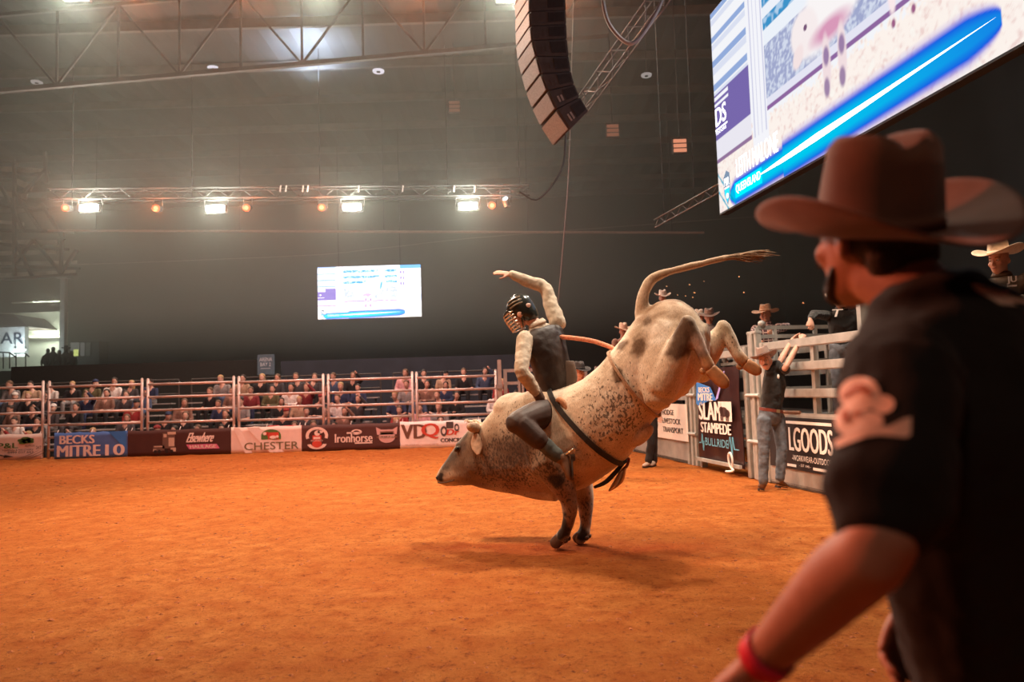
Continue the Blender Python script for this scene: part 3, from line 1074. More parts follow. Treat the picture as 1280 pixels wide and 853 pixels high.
# ================================================================== FAR FENCE
FY = 18.25
RAILM = mat('pale_rail', (0.60, 0.50, 0.46), 0.38, metal=0.35, var=0.12, scale=5)
fence_px = [(-190, -70, 481, 481.5), (-63, 52.5, 480, 478.8), (60.5, 177, 478.8, 478), (184.5, 292.5, 478, 476.5), (299, 405, 476.5, 474.5), (411.5, 517, 474, 462 + 10), (522.5, 622, 471, 468.5)]
flabel = ['pale pipe fence panel out at the far left end of the row', 'pale pipe fence panel behind the white green-lettered banner', 'pale pipe fence panel behind the blue banner', 'pale pipe fence panel behind the dark banner with a truck', 'pale pipe fence panel behind the white banner with a cow', 'pale pipe fence panel behind the dark banner with round badges', 'pale pipe fence panel behind the white banner by the bull']
for k, (xa, xb, ta_, tb_) in enumerate(fence_px):
    A, B_ = P(xa, 575 - xa * 0.03, FY), P(xb, 575 - xb * 0.03, FY)
    x0, x1 = A.x, B_.x
    t = thing('fence_panel', flabel[k], 'fence panel', ((x0 + x1) / 2, FY, 0), 'pipe fence panels round the arena')
    zt = 1.98 - 0.012 * k
    for x in (x0, x1):
        put('post', MB().tube((x, FY, -0.02), (x, FY, zt), 0.034, 10).ball((x, FY, zt), 0.034, nu=10, nv=6), RAILM, t, smooth=True)
    for j, z in enumerate((0.27, 0.58, 0.89, 1.20, 1.53, 1.855)):
        put('rail', MB().tube((x0, FY, z - 0.012 * k), (x1, FY, z - 0.012 * k), 0.032, 10), RAILM, t, smooth=True)
    mbp = MB()
    for z in (0.45, 1.0, 1.6):
        mbp.tube((x1 + 0.05, FY, z), (x1 + 0.11, FY, z), 0.018, 6).tube((x1 + 0.075, FY - 0.03, z - 0.06), (x1 + 0.075, FY - 0.03, z + 0.09), 0.012, 6)
    put('hinge_pin', mbp, mat('dull_steel', (0.25, 0.22, 0.21), 0.5, metal=0.5), t)
# corner post and the yard gates running behind the bull
GALV = mat('galvanised', (0.50, 0.49, 0.46), 0.42, metal=0.35, var=0.16, scale=7, bump=0.1)
GALVD = mat('galvanised_dull', (0.36, 0.35, 0.33), 0.5, metal=0.3, var=0.2, scale=6, bump=0.1)
x = P(627, 556, FY).x
o = thing('corner_post', 'tall steel corner post at the end of the pipe fence', 'post', (x, FY, 0))
put('post', MB().box((x, FY, 1.08), (0.10, 0.10, 2.2)), GALV, o, bevel=0.01)
put('latch', MB().box((x - 0.02, FY - 0.07, 1.5), (0.18, 0.05, 0.1)), GALVD, o)
for k, (pa, pb, lb) in enumerate(((634, 652, 'narrow grey steel yard gate beside the corner post'), (655, 735, 'wide grey steel yard gate behind the rider and bull'))):
    x0, x1 = P(pa, 556, 18.4).x, P(pb, 556, 18.4).x
    t = thing('yard_gate', lb, 'gate', ((x0 + x1) / 2, 18.4, 0), 'grey steel yard gates')
    for x in (x0, x1):
        put('upright', MB().box((x, 18.4, 0.97), (0.09, 0.09, 1.94)), GALV, t)
    for z in (0.2, 0.55, 0.9, 1.25, 1.58, 1.9):
        put('bar', MB().beam((x0, 18.4, z), (x1, 18.4, z), 0.06, 0.075, up=(0, 0, 1)), GALV, t)

# ================================================================== FENCE BANNERS
INK = lambda n, c, r=0.7: mat('ink_' + n, c, r, var=0.06, scale=6)
CREAM = INK('cream', (0.86, 0.74, 0.67))
WHITE = INK('white', (0.92, 0.86, 0.82))
MAROON = INK('maroon', (0.070, 0.030, 0.026))
BLUE = INK('blue', (0.085, 0.20, 0.52))
BLUE2 = INK('blue_light', (0.05, 0.24, 0.72))
GREEN = INK('green', (0.10, 0.22, 0.06))
DGREY = INK('dark_grey', (0.09, 0.075, 0.07))
REDI = INK('red', (0.62, 0.08, 0.05))
PINK = INK('pink', (0.70, 0.20, 0.38))
BROWN = INK('brown', (0.17, 0.085, 0.055))
OLIVE = INK('olive', (0.20, 0.18, 0.09))
BLACKI = INK('black', (0.025, 0.022, 0.022))


def banner(xl, xr, yl, yr, h, m, label, Y=18.15):
    a, b = P(xl, yl, Y), P(xr, yr, Y)
    a, b = Vector((a.x, Y, 0.02)), Vector((b.x, Y, 0.02))
    t = thing('banner', label, 'banner', (a + b) / 2, 'sponsor banners along the pipe fence')
    B = Board(a, b - a, Vector((0, 0, h)), (0, -1, 0))
    # slightly wavy cloth with thickness
    mbb = MB()
    nu, nv = 24, 6
    rows = []
    for j in range(nv + 1):
        for i in range(nu + 1):
            u, v = i / nu, j / nv
            sag = -0.018 * math.sin(PI * ((u * 3) % 1)) * v ** 3
            p = B.at(u, v, 0.004 * math.sin(9 * u + 4 * v) * 0.5) + Vector((0, 0, sag))
            rows.append(p)
    q = len(rows)
    rows2 = [p + Vector((0, 0.012, 0)) for p in rows]
    fs = []
    for j in range(nv):
        for i in range(nu):
            a_ = j * (nu + 1) + i
            fs.append((a_, a_ + 1, a_ + nu + 2, a_ + nu + 1))
            fs.append((a_ + q, a_ + nu + 1 + q, a_ + nu + 2 + q, a_ + 1 + q))
    for i in range(nu):
        fs.append((i, i + q, i + 1 + q, i + 1))
        k_ = nv * (nu + 1) + i
        fs.append((k_, k_ + 1, k_ + 1 + q, k_ + q))
    mbb.add(rows + rows2, fs)
    put('cloth', mbb, m, t, smooth=True)
    for u in (0.03, 0.5, 0.97):
        tie = MB().tube(B.at(u, 0.97, 0.0) + Vector((0, 0.02, 0)), B.at(u, 1.0) + Vector((0, 0.09, 0.06)), 0.008, 5)
        put('tie', tie, WHITE, t)
    return t, B


D = 0.012
# 1 white banner, green lettering
t, B = banner(-72, 52, 578, 576, 0.66, CREAM, 'white banner with green lettering at the left end of the fence')
put('lettering', B.text(MB(), 'P&L', 0.56, 0.76, 0.46, 0.66, D, weight=0.004), GREEN, t, fix=False)
tr = MB()
for cu, cv, r in ((0.80, 0.74, .045), (0.84, 0.80, .05), (0.88, 0.76, .045), (0.85, 0.70, .05), (0.81, 0.66, .04), (0.89, 0.68, .035)):
    B.ellipse(tr, cu, cv, r, r * 1.5, D, k=12)
put('tree_logo', tr, GREEN, t)
put('small_lettering', B.text(B.text(B.text(MB(), 'AUTOS', 0.83, 0.93, 0.50, 0.57, D), 'TOWING & RECOVERY', 0.60, 0.92, 0.36, 0.42, D), '0499 037 662', 0.66, 0.92, 0.26, 0.34, D), DGREY, t, fix=False)
put('service_lettering', B.text(MB(), '24/7', 0.945, 1.0 - 0.003, 0.40, 0.52, D), DGREY, t, fix=False)
rd = MB()
for k in range(10):
    s0, s1 = k / 10, (k + 1) / 10
    for off in (0.0, 0.05, 0.11):
        f = lambda s: (0.80 + off + 0.17 * s - 0.06 * (1 - s), 0.06 + 0.30 * s ** 1.4)
        (u0, v0), (u1, v1) = f(s0), f(s1)
        B.poly(rd, ((u0, v0), (u0 + 0.016 * (1.2 - s0), v0), (u1 + 0.016 * (1.2 - s1), v1), (u1, v1)), D)
put('road_logo', rd, DGREY, t)
put('arrow_logo', B.poly(B.poly(MB(), ((0.50, 0.30), (0.62, 0.20), (0.66, 0.16), (0.64, 0.14), (0.50, 0.26)), D), ((0.63, 0.22), (0.72, 0.14), (0.62, 0.10)), D), DGREY, t)
# 2 blue banner
t, B = banner(67.5, 159, 575.5, 572, 0.66, BLUE, 'blue banner with white block lettering on the pipe fence')
put('stripe', B.poly(MB(), ((0.74, 0.985), (0.985, 0.985), (0.985, 0.30)), D * 0.6), BLUE2, t)
put('lettering', B.text(MB(), 'BECKS', 0.08, 0.55, 0.56, 0.88, D, weight=0.008), WHITE, t, fix=False)
put('lettering', B.text(MB(), 'MITRE', 0.05, 0.63, 0.08, 0.50, D, weight=0.010), WHITE, t, fix=False)
put('number', B.text(MB(), '10', 0.71, 0.96, 0.08, 0.50, D, weight=0.010), WHITE, t, fix=False)
# 3 dark banner with truck
t, B = banner(159.5, 288.5, 572, 569.5, 0.66, MAROON, 'dark banner with a truck and a pink stripe')
tk = MB()
B.rect(tk, 0.34, 0.28, 0.46, 0.86, D)
B.rect(tk, 0.25, 0.20, 0.36, 0.40, D)
put('truck_body', tk, INK('truck', (0.16, 0.11, 0.09)), t)
tk = MB()
for u0, v0, u1, v1 in ((0.39, 0.80, 0.47, 0.90), (0.40, 0.36, 0.455, 0.68), (0.42, 0.16, 0.47, 0.30), (0.26, 0.34, 0.34, 0.38), (0.25, 0.18, 0.28, 0.26), (0.35, 0.70, 0.38, 0.82)):
    put('truck_chrome', B.rect(MB(), u0, v0, u1, v1, D + 0.003), INK('chrome', (0.62, 0.52, 0.42)), t)
tk = MB()
for u0 in (0.27, 0.31, 0.38, 0.43):
    B.ellipse(tk, u0, 0.17, 0.016, 0.07, D + 0.004, k=14)
put('truck_wheel', tk, BLACKI, t)
put('lettering', B.text(MB(), 'Elsewhere', 0.57, 0.82, 0.48, 0.84, D, slant=0.10, weight=0.004), WHITE, t, fix=False)
put('stripe', B.poly(MB(), ((0.57, 0.40), (0.865, 0.40), (0.895, 0.22), (0.60, 0.22)), D), PINK, t)
put('lettering', B.text(MB(), 'HAULAGE', 0.61, 0.86, 0.25, 0.375, D + 0.004, slant=-0.05, weight=0.003), WHITE, t, fix=False)
# 4 white cow banner
t, B = banner(289, 377, 569.5, 566.5, 0.665, CREAM, 'white banner with a red cow in a green arch')
put('stripe', B.poly(B.poly(MB(), ((0.03, 0.97), (0.12, 0.97), (0.30, 0.02), (0.20, 0.02)), D * .6), ((0.22, 0.97), (0.40, 0.97), (0.75, 0.02), (0.55, 0.02)), D * .6), WHITE, t)
put('arch', B.rect(B.ellipse(MB(), 0.57, 0.64, 0.14, 0.24, D, a0=0, a1=180), 0.43, 0.50, 0.71, 0.64, D), GREEN, t)
cw = MB()
B.rect(cw, 0.52, 0.60, 0.68, 0.76, D + .003)
B.rect(cw, 0.48, 0.66, 0.53, 0.78, D + .003)
for u0 in (0.53, 0.565, 0.63, 0.66):
    B.rect(cw, u0, 0.50, u0 + 0.018, 0.62, D + .003)
put('cow_logo', cw, REDI, t)
put('cow_face', B.ellipse(B.ellipse(B.ellipse(MB(), 0.48, 0.72, 0.025, 0.06, D + .006, k=12), 0.60, 0.58, 0.05, 0.06, D + .006, k=12), 0.66, 0.60, 0.02, 0.05, D + .006, k=12), WHITE, t)
put('lettering', B.text(MB(), 'CHESTER', 0.19, 0.96, 0.12, 0.40, D, weight=0.002), OLIVE, t, fix=False)
# 5 dark banner with badges
t, B = banner(377.5, 500, 566.5, 563, 0.665, INK('maroon2', (0.085, 0.036, 0.030)), 'dark banner with three pale badges')
put('badge_ring', B.ellipse(MB(), 0.155, 0.58, 0.115, 0.33, D, a0=-20, a1=200, inner=0.72), CREAM, t)
put('badge_band', B.ellipse(MB(), 0.155, 0.30, 0.10, 0.22, D, a0=190, a1=350, inner=0.62), CREAM, t)
put('badge_rider', B.ellipse(B.rect(MB(), 0.11, 0.42, 0.20, 0.60, D + .003), 0.155, 0.28, 0.05, 0.14, D + .003), REDI, t)
put('badge_horse', B.ellipse(B.ellipse(B.rect(MB(), 0.12, 0.46, 0.19, 0.54, D + .006), 0.16, 0.68, 0.03, 0.10, D + .004), 0.19, 0.72, 0.03, 0.05, D + .004), CREAM, t)
put('badge_lettering', B.text(MB(), 'RODEO', 0.095, 0.215, 0.37, 0.43, D + .008), CREAM, t, fix=False)
put('lettering', B.text(MB(), 'Ironhorse', 0.34, 0.72, 0.30, 0.62, D, weight=0.003), CREAM, t, fix=False)
put('engine_logo', B.rect(B.rect(B.ellipse(MB(), 0.56, 0.68, 0.055, 0.10, D, inner=0.6), 0.46, 0.62, 0.60, 0.68, D), 0.54, 0.24, 0.72, 0.29, D), CREAM, t)
put('bull_badge', B.poly(B.ellipse(MB(), 0.87, 0.46, 0.085, 0.22, D), ((0.76, 0.84), (0.81, 0.74), (0.93, 0.74), (0.98, 0.84), (0.97, 0.55), (0.77, 0.55)), D), INK('pale_pink', (0.66, 0.44, 0.42)), t)
put('bull_badge_band', B.rect(B.rect(MB(), 0.765, 0.42, 0.975, 0.50, D + .004), 0.80, 0.62, 0.94, 0.67, D + .004), BROWN, t)
put('badge_lettering', B.text(MB(), 'BULLRIDE', 0.79, 0.95, 0.43, 0.49, D + .008), CREAM, t, fix=False)
# 6 white banner, big letters, by the bull's head
t, B = banner(500.5, 602, 563, 560, 0.68, WHITE, "white banner with large dark and red letters beside the bull's head")
put('lettering', B.text(MB(), 'VD', 0.02, 0.32, 0.36, 0.88, D, weight=0.010), BROWN, t, fix=False)
put('lettering', B.text(MB(), 'Q', 0.27, 0.48, 0.34, 0.90, D + .004, weight=0.008), REDI, t, fix=False)
put('engine_logo', B.rect(B.ellipse(B.ellipse(MB(), 0.54, 0.60, 0.04, 0.19, D, inner=0.55), 0.70, 0.72, 0.03, 0.14, D, inner=0.55), 0.57, 0.70, 0.66, 0.94, D), DGREY, t)
put('lettering', B.text(MB(), 'Dr', 0.57, 0.72, 0.46, 0.66, D + .004, slant=0.08, weight=0.006), REDI, t, fix=False)
put('lettering', B.text(MB(), 'CONCRETE', 0.50, 0.84, 0.20, 0.34, D, weight=0.004), DGREY, t, fix=False)
put('small_lettering', B.text(MB(), 'QUARRIES / CONCRETE', 0.06, 0.47, 0.09, 0.16, D), INK('tan', (0.55, 0.38, 0.30)), t, fix=False)

# ================================================================== BLEACHERS
PLANK = mat('bench_plank', (0.42, 0.40, 0.38), 0.5, metal=0.2, var=0.15, scale=4)
FRAME = mat('bench_frame', (0.07, 0.065, 0.06), 0.6)
ROW_Y = [19.55 + 0.74 * r for r in range(5)]
ROW_Z = [-0.06 + 0.345 * r for r in range(5)]      # seat heights
sections = [(-16.2, -10.6, 'tiered bench stand behind the left end of the fence'), (-10.2, -4.2, 'tiered bench stand behind the truck and cow banners'), (-3.8, 2.2, 'tiered bench stand behind the rider')]
for x0, x1, lb in sections:
    t = thing('bleacher', lb, 'bleacher', ((x0 + x1) / 2, 21, -0.45), 'tiered bench stands')
    for r in range(5):
        for dy in (-0.10, 0.06):
            put('seat_plank', MB().box(((x0 + x1) / 2, ROW_Y[r] + dy, ROW_Z[r] - 0.02), (x1 - x0, 0.13, 0.035)), PLANK, t)
        put('foot_plank', MB().box(((x0 + x1) / 2, ROW_Y[r] - 0.42, ROW_Z[r] - 0.38), (x1 - x0, 0.24, 0.03)), PLANK, t)
        for x in (x0 + 0.1, (x0 + x1) / 2, x1 - 0.1):
            put('strut', MB().box((x, ROW_Y[r], (ROW_Z[r] - 0.5) / 2), (0.05, 0.05, ROW_Z[r] + 0.42)), FRAME, t)
    put('back_rail', MB().tube((x0, 22.85, 2.05), (x1, 22.85, 2.05), 0.025, 8), FRAME, t)
    put('back_rail', MB().tube((x0, 22.85, 1.6), (x1, 22.85, 1.6), 0.025, 8), FRAME, t)
    for k in range(5):
        x = x0 + (x1 - x0) * k / 4
        put('rail_post', MB().tube((x, 22.85, -0.45), (x, 22.85, 2.05), 0.025, 8), FRAME, t)

# black barrier wall and the low curtain behind the stands
slab('wall_barrier', ((P(16, 446, 24.5).x + P(322, 446, 24.5).x) / 2, 24.5, 1.1), (P(322, 446, 24.5).x - P(16, 446, 24.5).x, 0.15, 3.2), mat('black_barrier', (0.022, 0.021, 0.019), 0.9), 'black barrier wall behind the left stand')
slab('wall_curtain', (P(520, 446, 25).x, 25.2, 1.2), (9.5, 0.1, 2.9), mat('navy_drape', (0.030, 0.034, 0.050), 0.95, var=0.2, scale=2), 'dark blue drape behind the right stand')

# sign on a post
c = P(332.5, 456, 24.0)
t = thing('bay_sign', 'grey-blue sign board on a post above the crowd', 'sign', (c.x, 24.0, -0.45))
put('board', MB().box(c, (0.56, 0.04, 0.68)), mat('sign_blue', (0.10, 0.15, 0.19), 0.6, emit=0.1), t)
put('post', MB().tube((c.x, 24.05, -0.45), (c.x, 24.05, c.z - 0.3), 0.03, 8), FRAME, t)
B = Board(c + Vector((-0.28, -0.022, -0.34)), (0.56, 0, 0), (0, 0, 0.68), (0, -1, 0))
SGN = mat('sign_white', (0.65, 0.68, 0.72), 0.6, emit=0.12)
put('lettering', B.text(B.text(MB(), 'ARENA', 0.12, 0.88, 0.66, 0.84, 0.004), 'BAY 2', 0.18, 0.80, 0.42, 0.60, 0.004), SGN, t, fix=False)
put('line', B.rect(MB(), 0.2, 0.30, 0.78, 0.32), SGN, t)

# ================================================================== LIT BAR AT FAR LEFT
YB = 36.0
WALLC = mat('bar_wall', (0.50, 0.52, 0.46), 0.8, var=0.2, scale=0.6)
t = thing('bar_building', 'small lit bar building with white fascia and dark gable roof at far left', 'building', P(10, 470, YB))
a, b = P(-70, 446, YB), P(33, 446, YB)
top = P(33, 409, YB).z
put('fascia', MB().box(((a.x + b.x) / 2, YB, (b.z + top) / 2), (b.x - a.x, 0.3, top - b.z)), mat('bar_white', (0.66, 0.68, 0.66), 0.7, emit=0.0), t)
put('roof', MB().prism([P(-70, 408, YB - 0.3), P(35, 408, YB - 0.3), P(17, 393, YB - 0.3), P(-60, 390, YB - 0.3)], (0, 3, 0)), mat('bar_roof', (0.05, 0.03, 0.026), 0.8), t)
B = Board(P(1, 430, YB - 0.17), P(32, 430, YB - 0.17) - P(1, 430, YB - 0.17), (0, 0, 0.58))
put('lettering', B.text(MB(), 'AR', 0.0, 0.92, 0.0, 0.98, 0.02, weight=0.01), mat('navy_letter', (0.01, 0.025, 0.06), 0.6), t, fix=False)
for px in (19, 31.5):
    p = P(px, 433, YB - 0.5)
    put('spot_tube', MB().tube(p, p + Vector((0, 0, -0.14)), 0.05, 8).tube(p, p + Vector((0, 0, 0.3)), 0.015, 6), BLACKM, t)
    put('spot_lens', MB().ball(p + Vector((0, 0, -0.17)), 0.045, nu=8, nv=6), glow('spot_lens', (0.85, 1.0, 0.92), 6), t)
    lamp('bar_spot', 'POINT', p + Vector((0, -0.1, -0.4)), None, 26, (0.80, 1.0, 0.90), size=0.1)
lamp('bar_spot', 'POINT', P(18, 428, YB - 1.0), None, 60, (0.75, 0.92, 1.0), size=0.2)
slab('wall_bar', ((P(-80, 440, 38).x + P(80, 440, 38).x) / 2, 38.2, 2.6), (P(80, 440, 38).x - P(-80, 440, 38).x, 0.2, 7.4), WALLC, 'pale rendered wall lit by up-lights behind the bar')
t = thing('wall_ledge', 'pale ledge with hidden lamps on the wall behind the bar', 'ledge', P(56, 421, 37.6))
put('ledge', MB().beam(P(34, 421.5, 37.8), P(76, 421.5, 37.8), 0.2, 0.06, up=(0, 0, 1)), WALLC, t)
put('ledge', MB().beam(P(16, 379, 37.8), P(76, 377, 37.8), 0.2, 0.05, up=(0, 0, 1)), WALLC, t)
for px, py, e in ((40, 417, 40), (57, 418, 70), (70, 418, 55), (45, 374, 32), (65, 374, 26)):
    lamp('up_light', 'POINT', P(px, py, 37.5), None, e, (0.86, 0.95, 0.74), size=0.08)
p0 = P(80, 346, 37)
t = thing('steel_column', 'pale vertical steel column at the end of the lit wall', 'column', (p0.x, 37, -0.45))
put('shaft', MB().box((p0.x, 37, (p0.z - 0.45) / 2), (0.26, 0.26, p0.z + 0.45)), mat('column_paint', (0.34, 0.34, 0.32), 0.6), t, bevel=0.02)
put('cap_plate', MB().box((p0.x, 37, p0.z), (0.6, 0.5, 0.2)), STEEL_L, t)
# low booth with a lit window
a, b = P(88, 446, 37), P(124, 446, 37)
t = thing('ticket_booth', 'low dark booth with a small yellow-lit window at far left', 'booth', ((a.x + b.x) / 2, 37, -0.45))
top = P(106, 427.5, 37).z
put('body', MB().box(((a.x + b.x) / 2, 37.4, (top - 0.45) / 2), (b.x - a.x, 0.8, top + 0.45)), mat('booth_dark', (0.05, 0.05, 0.045), 0.8), t)
B = Board(Vector((a.x, 36.98, a.z)), (b.x - a.x, 0, 0), (0, 0, top - a.z))
put('window_panel', B.rect(MB(), 0.02, 0.30, 0.32, 0.97, 0.01, 0.02), glow('booth_panel', (0.20, 0.21, 0.18), 0.5), t)
put('window_glow', B.rect(MB(), 0.14, 0.02, 0.30, 0.48, 0.04, 0.02), glow('booth_yellow', (0.75, 0.85, 0.25), 0.8), t)
put('door_panel', B.rect(MB(), 0.36, 0.02, 0.50, 0.95, 0.01, 0.02), glow('booth_pale', (0.22, 0.22, 0.20), 0.4), t)
put('door_panel', B.rect(MB(), 0.54, 0.02, 0.70, 0.95, 0.01, 0.02), mat('booth_grey', (0.16, 0.16, 0.14), 0.8), t)
# stair rail
t = thing('stair_rail', 'dark stair railing in front of the lit bar', 'railing', P(16, 460, 30))
sr = MB()
put('handrail', MB().path([P(-30, 440, 30), P(12, 441, 30), P(20, 447, 30)], 0.03, n=6, sub=1).path([P(18, 442, 30), P(32, 442, 30), P(36, 446, 30)], 0.03, n=6, sub=1), BLACKM, t)
for px in (4, 12, 20, 32):
    put('baluster', MB().tube(P(px, 441.5, 30), P(px, 461, 30), 0.022, 6), BLACKM, t)

# ================================================================== CHUTES
CD = Vector((0.184, -1, 0)).normalized()          # along the chutes, towards the viewer
CN = Vector((-1, -0.184, 0)).normalized()         # into the arena


def C(Y, z=0.0, off=0.0):
    "point of the chute line at distance Y; off = metres into the arena"
    return Vector((5.47 - 0.184 * Y, Y, z)) + CN * off


def bar(Ya, Yb, z, w, h, off=0.0):
    return MB().beam(C(Ya, z, off), C(Yb, z, off), w, h, up=(0, 0, 1))


SHEET = mat('sheet_steel', (0.42, 0.40, 0.37), 0.45, metal=0.3, var=0.22, scale=3.5, bump=0.05)
MUD = mat('mud_rubber', (0.10, 0.07, 0.05), 0.9, var=0.3)


def chute_gate(Ya, Yb, label, rails, sheet_top, top=2.0, mids=(), rear=True):
    t = thing('chute_gate', label, 'gate', C((Ya + Yb) / 2), 'steel chute gates')
    for Y in (Ya, Yb):
        put('upright', MB().box(C(Y, top / 2), (0.09, 0.10, top), (CD, CN, Vector((0, 0, 1)))), GALV, t, bevel=0.008)
    for z in rails:
        put('rail', bar(Ya, Yb, z, 0.07, 0.115), GALV, t, bevel=0.012)
    for Y in mids:
        put('brace', MB().box(C(Y, (top + sheet_top) / 2 - 0.03, -0.05), (0.07, 0.06, top - sheet_top - 0.06), (CD, CN, Vector((0, 0, 1)))), GALV, t)
    if sheet_top:
        put('kick_sheet', bar(Ya, Yb, sheet_top / 2 + 0.02, 0.02, sheet_top - 0.02, 0.02), SHEET, t)
        put('sheet_cap', bar(Ya, Yb, sheet_top + 0.02, 0.05, 0.04, 0.0), GALV, t)
        put('rubber_strip', bar(Ya, Yb, 0.03, 0.03, 0.05, 0.015), MUD, t)
    return t


g1 = chute_gate(10.25, 7.75, 'chute gate with the black outdoors banner, man gripping its top rail', (1.905, 1.60, 1.25), 0.95, 1.97, (9.15, 8.2))
put('spring_latch', MB().box(C(9.9, 1.0, 0.05), (0.14, 0.08, 0.06), (CD, CN, Vector((0, 0, 1)))).tube(C(9.9, 1.0, 0.03), C(9.4, 1.0, 0.03), 0.02, 8), mat('rust', (0.20, 0.09, 0.05), 0.7, var=0.3), g1)
g2 = chute_gate(7.55, 5.2, 'nearest chute gate behind the foreground man', (1.905, 1.60, 1.25), 0.95, 1.97, (6.4,))
g0 = chute_gate(12.35, 10.75, 'chute gate under the dark hanging banner', (1.86, 1.55, 1.2, 0.85, 0.5, 0.16), 0, 1.94)
g4 = chute_gate(15.7, 12.85, 'far chute gate with the white livestock sign', (1.86, 1.55, 1.18), 0.42, 1.94, (14.2,))
g5 = chute_gate(18.2, 15.85, 'farthest chute gate behind the bull', (1.86, 1.55, 1.2), 0.42, 1.94, (17.0,))

# heavy slide posts between the gates
for Y, lb, w in ((10.5, 'cluster of tall steel slide posts left of the reaching man', 0.24), (12.6, 'steel slide post between the livestock sign and the dark banner', 0.2), (7.65, 'steel slide post beyond the foreground man', 0.16), (15.78, 'steel slide post hidden by the bull hindquarters', 0.16)):
    t = thing('slide_post', lb, 'post', C(Y), 'steel slide posts between chutes')
    n = 3 if w > 0.2 else 2
    for k in range(n):
        dY = (k - (n - 1) / 2) * w / n * 1.15
        put('post', MB().box(C(Y + dY, 1.06, 0.02 * (k % 2)), (w / n * 0.86, 0.09, 2.12), (CD, CN, Vector((0, 0, 1)))), GALV, t, bevel=0.008)
    put('post_cap', MB().box(C(Y, 2.13), (w * 1.1, 0.11, 0.05), (CD, CN, Vector((0, 0, 1)))), GALV, t, bevel=0.01)
    for z in (0.55, 1.22):
        put('slide_collar', MB().tube(C(Y - w * 0.75, z, 0.07), C(Y + w * 0.75, z, 0.07), 0.028, 8), GALV, t)

# divider between chutes behind the slide posts, with round-topped post
t = thing('chute_divider', 'raised steel guard rail behind the reaching man with a ball-topped post', 'railing', C(10.5, 0, -0.1))
dv = lambda d, z: C(10.45, z, -d)
for z in (2.20, 2.07):
    put('rail', MB().beam(dv(0.02, z), dv(1.25, z), 0.05, 0.055, up=(0, 0, 1)), GALVD, t)
for d in (0.02, 0.30, 0.95, 1.25):
    put('upright', MB().beam(dv(d, 0.0), dv(d, 2.2), 0.05, 0.05), GALVD, t)
put('ball_top', MB().ball(dv(0.10, 2.255), 0.055), GALVD, t, smooth=True)
for z in (0.5, 0.9, 1.3, 1.7):
    put('rail', MB().beam(dv(0.02, z), dv(1.25, z), 0.05, 0.06, up=(0, 0, 1)), GALVD, t)
# back fence of the chutes
t = thing('chute_back_fence', 'dull steel rail fence along the back of the chutes', 'fence', C(11, 0, -1.25))
for z in (0.5, 0.85, 1.2, 1.55, 1.9):
    put('rail', bar(17.5, 4.5, z, 0.05, 0.09, -1.25), GALVD, t)
for Y in (17.4, 15.2, 13.0, 10.6, 8.2, 5.8, 4.6):
    put('post', MB().beam(C(Y, 0, -1.25), C(Y, 1.95, -1.25), 0.08, 0.08), GALVD, t)
# catwalk
t = thing('catwalk', 'dark steel catwalk behind the chutes where the riders stand', 'platform', C(11, 0, -2.0))
for k in range(13):
    put('deck_plate', MB().beam(C(17.4 - k, 0.86, -1.95), C(16.42 - k, 0.86, -1.95), 1.2, 0.04, up=(0, 0, 1)), FRAME, t)
for Y in (17.2, 14.2, 11.2, 8.2, 5.2):
    put('leg', MB().beam(C(Y, 0, -1.5), C(Y, 0.85, -1.5), 0.07).beam(C(Y, 0, -2.4), C(Y, 0.85, -2.4), 0.07), FRAME, t)
# rails seen left of the slide posts
t = thing('side_rail', 'grey railing running back between the dark banner and the catwalk', 'railing', C(12.5, 0, -0.6))
for z in (2.02, 1.9, 1.75):
    put('rail', bar(15.4, 10.8, z, 0.05, 0.05, -0.75), GALVD, t)
for k in range(12):
    put('baluster', MB().beam(C(15.2 - 0.38 * k, 1.7, -0.75), C(15.2 - 0.38 * k, 2.02, -0.75), 0.03), GALVD, t)

# upright with cap seen right of the man with the letter on his chest
t = thing('gate_frame_post', 'short pale capped steel post beside the man in black with a letter', 'post', C(8.45, 0, -0.3))
p = P(1079, 385, 8.6)
put('post', MB().box((p.x, 8.6, p.z / 2 + 0.05), (0.12, 0.10, p.z + 0.1)), GALV, t)
put('post_cap', MB().box((p.x, 8.6, p.z + 0.12), (0.17, 0.14, 0.05)), GALV, t)


# ---- banners on the chutes
def cboard(Ya, Yb, z0, z1, off):
    return Board(C(Ya, z0, off), C(Yb, z0, off) - C(Ya, z0, off), Vector((0, 0, z1 - z0)), CN)


t = thing('outdoors_banner', 'black banner with large white block letters on the chute gate', 'banner', C(9.3, 0.2, 0.05))
B = cboard(10.15, 8.50, 0.25, 0.93, 0.045)
put('cloth', B.rect(MB(), 0, 0, 1, 1, 0, 0.008), mat('black_vinyl', (0.022, 0.021, 0.024), 0.45, var=0.2, scale=5), t)
put('lettering', B.text(MB(), 'LGOODS', 0.305, 0.865, 0.36, 0.815, D, weight=0.008), WHITE, t, fix=False)
put('lettering', B.text(MB(), '-WORKWEAR-OUTDOORS', 0.335, 0.865, 0.175, 0.285, D, weight=0.002), WHITE, t, fix=False)
put('small_lettering', B.text(MB(), '- EST 1946 -', 0.43, 0.58, 0.075, 0.125, D), WHITE, t, fix=False)
put('bar', B.rect(B.rect(B.rect(MB(), 0.26, 0.88, 0.865, 0.935, D), 0.61, 0.05, 0.865, 0.10, D), 0.26, 0.05, 0.385, 0.10, D), WHITE, t)

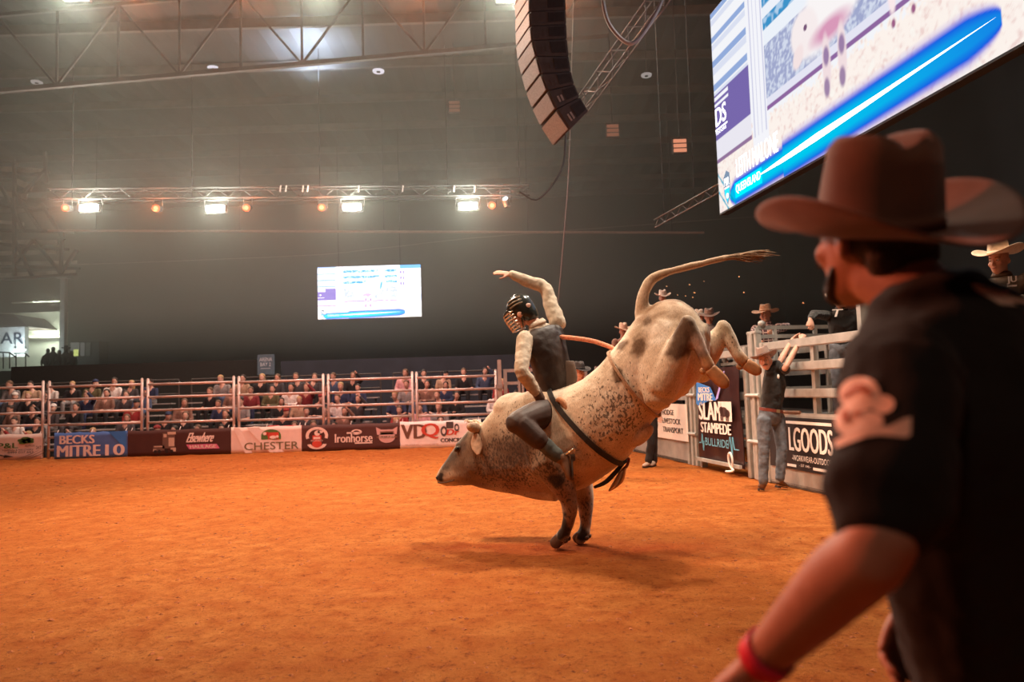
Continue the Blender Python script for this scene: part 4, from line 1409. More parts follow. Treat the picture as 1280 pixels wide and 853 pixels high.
t = thing('stampede_banner', 'dark maroon hanging banner with a bull logo between the posts', 'banner', C(11.6, 0.1, 0.1))
B = cboard(12.30, 10.78, 0.13, 1.66, 0.10)
rows, fs = [], []
for j in range(13):
    for i in range(17):
        u, v = i / 16, j / 12
        w = 0.03 * math.sin(u * 11 + v * 3) * (0.4 + 0.6 * v) + 0.02 * math.sin(v * 9 + u * 14)
        pinch = 0.05 * math.sin(PI * v) * (1 if u > 0.5 else -1) * abs(u - 0.5) * 2 * -1
        rows.append(B.at(u + pinch * 0.5, v, w * 0.5))
for j in range(12):
    for i in range(16):
        a_ = j * 17 + i
        fs.append((a_, a_ + 1, a_ + 18, a_ + 17))
q = len(rows)
fs2 = [tuple(reversed([i + q for i in f])) for f in fs]
put('cloth', MB().add(rows + [p - CN * 0.01 for p in rows], fs + fs2), mat('maroon_vinyl', (0.034, 0.013, 0.013), 0.30, var=0.25, scale=4), t, smooth=True)
DD = 0.04
put('blue_tag', B.poly(MB(), ((0.04, 0.62), (0.07, 0.86), (0.40, 0.80), (0.52, 0.66), (0.38, 0.66), (0.10, 0.60)), DD), BLUE2, t)
put('tag_lettering', B.text(B.text(MB(), 'BECKS', 0.12, 0.38, 0.745, 0.80, DD + .006, weight=0.006), 'MITRE', 0.10, 0.44, 0.655, 0.735, DD + .006, weight=0.008), WHITE, t, fix=False)
put('light_streak', B.poly(MB(), ((0.50, 0.66), (0.56, 0.68), (0.74, 0.96), (0.71, 0.96)), DD), INK('violet', (0.42, 0.36, 0.85)), t)
put('lettering', B.text(MB(), 'SLAM', 0.10, 0.62, 0.45, 0.645, DD, weight=0.014), WHITE, t, fix=False)
put('logo_block', B.rect(MB(), 0.56, 0.45, 0.84, 0.65, DD), WHITE, t)
bl = MB()
B.ellipse(bl, 0.68, 0.545, 0.085, 0.050, DD + .006)
B.ellipse(bl, 0.755, 0.53, 0.05, 0.04, DD + .006)
B.ellipse(bl, 0.63, 0.565, 0.04, 0.035, DD + .006)
for u0 in (0.605, 0.64, 0.72, 0.755):
    B.rect(bl, u0, 0.455, u0 + 0.022, 0.53, DD + .006)
put('bull_logo', bl, MAROON, t)
put('lettering', B.text(MB(), 'STAMPEDE', 0.13, 0.80, 0.315, 0.425, DD, weight=0.010), WHITE, t, fix=False)
CYAN = INK('cyan', (0.16, 0.46, 0.62))
put('lettering', B.text(MB(), 'BULLRIDE', 0.22, 0.74, 0.18, 0.262, DD), CYAN, t, fix=False)
hb = MB()
for pts in (((0.08, 0.20), (0.13, 0.20), (0.15, 0.30), (0.17, 0.12), (0.19, 0.22)), ((0.74, 0.20), (0.78, 0.30), (0.81, 0.10), (0.83, 0.30), (0.86, 0.18), (0.95, 0.18))):
    for (u0, v0), (u1, v1) in zip(pts[:-1], pts[1:]):
        hb.beam(B.at(u0, v0, DD), B.at(u1, v1, DD), 0.012, 0.012)
put('pulse_line', hb, CYAN, t)
put('gate_bar', bar(12.3, 10.8, 0.16, 0.05, 0.05, 0.16), GALV, t)
# white rope loop at its foot
pp = [C(10.98, 0.10, 0.2), C(10.92, 0.26, 0.22), C(10.98, 0.36, 0.22), C(11.06, 0.30, 0.21), C(11.02, 0.16, 0.21), C(10.9, 0.10, 0.22), C(11.1, 0.07, 0.24)]
o = put('rope_loop', MB().path(pp, 0.016, n=8), WHITE, loc=pp[0], smooth=True)
tag(o, 'white rope loop lying against the foot of the dark hanging banner', 'rope')

t = thing('livestock_sign', 'white sign with dark lettering on the far chute gate', 'sign', C(14, 0.4, 0.06))
B = cboard(15.2, 12.78, 0.40, 1.06, 0.06)
put('board', B.rect(MB(), 0, 0, 1, 1, 0, 0.012), CREAM, t)
tx = MB()
for k, w in enumerate(('HODGE', 'LIVESTOCK', 'TRANSPORT')):
    v0 = 0.68 - k * 0.245
    B.text(tx, w, 0.54, 0.54 + (0.22, 0.34, 0.38)[k], v0, v0 + 0.15, 0.016, weight=0.004)
put('lettering', tx, DGREY, t, fix=False)
put('red_logo', B.poly(MB(), ((0.06, 0.2), (0.30, 0.2), (0.34, 0.5), (0.22, 0.7), (0.10, 0.55)), 0.016), REDI, t)
# raised stand behind the far chutes
q = P(828.5, 470, 16.2)
t = thing('raised_stand', 'raised steel stand behind the far chutes under the white-hatted man', 'platform', (q.x, 16.2, 0))
put('deck', MB().box((q.x, 16.3, 1.68), (1.3, 1.2, 0.05)), FRAME, t)
for dx in (-0.6, 0.6):
    for dy in (15.75, 16.85):
        put('leg', MB().box((q.x + dx, dy, 0.83), (0.06, 0.06, 1.66)), FRAME, t)

# ================================================================== PEOPLE
SKIN = mat('skin', (0.56, 0.30, 0.215), 0.5, var=0.08, scale=25, bump=0.05)
SKIN_D = mat('skin_tan', (0.46, 0.23, 0.16), 0.5, var=0.08, scale=25)
EYE = mat('eye_dark', (0.03, 0.02, 0.015), 0.2)
EYEW = mat('eye_white', (0.75, 0.70, 0.65), 0.3)
LIP = mat('lip', (0.36, 0.12, 0.10), 0.5)
HAIR_D = mat('hair_dark', (0.030, 0.018, 0.012), 0.6, var=0.3, scale=60, bump=0.5, bscale=120)
HAIR_B = mat('hair_brown', (0.12, 0.065, 0.035), 0.6, var=0.3, scale=60, bump=0.5, bscale=120)
BOOTM = mat('boot_leather', (0.16, 0.085, 0.05), 0.5, var=0.25, scale=15)
DENIM = mat('denim', (0.13, 0.15, 0.18), 0.85, var=0.35, scale=14, bump=0.25, bscale=220)
BLACKC = mat('black_cotton', (0.016, 0.015, 0.015), 0.9, var=0.2, scale=9, bump=0.2, bscale=160, sheen=0.15)
BELT = mat('belt_leather', (0.20, 0.045, 0.030), 0.45)
FELT_BR = mat('felt_brown', (0.135, 0.056, 0.033), 0.85, var=0.14, scale=20, bump=0.12, bscale=260, sheen=0.3)
FELT_TAN = mat('felt_tan', (0.42, 0.24, 0.15), 0.85, var=0.12, scale=20, sheen=0.2)
FELT_GREY = mat('felt_grey', (0.25, 0.165, 0.135), 0.85, var=0.12, scale=20, sheen=0.2)
FELT_WHITE = mat('felt_white', (0.82, 0.70, 0.60), 0.8, var=0.06, scale=20)
STRAW = mat('straw', (0.78, 0.58, 0.42), 0.8, var=0.1, scale=40)


def V3(p):
    return Vector(p)


def hand(mb, w, d, n, t, curl=(0.25, 0.35, 0.25), s=1.0, spread=0.10, thumb=0.5, taper=1.0):
    "palm, four unequal bent fingers, thumb off the side. w wrist, d pointing, n palm side, t thumb side"
    d = V3(d).normalized()
    t = (V3(t) - d * V3(t).dot(d)).normalized()
    nn = d.cross(t).normalized()
    n = nn if nn.dot(V3(n)) > 0 else -nn
    w = V3(w)
    L, W = 0.092 * s, 0.040 * s
    mb.loft([(w - d * 0.02 * s, t * 0.026 * s, n * 0.020 * s), (w + d * 0.02 * s, t * 0.031 * s, n * 0.019 * s), (w + d * L * 0.6, t * W, n * 0.0165 * s), (w + d * L, t * W * 0.96, n * 0.0125 * s)], n=14, sub=3)
    lens = (0.070, 0.079, 0.073, 0.057)
    for k in range(4):
        off = (1.5 - k) * 0.0205 * s
        a = (1.5 - k) * spread
        fd = (d * math.cos(a) + t * math.sin(a)).normalized()
        p = w + d * (L - (0.004, 0, 0.003, 0.010)[k] * s) + t * off
        pts, rad = [p - fd * 0.012 * s, p], [0.0098 * s, 0.0100 * s]
        cur = 0.0
        for seg, cu, r in zip((0.45, 0.32, 0.23), curl if not isinstance(curl[0], (tuple, list)) else curl[k], (0.0094, 0.0086, 0.0074)):
            cur += cu
            v = fd * math.cos(cur) + n * math.sin(cur)
            p = p + v * lens[k] * seg * s
            pts.append(p)
            rad.append(r * s)
        mb.path(pts, rad, n=8, sub=2)
    b = w + d * 0.026 * s + t * 0.024 * s
    td = (d * 0.75 + t * math.sin(thumb) * 1.1 + n * 0.25).normalized()
    p1 = b + td * 0.040 * s
    p2 = p1 + (td * 0.8 + d * 0.4 + n * 0.15).normalized() * 0.032 * s
    p3 = p2 + (td * 0.5 + d * 0.7 + n * 0.2).normalized() * 0.024 * s
    mb.path([b - td * 0.01 * s, p1, p2, p3], [0.016 * s, 0.0125 * s, 0.0105 * s, 0.0085 * s], n=8, sub=2)


def head_shape(mb, c, f, u, s=1.0, nose=True, beard=0.0):
    c, f, u = V3(c), V3(f).normalized(), V3(u).normalized()
    u = (u - f * u.dot(f)).normalized()
    r = f.cross(u).normalized()
    rows = ((-0.118, 0.052, 0.026, 0.026), (-0.098, 0.040, 0.046, 0.050), (-0.060, 0.020, 0.060, 0.078), (-0.02, 0.006, 0.069, 0.090), (0.02, 0.000, 0.074, 0.097), (0.06, -0.005, 0.074, 0.095), (0.095, -0.010, 0.058, 0.075), (0.112, -0.012, 0.036, 0.046))
    mb.loft([(c + (u * a + f * b) * s, r * w * s, f * dd * s) for a, b, w, dd in rows], n=20, sub=3)
    if nose:
        mb.path([c + (u * 0.012 + f * 0.090) * s, c + (u * -0.012 + f * 0.104) * s, c + (u * -0.030 + f * 0.116) * s], [0.008 * s, 0.010 * s, 0.0135 * s], n=8, sub=2)
        for k in (-1, 1):
            mb.ball(c + (u * -0.034 + f * 0.103 + r * 0.012 * k) * s, 0.010 * s, nu=8, nv=6)
            mb.ball(c + (u * 0.026 + f * 0.078 + r * 0.030 * k) * s, (0.026 * s, 0.016 * s, 0.010 * s), (r, f, u), nu=10, nv=6)
            mb.ball(c + (u * -0.028 + f * 0.070 + r * 0.040 * k) * s, 0.024 * s, nu=10, nv=6)
        mb.ball(c + (u * -0.066 + f * 0.088) * s, (0.025 * s, 0.014 * s, 0.014 * s), (r, f, u), nu=10, nv=6)
    for k in (-1, 1):
        mb.ball(c + (r * 0.078 * k + u * -0.012 + f * -0.014) * s, (0.010 * s, 0.020 * s, 0.032 * s), (r, (f - r * 0.4 * k), u), nu=10, nv=8)
    return r


def face_parts(root, c, f, u, s=1.0, hair=None, stubble=None):
    c, f, u = V3(c), V3(f).normalized(), V3(u).normalized()
    u = (u - f * u.dot(f)).normalized()
    r = f.cross(u).normalized()
    for k in (-1, 1):
        e = put('eye', MB().ball(c + (u * 0.004 + f * 0.084 + r * 0.031 * k) * s, 0.0115 * s, nu=10, nv=7), EYEW, root, smooth=True)
        put('pupil', MB().ball(c + (u * 0.004 + f * 0.0935 + r * 0.031 * k) * s, 0.006 * s, nu=8, nv=6), EYE, e, smooth=True)
        put('eyebrow', MB().path([c + (u * 0.026 + f * 0.090 + r * 0.014 * k) * s, c + (u * 0.032 + f * 0.089 + r * 0.032 * k) * s, c + (u * 0.026 + f * 0.078 + r * 0.050 * k) * s], 0.0045 * s, n=6, sub=2), hair or HAIR_D, root)
    put('mouth', MB().ball(c + (u * -0.066 + f * 0.101) * s, (0.022 * s, 0.004 * s, 0.006 * s), (r, f, u), nu=10, nv=6), LIP, root, smooth=True)
    return r


def hair_cap(root, c, f, u, m, s=1.0, low=-0.07, name='hair'):
    c, f, u = V3(c), V3(f).normalized(), V3(u).normalized()
    u = (u - f * u.dot(f)).normalized()
    r = f.cross(u).normalized()
    mb = MB()
    mb.ball(c + (u * 0.035 - f * 0.014) * s, (0.082 * s, 0.104 * s, 0.088 * s), (r, f, u))
    mb.ball(c + (u * (low * 0.5) - f * 0.052) * s, (0.070 * s, 0.050 * s, 0.075 * s), (r, f, u))
    put(name, voxel(mb, 0.010 * s, 2), m, root)


def hat(root, c, f, u, m, s=1.0, brim=0.105, curl=0.055, dip=0.02, crown=0.125, crease=0.035, band=None, name='cowboy_hat', asN=44, wide=1.0):
    "felt western hat: oval crown with a centre crease and two side dents, brim rolled up at the sides"
    c, f, u = V3(c), V3(f).normalized(), V3(u).normalized()
    u = (u - f * u.dot(f)).normalized()
    r = f.cross(u).normalized()
    rows = []

    def ring(fn):
        return [fn(2 * PI * i / asN) for i in range(asN)]
    A, B = 0.104 * s, 0.086 * s
    for q in (1.0, 0.92, 0.78, 0.6, 0.4, 0.2, 0.06):
        def br(t, q=q):
            ct, st = math.cos(t), math.sin(t)
            w = brim * s * (1 + 0.10 * abs(ct)) * wide
            up = curl * s * (st * st) ** 0.8 * q ** 1.7 - dip * s * ct * ct * q
            pull = 1 - 0.14 * (st * st) * q ** 2.2 * (curl / 0.055)
            return c + f * ct * (A + w * q) + r * st * (B + w * q * pull) + u * up
        rows.append(ring(br))

    def top_z(x, y, h):
        z = h + 0.012 * s * (1 - x * x) - crease * s * math.exp(-(y / 0.34) ** 2) * (0.75 + 0.25 * math.cos(PI * x * 0.5))
        z -= 0.018 * s * max(0, x) ** 2
        return z
    for t_ in (0.0, 0.25, 0.5, 0.72, 0.88):
        def cr(t, t_=t_):
            ct, st = math.cos(t), math.sin(t)
            k = 1 - 0.10 * t_ ** 1.5
            pinch = 1 - 0.20 * t_ ** 2 * max(0, ct) ** 2
            dent = 1 - 0.10 * t_ ** 2 * math.exp(-((abs(t if t < PI else t - 2 * PI) - 0.9) / 0.35) ** 2)
            return c + f * ct * A * k * dent + r * st * B * k * pinch * dent + u * crown * s * t_
        rows.append(ring(cr))
    for q in (0.96, 0.84, 0.64, 0.42, 0.2, 0.05):
        def tp(t, q=q):
            ct, st = math.cos(t), math.sin(t)
            pinch = 1 - 0.20 * max(0, ct) ** 2
            x, y = ct * q, st * q
            edge = (1 - q) if q > 0.9 else 0
            z = top_z(x, y, crown * s) - (0.010 * s if q > 0.9 else 0)
            return c + f * ct * A * 0.90 * q + r * st * B * 0.90 * q * pinch + u * z
        rows.append(ring(tp))
    mb = MB()
    vs = [p for rw in rows for p in rw]
    fs = []
    for k in range(len(rows) - 1):
        for i in range(asN):
            j = (i + 1) % asN
            fs.append((k * asN + i, k * asN + j, (k + 1) * asN + j, (k + 1) * asN + i))
    fs.append(tuple(range((len(rows) - 1) * asN, len(rows) * asN)))
    me = MB().add(vs, fs).mesh('hat')
    bm = bmesh.new()
    bm.from_mesh(me)
    bmesh.ops.recalc_face_normals(bm, faces=list(bm.faces))
    bmesh.ops.solidify(bm, geom=list(bm.faces), thickness=0.004 * s)
    bm.to_mesh(me)
    bm.free()
    o = put(name, me, m, root, smooth=True)
    bd = MB()
    rr = []
    for i in range(asN):
        t = 2 * PI * i / asN
        d = f * math.cos(t) * A + r * math.sin(t) * B
        e = d.normalized() * 0.004 * s
        rr.append([c + d + e + u * 0.004 * s, c + d + e * 1.3 + u * 0.016 * s, c + d * 0.985 + e + u * 0.028 * s, c + d * 0.96 + u * 0.016 * s])
    rr.append(rr[0])
    bd.rings(rr, cap=False)
    put('hat_band', bd, band or m, o, smooth=True)
    return o


def tube_limb(mb, pts, rad, n=14):
    mb.path(pts, rad, n=n, sub=3)


def torso_rows(J, grow=0.0, top=True, s=1.0, belly=0.0):
    pel, che, nck = J['pelvis'], J['chest'], J['neck']
    lh = (J['hip'][1] - J['hip'][0]).normalized()
    ls = (J['sh'][1] - J['sh'][0]).normalized()
    half = (J['sh'][1] - J['sh'][0]).length / 2
    rows = []
    spec = [(-0.08, 0.150, 0.105), (0.0, 0.160, 0.112), (0.30, 0.142, 0.105 + belly), (0.62, 0.158, 0.115 + belly * .4), (1.0, 0.170, 0.120)]
    for t, w, d in spec:
        p = pel.lerp(che, t)
        l = lh.lerp(ls, max(0, min(1, t))).normalized()
        ax = (che - pel).normalized()
        l = (l - ax * l.dot(ax)).normalized()
        fr = l.cross(ax).normalized()
        rows.append((p, l * (w + grow) * s, fr * (d + grow) * s))
    ax = (nck - che).normalized()
    l = (ls - ax * ls.dot(ax)).normalized()
    fr = l.cross(ax).normalized()
    rows.append((che.lerp(nck, 0.45), l * (half * 0.92 + grow), fr * (0.102 + grow) * s))
    rows.append((che.lerp(nck, 0.78), l * (half * 0.72 + grow), fr * (0.080 + grow) * s))
    rows.append((che.lerp(nck, 1.0), l * (0.072 + grow) * s, fr * (0.064 + grow) * s))
    return rows


def boot(root, an, toe, kn, m, s=1.0, shaft=0.0, sole=True):
    an, toe, kn = V3(an), V3(toe), V3(kn)
    d = (toe - an)
    up = (kn - an).normalized()
    fwd = (d - up * d.dot(up)).normalized()
    sd = fwd.cross(up).normalized()
    heel = an - fwd * 0.055 * s - up * 0.055 * s
    tip = toe
    ft = (tip - heel)
    fd = ft.normalized()
    nu = (up - fd * up.dot(fd)).normalized()
    mb = MB()
    L = ft.length
    mb.loft([(heel + nu * 0.02 * s, sd * 0.030 * s, nu * 0.030 * s), (heel + fd * L * 0.25 + nu * 0.028 * s, sd * 0.036 * s, nu * 0.042 * s), (heel + fd * L * 0.55 + nu * 0.018 * s, sd * 0.043 * s, nu * 0.032 * s), (heel + fd * L * 0.82 + nu * 0.010 * s, sd * 0.040 * s, nu * 0.024 * s), (tip + nu * 0.004 * s, sd * 0.022 * s, nu * 0.016 * s)], n=14, sub=3)
    mb.path([an - up * 0.02 * s, an + up * (0.06 + shaft) * s], [0.050 * s, 0.056 * s], n=12, sub=2)
    b = put('boot', voxel(mb, 0.010 * s, 3), m, root)
    if sole:
        sl = MB()
        sl.prism([heel + fd * (x * L) + sd * y * s - nu * 0.018 * s for x, y in ((-0.06, 0.026), (0.3, 0.032), (0.65, 0.042), (0.9, 0.034), (1.04, 0.0), (0.9, -0.034), (0.65, -0.042), (0.3, -0.032), (-0.06, -0.026))], nu * -0.012 * s)
        sl.prism([heel + fd * (x * L) + sd * y * s - nu * 0.028 * s for x, y in ((-0.06, 0.028), (0.22, 0.032), (0.22, -0.032), (-0.06, -0.028))], nu * -0.022 * s)
        put('sole', sl, mat('boot_sole', (0.05, 0.03, 0.02), 0.7), b)


def person(name, label, J, s=1.0, vx=0.011, skin=None, shirt=None, sleeve='short', trousers=None, boots=None, hands=((), ()), hair=HAIR_B, face=True, group=None, belly=0.0, tucked=True, belt=False, collar=False, loose=0.0, legs=True, sleeve_r=1.0, head_s=None):
    "J joints in world space; index 0 = left, 1 = right of the person"
    base = J.get('base') or V3((J['pelvis'].x, J['pelvis'].y, 0))
    root = thing(name, label, 'person', base, group)
    skin = skin or SKIN
    body = MB()
    hs = head_s or s
    head_shape(body, J['head'], J['face'], J['up'], hs)
    hc, f, u = J['head'], V3(J['face']).normalized(), V3(J['up']).normalized()
    body.path([J['neck'] - (J['neck'] - J['chest']) * 0.3, J['neck'], hc - u * 0.06 * s - f * 0.018 * s], [0.07 * s, 0.056 * s, 0.054 * s], n=14, sub=3)
    body.loft(torso_rows(J, -0.012, s=s, belly=belly), n=20, sub=3)
    for k in (0, 1):
        sh, el, wr = J['sh'][k], J['el'][k], J['wr'][k]
        fm = el.lerp(wr, 0.3)
        tube_limb(body, [sh, sh.lerp(el, 0.45), el, fm, wr], [0.056 * s, 0.048 * s, 0.039 * s, 0.042 * s, 0.027 * s])
        if hands[k]:
            hd = dict(hands[k])
            hand(body, wr, hd['d'], hd['n'], hd['t'], hd.get('curl', (0.25, 0.35, 0.25)), s * hd.get('s', 1.0), hd.get('spread', 0.1), hd.get('thumb', 0.5))
        else:
            d = (wr - el).normalized()
            a, b = perp(d)
            hand(body, wr, d, a, b, (0.4, 0.5, 0.4), s)
        if legs:
            hp, kn, an = J['hip'][k], J['kn'][k], J['an'][k]
            tube_limb(body, [hp, hp.lerp(kn, 0.4), kn, kn.lerp(an, 0.3), an], [0.080 * s, 0.075 * s, 0.052 * s, 0.054 * s, 0.036 * s])
    put('body', voxel(body, vx, 2), skin, root)
    if face:
        face_parts(root, hc, f, u, hs, hair)
    if shirt:
        mb = MB()
        rows = torso_rows(J, 0.010 + loose, s=s, belly=belly)
        mb.loft(rows[(1 if tucked else 0):], n=24, sub=4)
        for k in (0, 1):
            sh, el, wr = J['sh'][k], J['el'][k], J['wr'][k]
            g = sleeve_r
            if sleeve == 'short':
                e = sh.lerp(el, 0.80)
                tube_limb(mb, [sh, sh.lerp(el, 0.4), e], [0.072 * s * g, 0.067 * s * g, 0.070 * s * g])
            elif sleeve == 'long':
                tube_limb(mb, [sh, sh.lerp(el, 0.5), el, el.lerp(wr, 0.4), wr.lerp(el, 0.06)], [0.070 * s * g, 0.062 * s * g, 0.056 * s * g, 0.052 * s * g, 0.040 * s * g])
        me = voxel(mb, vx * 1.05, 3)
        # cloth creases
        crumple(me, (0.008, 13), (0.004, 31))
        so = put('shirt', me, shirt, root)
        if collar:
            ax = (J['neck'] - J['chest']).normalized()
            mc = MB()
            l = (J['sh'][1] - J['sh'][0]).normalized()
            fr = l.cross(ax).normalized()
            cc = J['neck'] + ax * 0.005
            rr = []
            for i in range(20):
                t = 2 * PI * i / 20
                d = l * math.cos(t) * 0.070 * s + fr * math.sin(t) * 0.068 * s
                rr.append([cc + d * 1.05, cc + d * 0.98 + ax * 0.04 * s, cc + d * 1.22 + ax * 0.012 * s, cc + d * 1.26 - ax * 0.008 * s])
            rr.append(rr[0])
            put('collar', mc.rings(rr, cap=False), shirt if collar is True else collar, root, smooth=True)
    if trousers and legs:
        mb = MB()
        rows = torso_rows(J, 0.014, s=s)[:2]
        ax = (J['chest'] - J['pelvis']).normalized()
        top = J['pelvis'].lerp(J['chest'], 0.16)
        rows = [(J['pelvis'] - ax * 0.07 * s, rows[0][1] * 0.92, rows[0][2] * 0.92), (J['pelvis'], rows[1][1], rows[1][2]), (top, rows[1][1] * 0.98, rows[1][2] * 0.98)]
        mb.loft(rows, n=20, sub=3)
        for k in (0, 1):
            hp, kn, an = J['hip'][k], J['kn'][k], J['an'][k]
            tube_limb(mb, [hp, hp.lerp(kn, 0.45), kn, kn.lerp(an, 0.5), an.lerp(kn, 0.04)], [0.098 * s, 0.088 * s, 0.072 * s, 0.066 * s, 0.064 * s])
        me = voxel(mb, vx * 1.05, 3)
        crumple(me, (0.008, 11), (0.003, 29), seed=3)
        put('trousers', me, trousers, root)
        if belt:
            r0 = rows[2]
            mbb = MB()
            rr = []
            for i in range(24):
                t = 2 * PI * i / 24
                d = r0[1] * math.cos(t) * 1.03 + r0[2] * math.sin(t) * 1.05
                rr.append([r0[0] + d - ax * 0.02, r0[0] + d + ax * 0.02, r0[0] + d * 0.95 + ax * 0.02, r0[0] + d * 0.95 - ax * 0.02])
            rr.append(rr[0])
            put('belt', mbb.rings(rr, cap=False), BELT, root)
            fr = r0[2]
            put('buckle', MB().box(r0[0] + fr * 1.08 * (1 if fr.dot(V3(J['face'])) > 0 else -1), (0.06, 0.045, 0.014), ((r0[1]).normalized(), ax, fr.normalized())), mat('buckle', (0.45, 0.33, 0.2), 0.3, metal=0.8), root, bevel=0.004)
    if boots and legs:
        for k in (0, 1):
            boot(root, J['an'][k], J['toe'][k], J['kn'][k], boots, s)
    return root


def stand(base, yaw, h=1.76, lean=0.0):
    "joints of a standing figure; yaw 0 faces the camera (-Y)"
    s = h / 1.76
    base = V3(base)
    f = V3((math.sin(yaw), -math.cos(yaw), 0))
    l = V3((math.cos(yaw), math.sin(yaw), 0))       # towards the person's left seen from the front = +X when facing camera
    up = V3((0, 0, 1))
    q = lambda x, y, z: base + l * x * s + f * y * s + up * z * s
    J = dict(base=base, pelvis=q(0, 0, 0.98), chest=q(0, 0.0 + lean, 1.32), neck=q(0, lean, 1.49), head=q(0, 0.03 + lean * 1.3, 1.64), face=f.copy(), up=up.copy(),
             sh=[q(0.185, lean, 1.43), q(-0.185, lean, 1.43)], el=[q(0.24, lean * .6, 1.14), q(-0.24, lean * .6, 1.14)], wr=[q(0.23, 0.08, 0.90), q(-0.23, 0.08, 0.90)],
             hip=[q(0.09, 0, 0.93), q(-0.09, 0, 0.93)], kn=[q(0.10, 0.02, 0.50), q(-0.10, 0.02, 0.50)], an=[q(0.11, -0.02, 0.085), q(-0.11, -0.02, 0.085)], toe=[q(0.14, 0.16, 0.035), q(-0.14, 0.16, 0.035)])
    return J, s
from mathutils.bvhtree import BVHTree

# ================================================================== THE BULL
BL_LAT = Vector((math.sin(math.radians(22)), math.cos(math.radians(22)), 0))


def by(x):
    return 6.55 - (x - 672) * 0.0028


BULL = thing('bull', 'speckled cream and grey bull bucking with both hind legs kicked high', 'bull', G(712, 682))


def bst(tx, ty, bx, by_, hw):
    Yt, Yb = by(tx), by(bx)
    Ym = (Yt + Yb) / 2
    a, b = P(tx, ty, Ym), P(bx, by_, Ym)
    return ((a + b) / 2, (a - b) / 2, BL_LAT * hw)


mb = MB()
mb.loft([bst(*q) for q in ((880, 404, 886, 428, .11), (866, 385, 884, 460, .21), (838, 374, 858, 491, .27), (806, 388, 830, 512, .285), (780, 422, 806, 538, .31), (752, 456, 790, 566, .335), (722, 478, 764, 588, .345), (690, 487, 735, 608, .335), (660, 488, 702, 618, .30), (634, 500, 664, 616, .225), (613, 516, 632, 611, .17), (600, 532, 608, 606, .125))], n=32, sub=4, pw=2.15)
# head
mb.loft([bst(*q) for q in ((606, 528, 618, 602, .125), (592, 533, 602, 606, .13), (581, 544, 588, 607, .115), (571, 556, 574, 607, .100), (561, 571, 564, 607, .090), (553, 583, 557, 607, .085), (548.5, 591, 552, 605, .070))], n=28, sub=4, pw=2.3)
mb.ball(P(596, 578, 6.72), (0.12, 0.10, 0.15))            # jowl
mb.ball(P(579, 556, by(578)) - BL_LAT * 0.085, 0.034)     # brow
mb.ball(P(555, 595, by(555)) - BL_LAT * 0.045, 0.042)     # nostril swell
mb.ball(P(560, 601, by(560)), (0.085, 0.07, 0.035))       # chin
# dewlap
mb.loft([(P(590, 603, 6.78), Vector((0, 0, 0.03)), BL_LAT * 0.05), (P(625, 607, 6.68), Vector((0, 0, 0.06)), BL_LAT * 0.045), (P(660, 612, 6.6), Vector((0, 0, 0.07)), BL_LAT * 0.06), (P(695, 620, 6.5), Vector((0, 0, 0.06)), BL_LAT * 0.09)], n=14, sub=3)
# hump and shoulder masses
mb.ball(P(645, 512, 6.62), (0.22, 0.17, 0.16))
mb.ball(P(688, 560, 6.36), (0.25, 0.15, 0.30))
mb.ball(P(700, 560, 6.82), (0.24, 0.15, 0.29))
# near hind: thigh, gaskin, cannon
mb.path([P(838, 418, 6.02), P(829, 462, 5.92), P(824, 492, 5.86)], [0.23, 0.205, 0.14], n=18, sub=4)
mb.path([P(826, 484, 5.84), P(842, 452, 5.76), P(855, 420, 5.69), P(861, 404, 5.66)], [0.145, 0.125, 0.085, 0.062], n=16, sub=4)
mb.path([P(860, 403, 5.66), P(868, 420, 5.645), P(877, 440, 5.63), P(886, 459, 5.62)], [0.062, 0.057, 0.047, 0.052], n=14, sub=4)
# far hind
mb.path([P(856, 425, 6.28), P(870, 452, 6.36), P(876, 462, 6.38)], [0.20, 0.16, 0.12], n=16, sub=4)
mb.path([P(872, 458, 6.36), P(886, 438, 6.34), P(898, 420, 6.31), P(905, 410, 6.30)], [0.13, 0.11, 0.080, 0.062], n=16, sub=4)
mb.path([P(904, 409, 6.30), P(912, 424, 6.28), P(921, 440, 6.265), P(930, 453, 6.25)], [0.064, 0.060, 0.050, 0.055], n=14, sub=4)
# near fore
mb.path([P(688, 575, 6.34), P(702, 604, 6.31), P(711, 626, 6.31), P(712, 641, 6.33), P(709, 657, 6.37), P(705, 668, 6.42)], [0.19, 0.125, 0.085, 0.068, 0.050, 0.055], n=16, sub=4)
mb.path([P(705, 667, 6.42), P(699, 676, 6.47)], [0.055, 0.055], n=14, sub=3)
# far fore
mb.path([P(716, 585, 6.78), P(726, 610, 6.72), P(731, 628, 6.69), P(732, 640, 6.67), P(732, 655, 6.65), P(730, 666, 6.64)], [0.17, 0.115, 0.078, 0.064, 0.048, 0.053], n=16, sub=4)
mb.path([P(730, 665, 6.64), P(725, 673, 6.63)], [0.053, 0.053], n=14, sub=3)
# tail bone
TP = [(806, 396, 6.12), (803, 380, 6.10), (806, 364, 6.09), (815, 350, 6.08), (830, 342, 6.08), (852, 336, 6.07), (880, 329, 6.06), (905, 323, 6.05), (925, 320, 6.05)]
mb.path([P(*p) for p in TP], [0.085, 0.062, 0.050, 0.043, 0.038, 0.034, 0.030, 0.026, 0.016], n=12, sub=4)
# sheath / belly fold
mb.ball(P(800, 545, 6.14), (0.14, 0.08, 0.06), (Vector((0.75, -0.3, 0.58)), BL_LAT, Vector((-0.5, 0.2, 0.8))))
mb.ball(P(852, 478, 6.15), (0.08, 0.08, 0.12))
bull_me = voxel(mb, 0.0125, 4)
crumple(bull_me, (0.012, 4.0), (0.006, 9.0), (0.0025, 24.0), seed=2.0)


HB = BVHTree.FromPolygons([v.co for v in bull_me.vertices], [tuple(p.vertices) for p in bull_me.polygons])


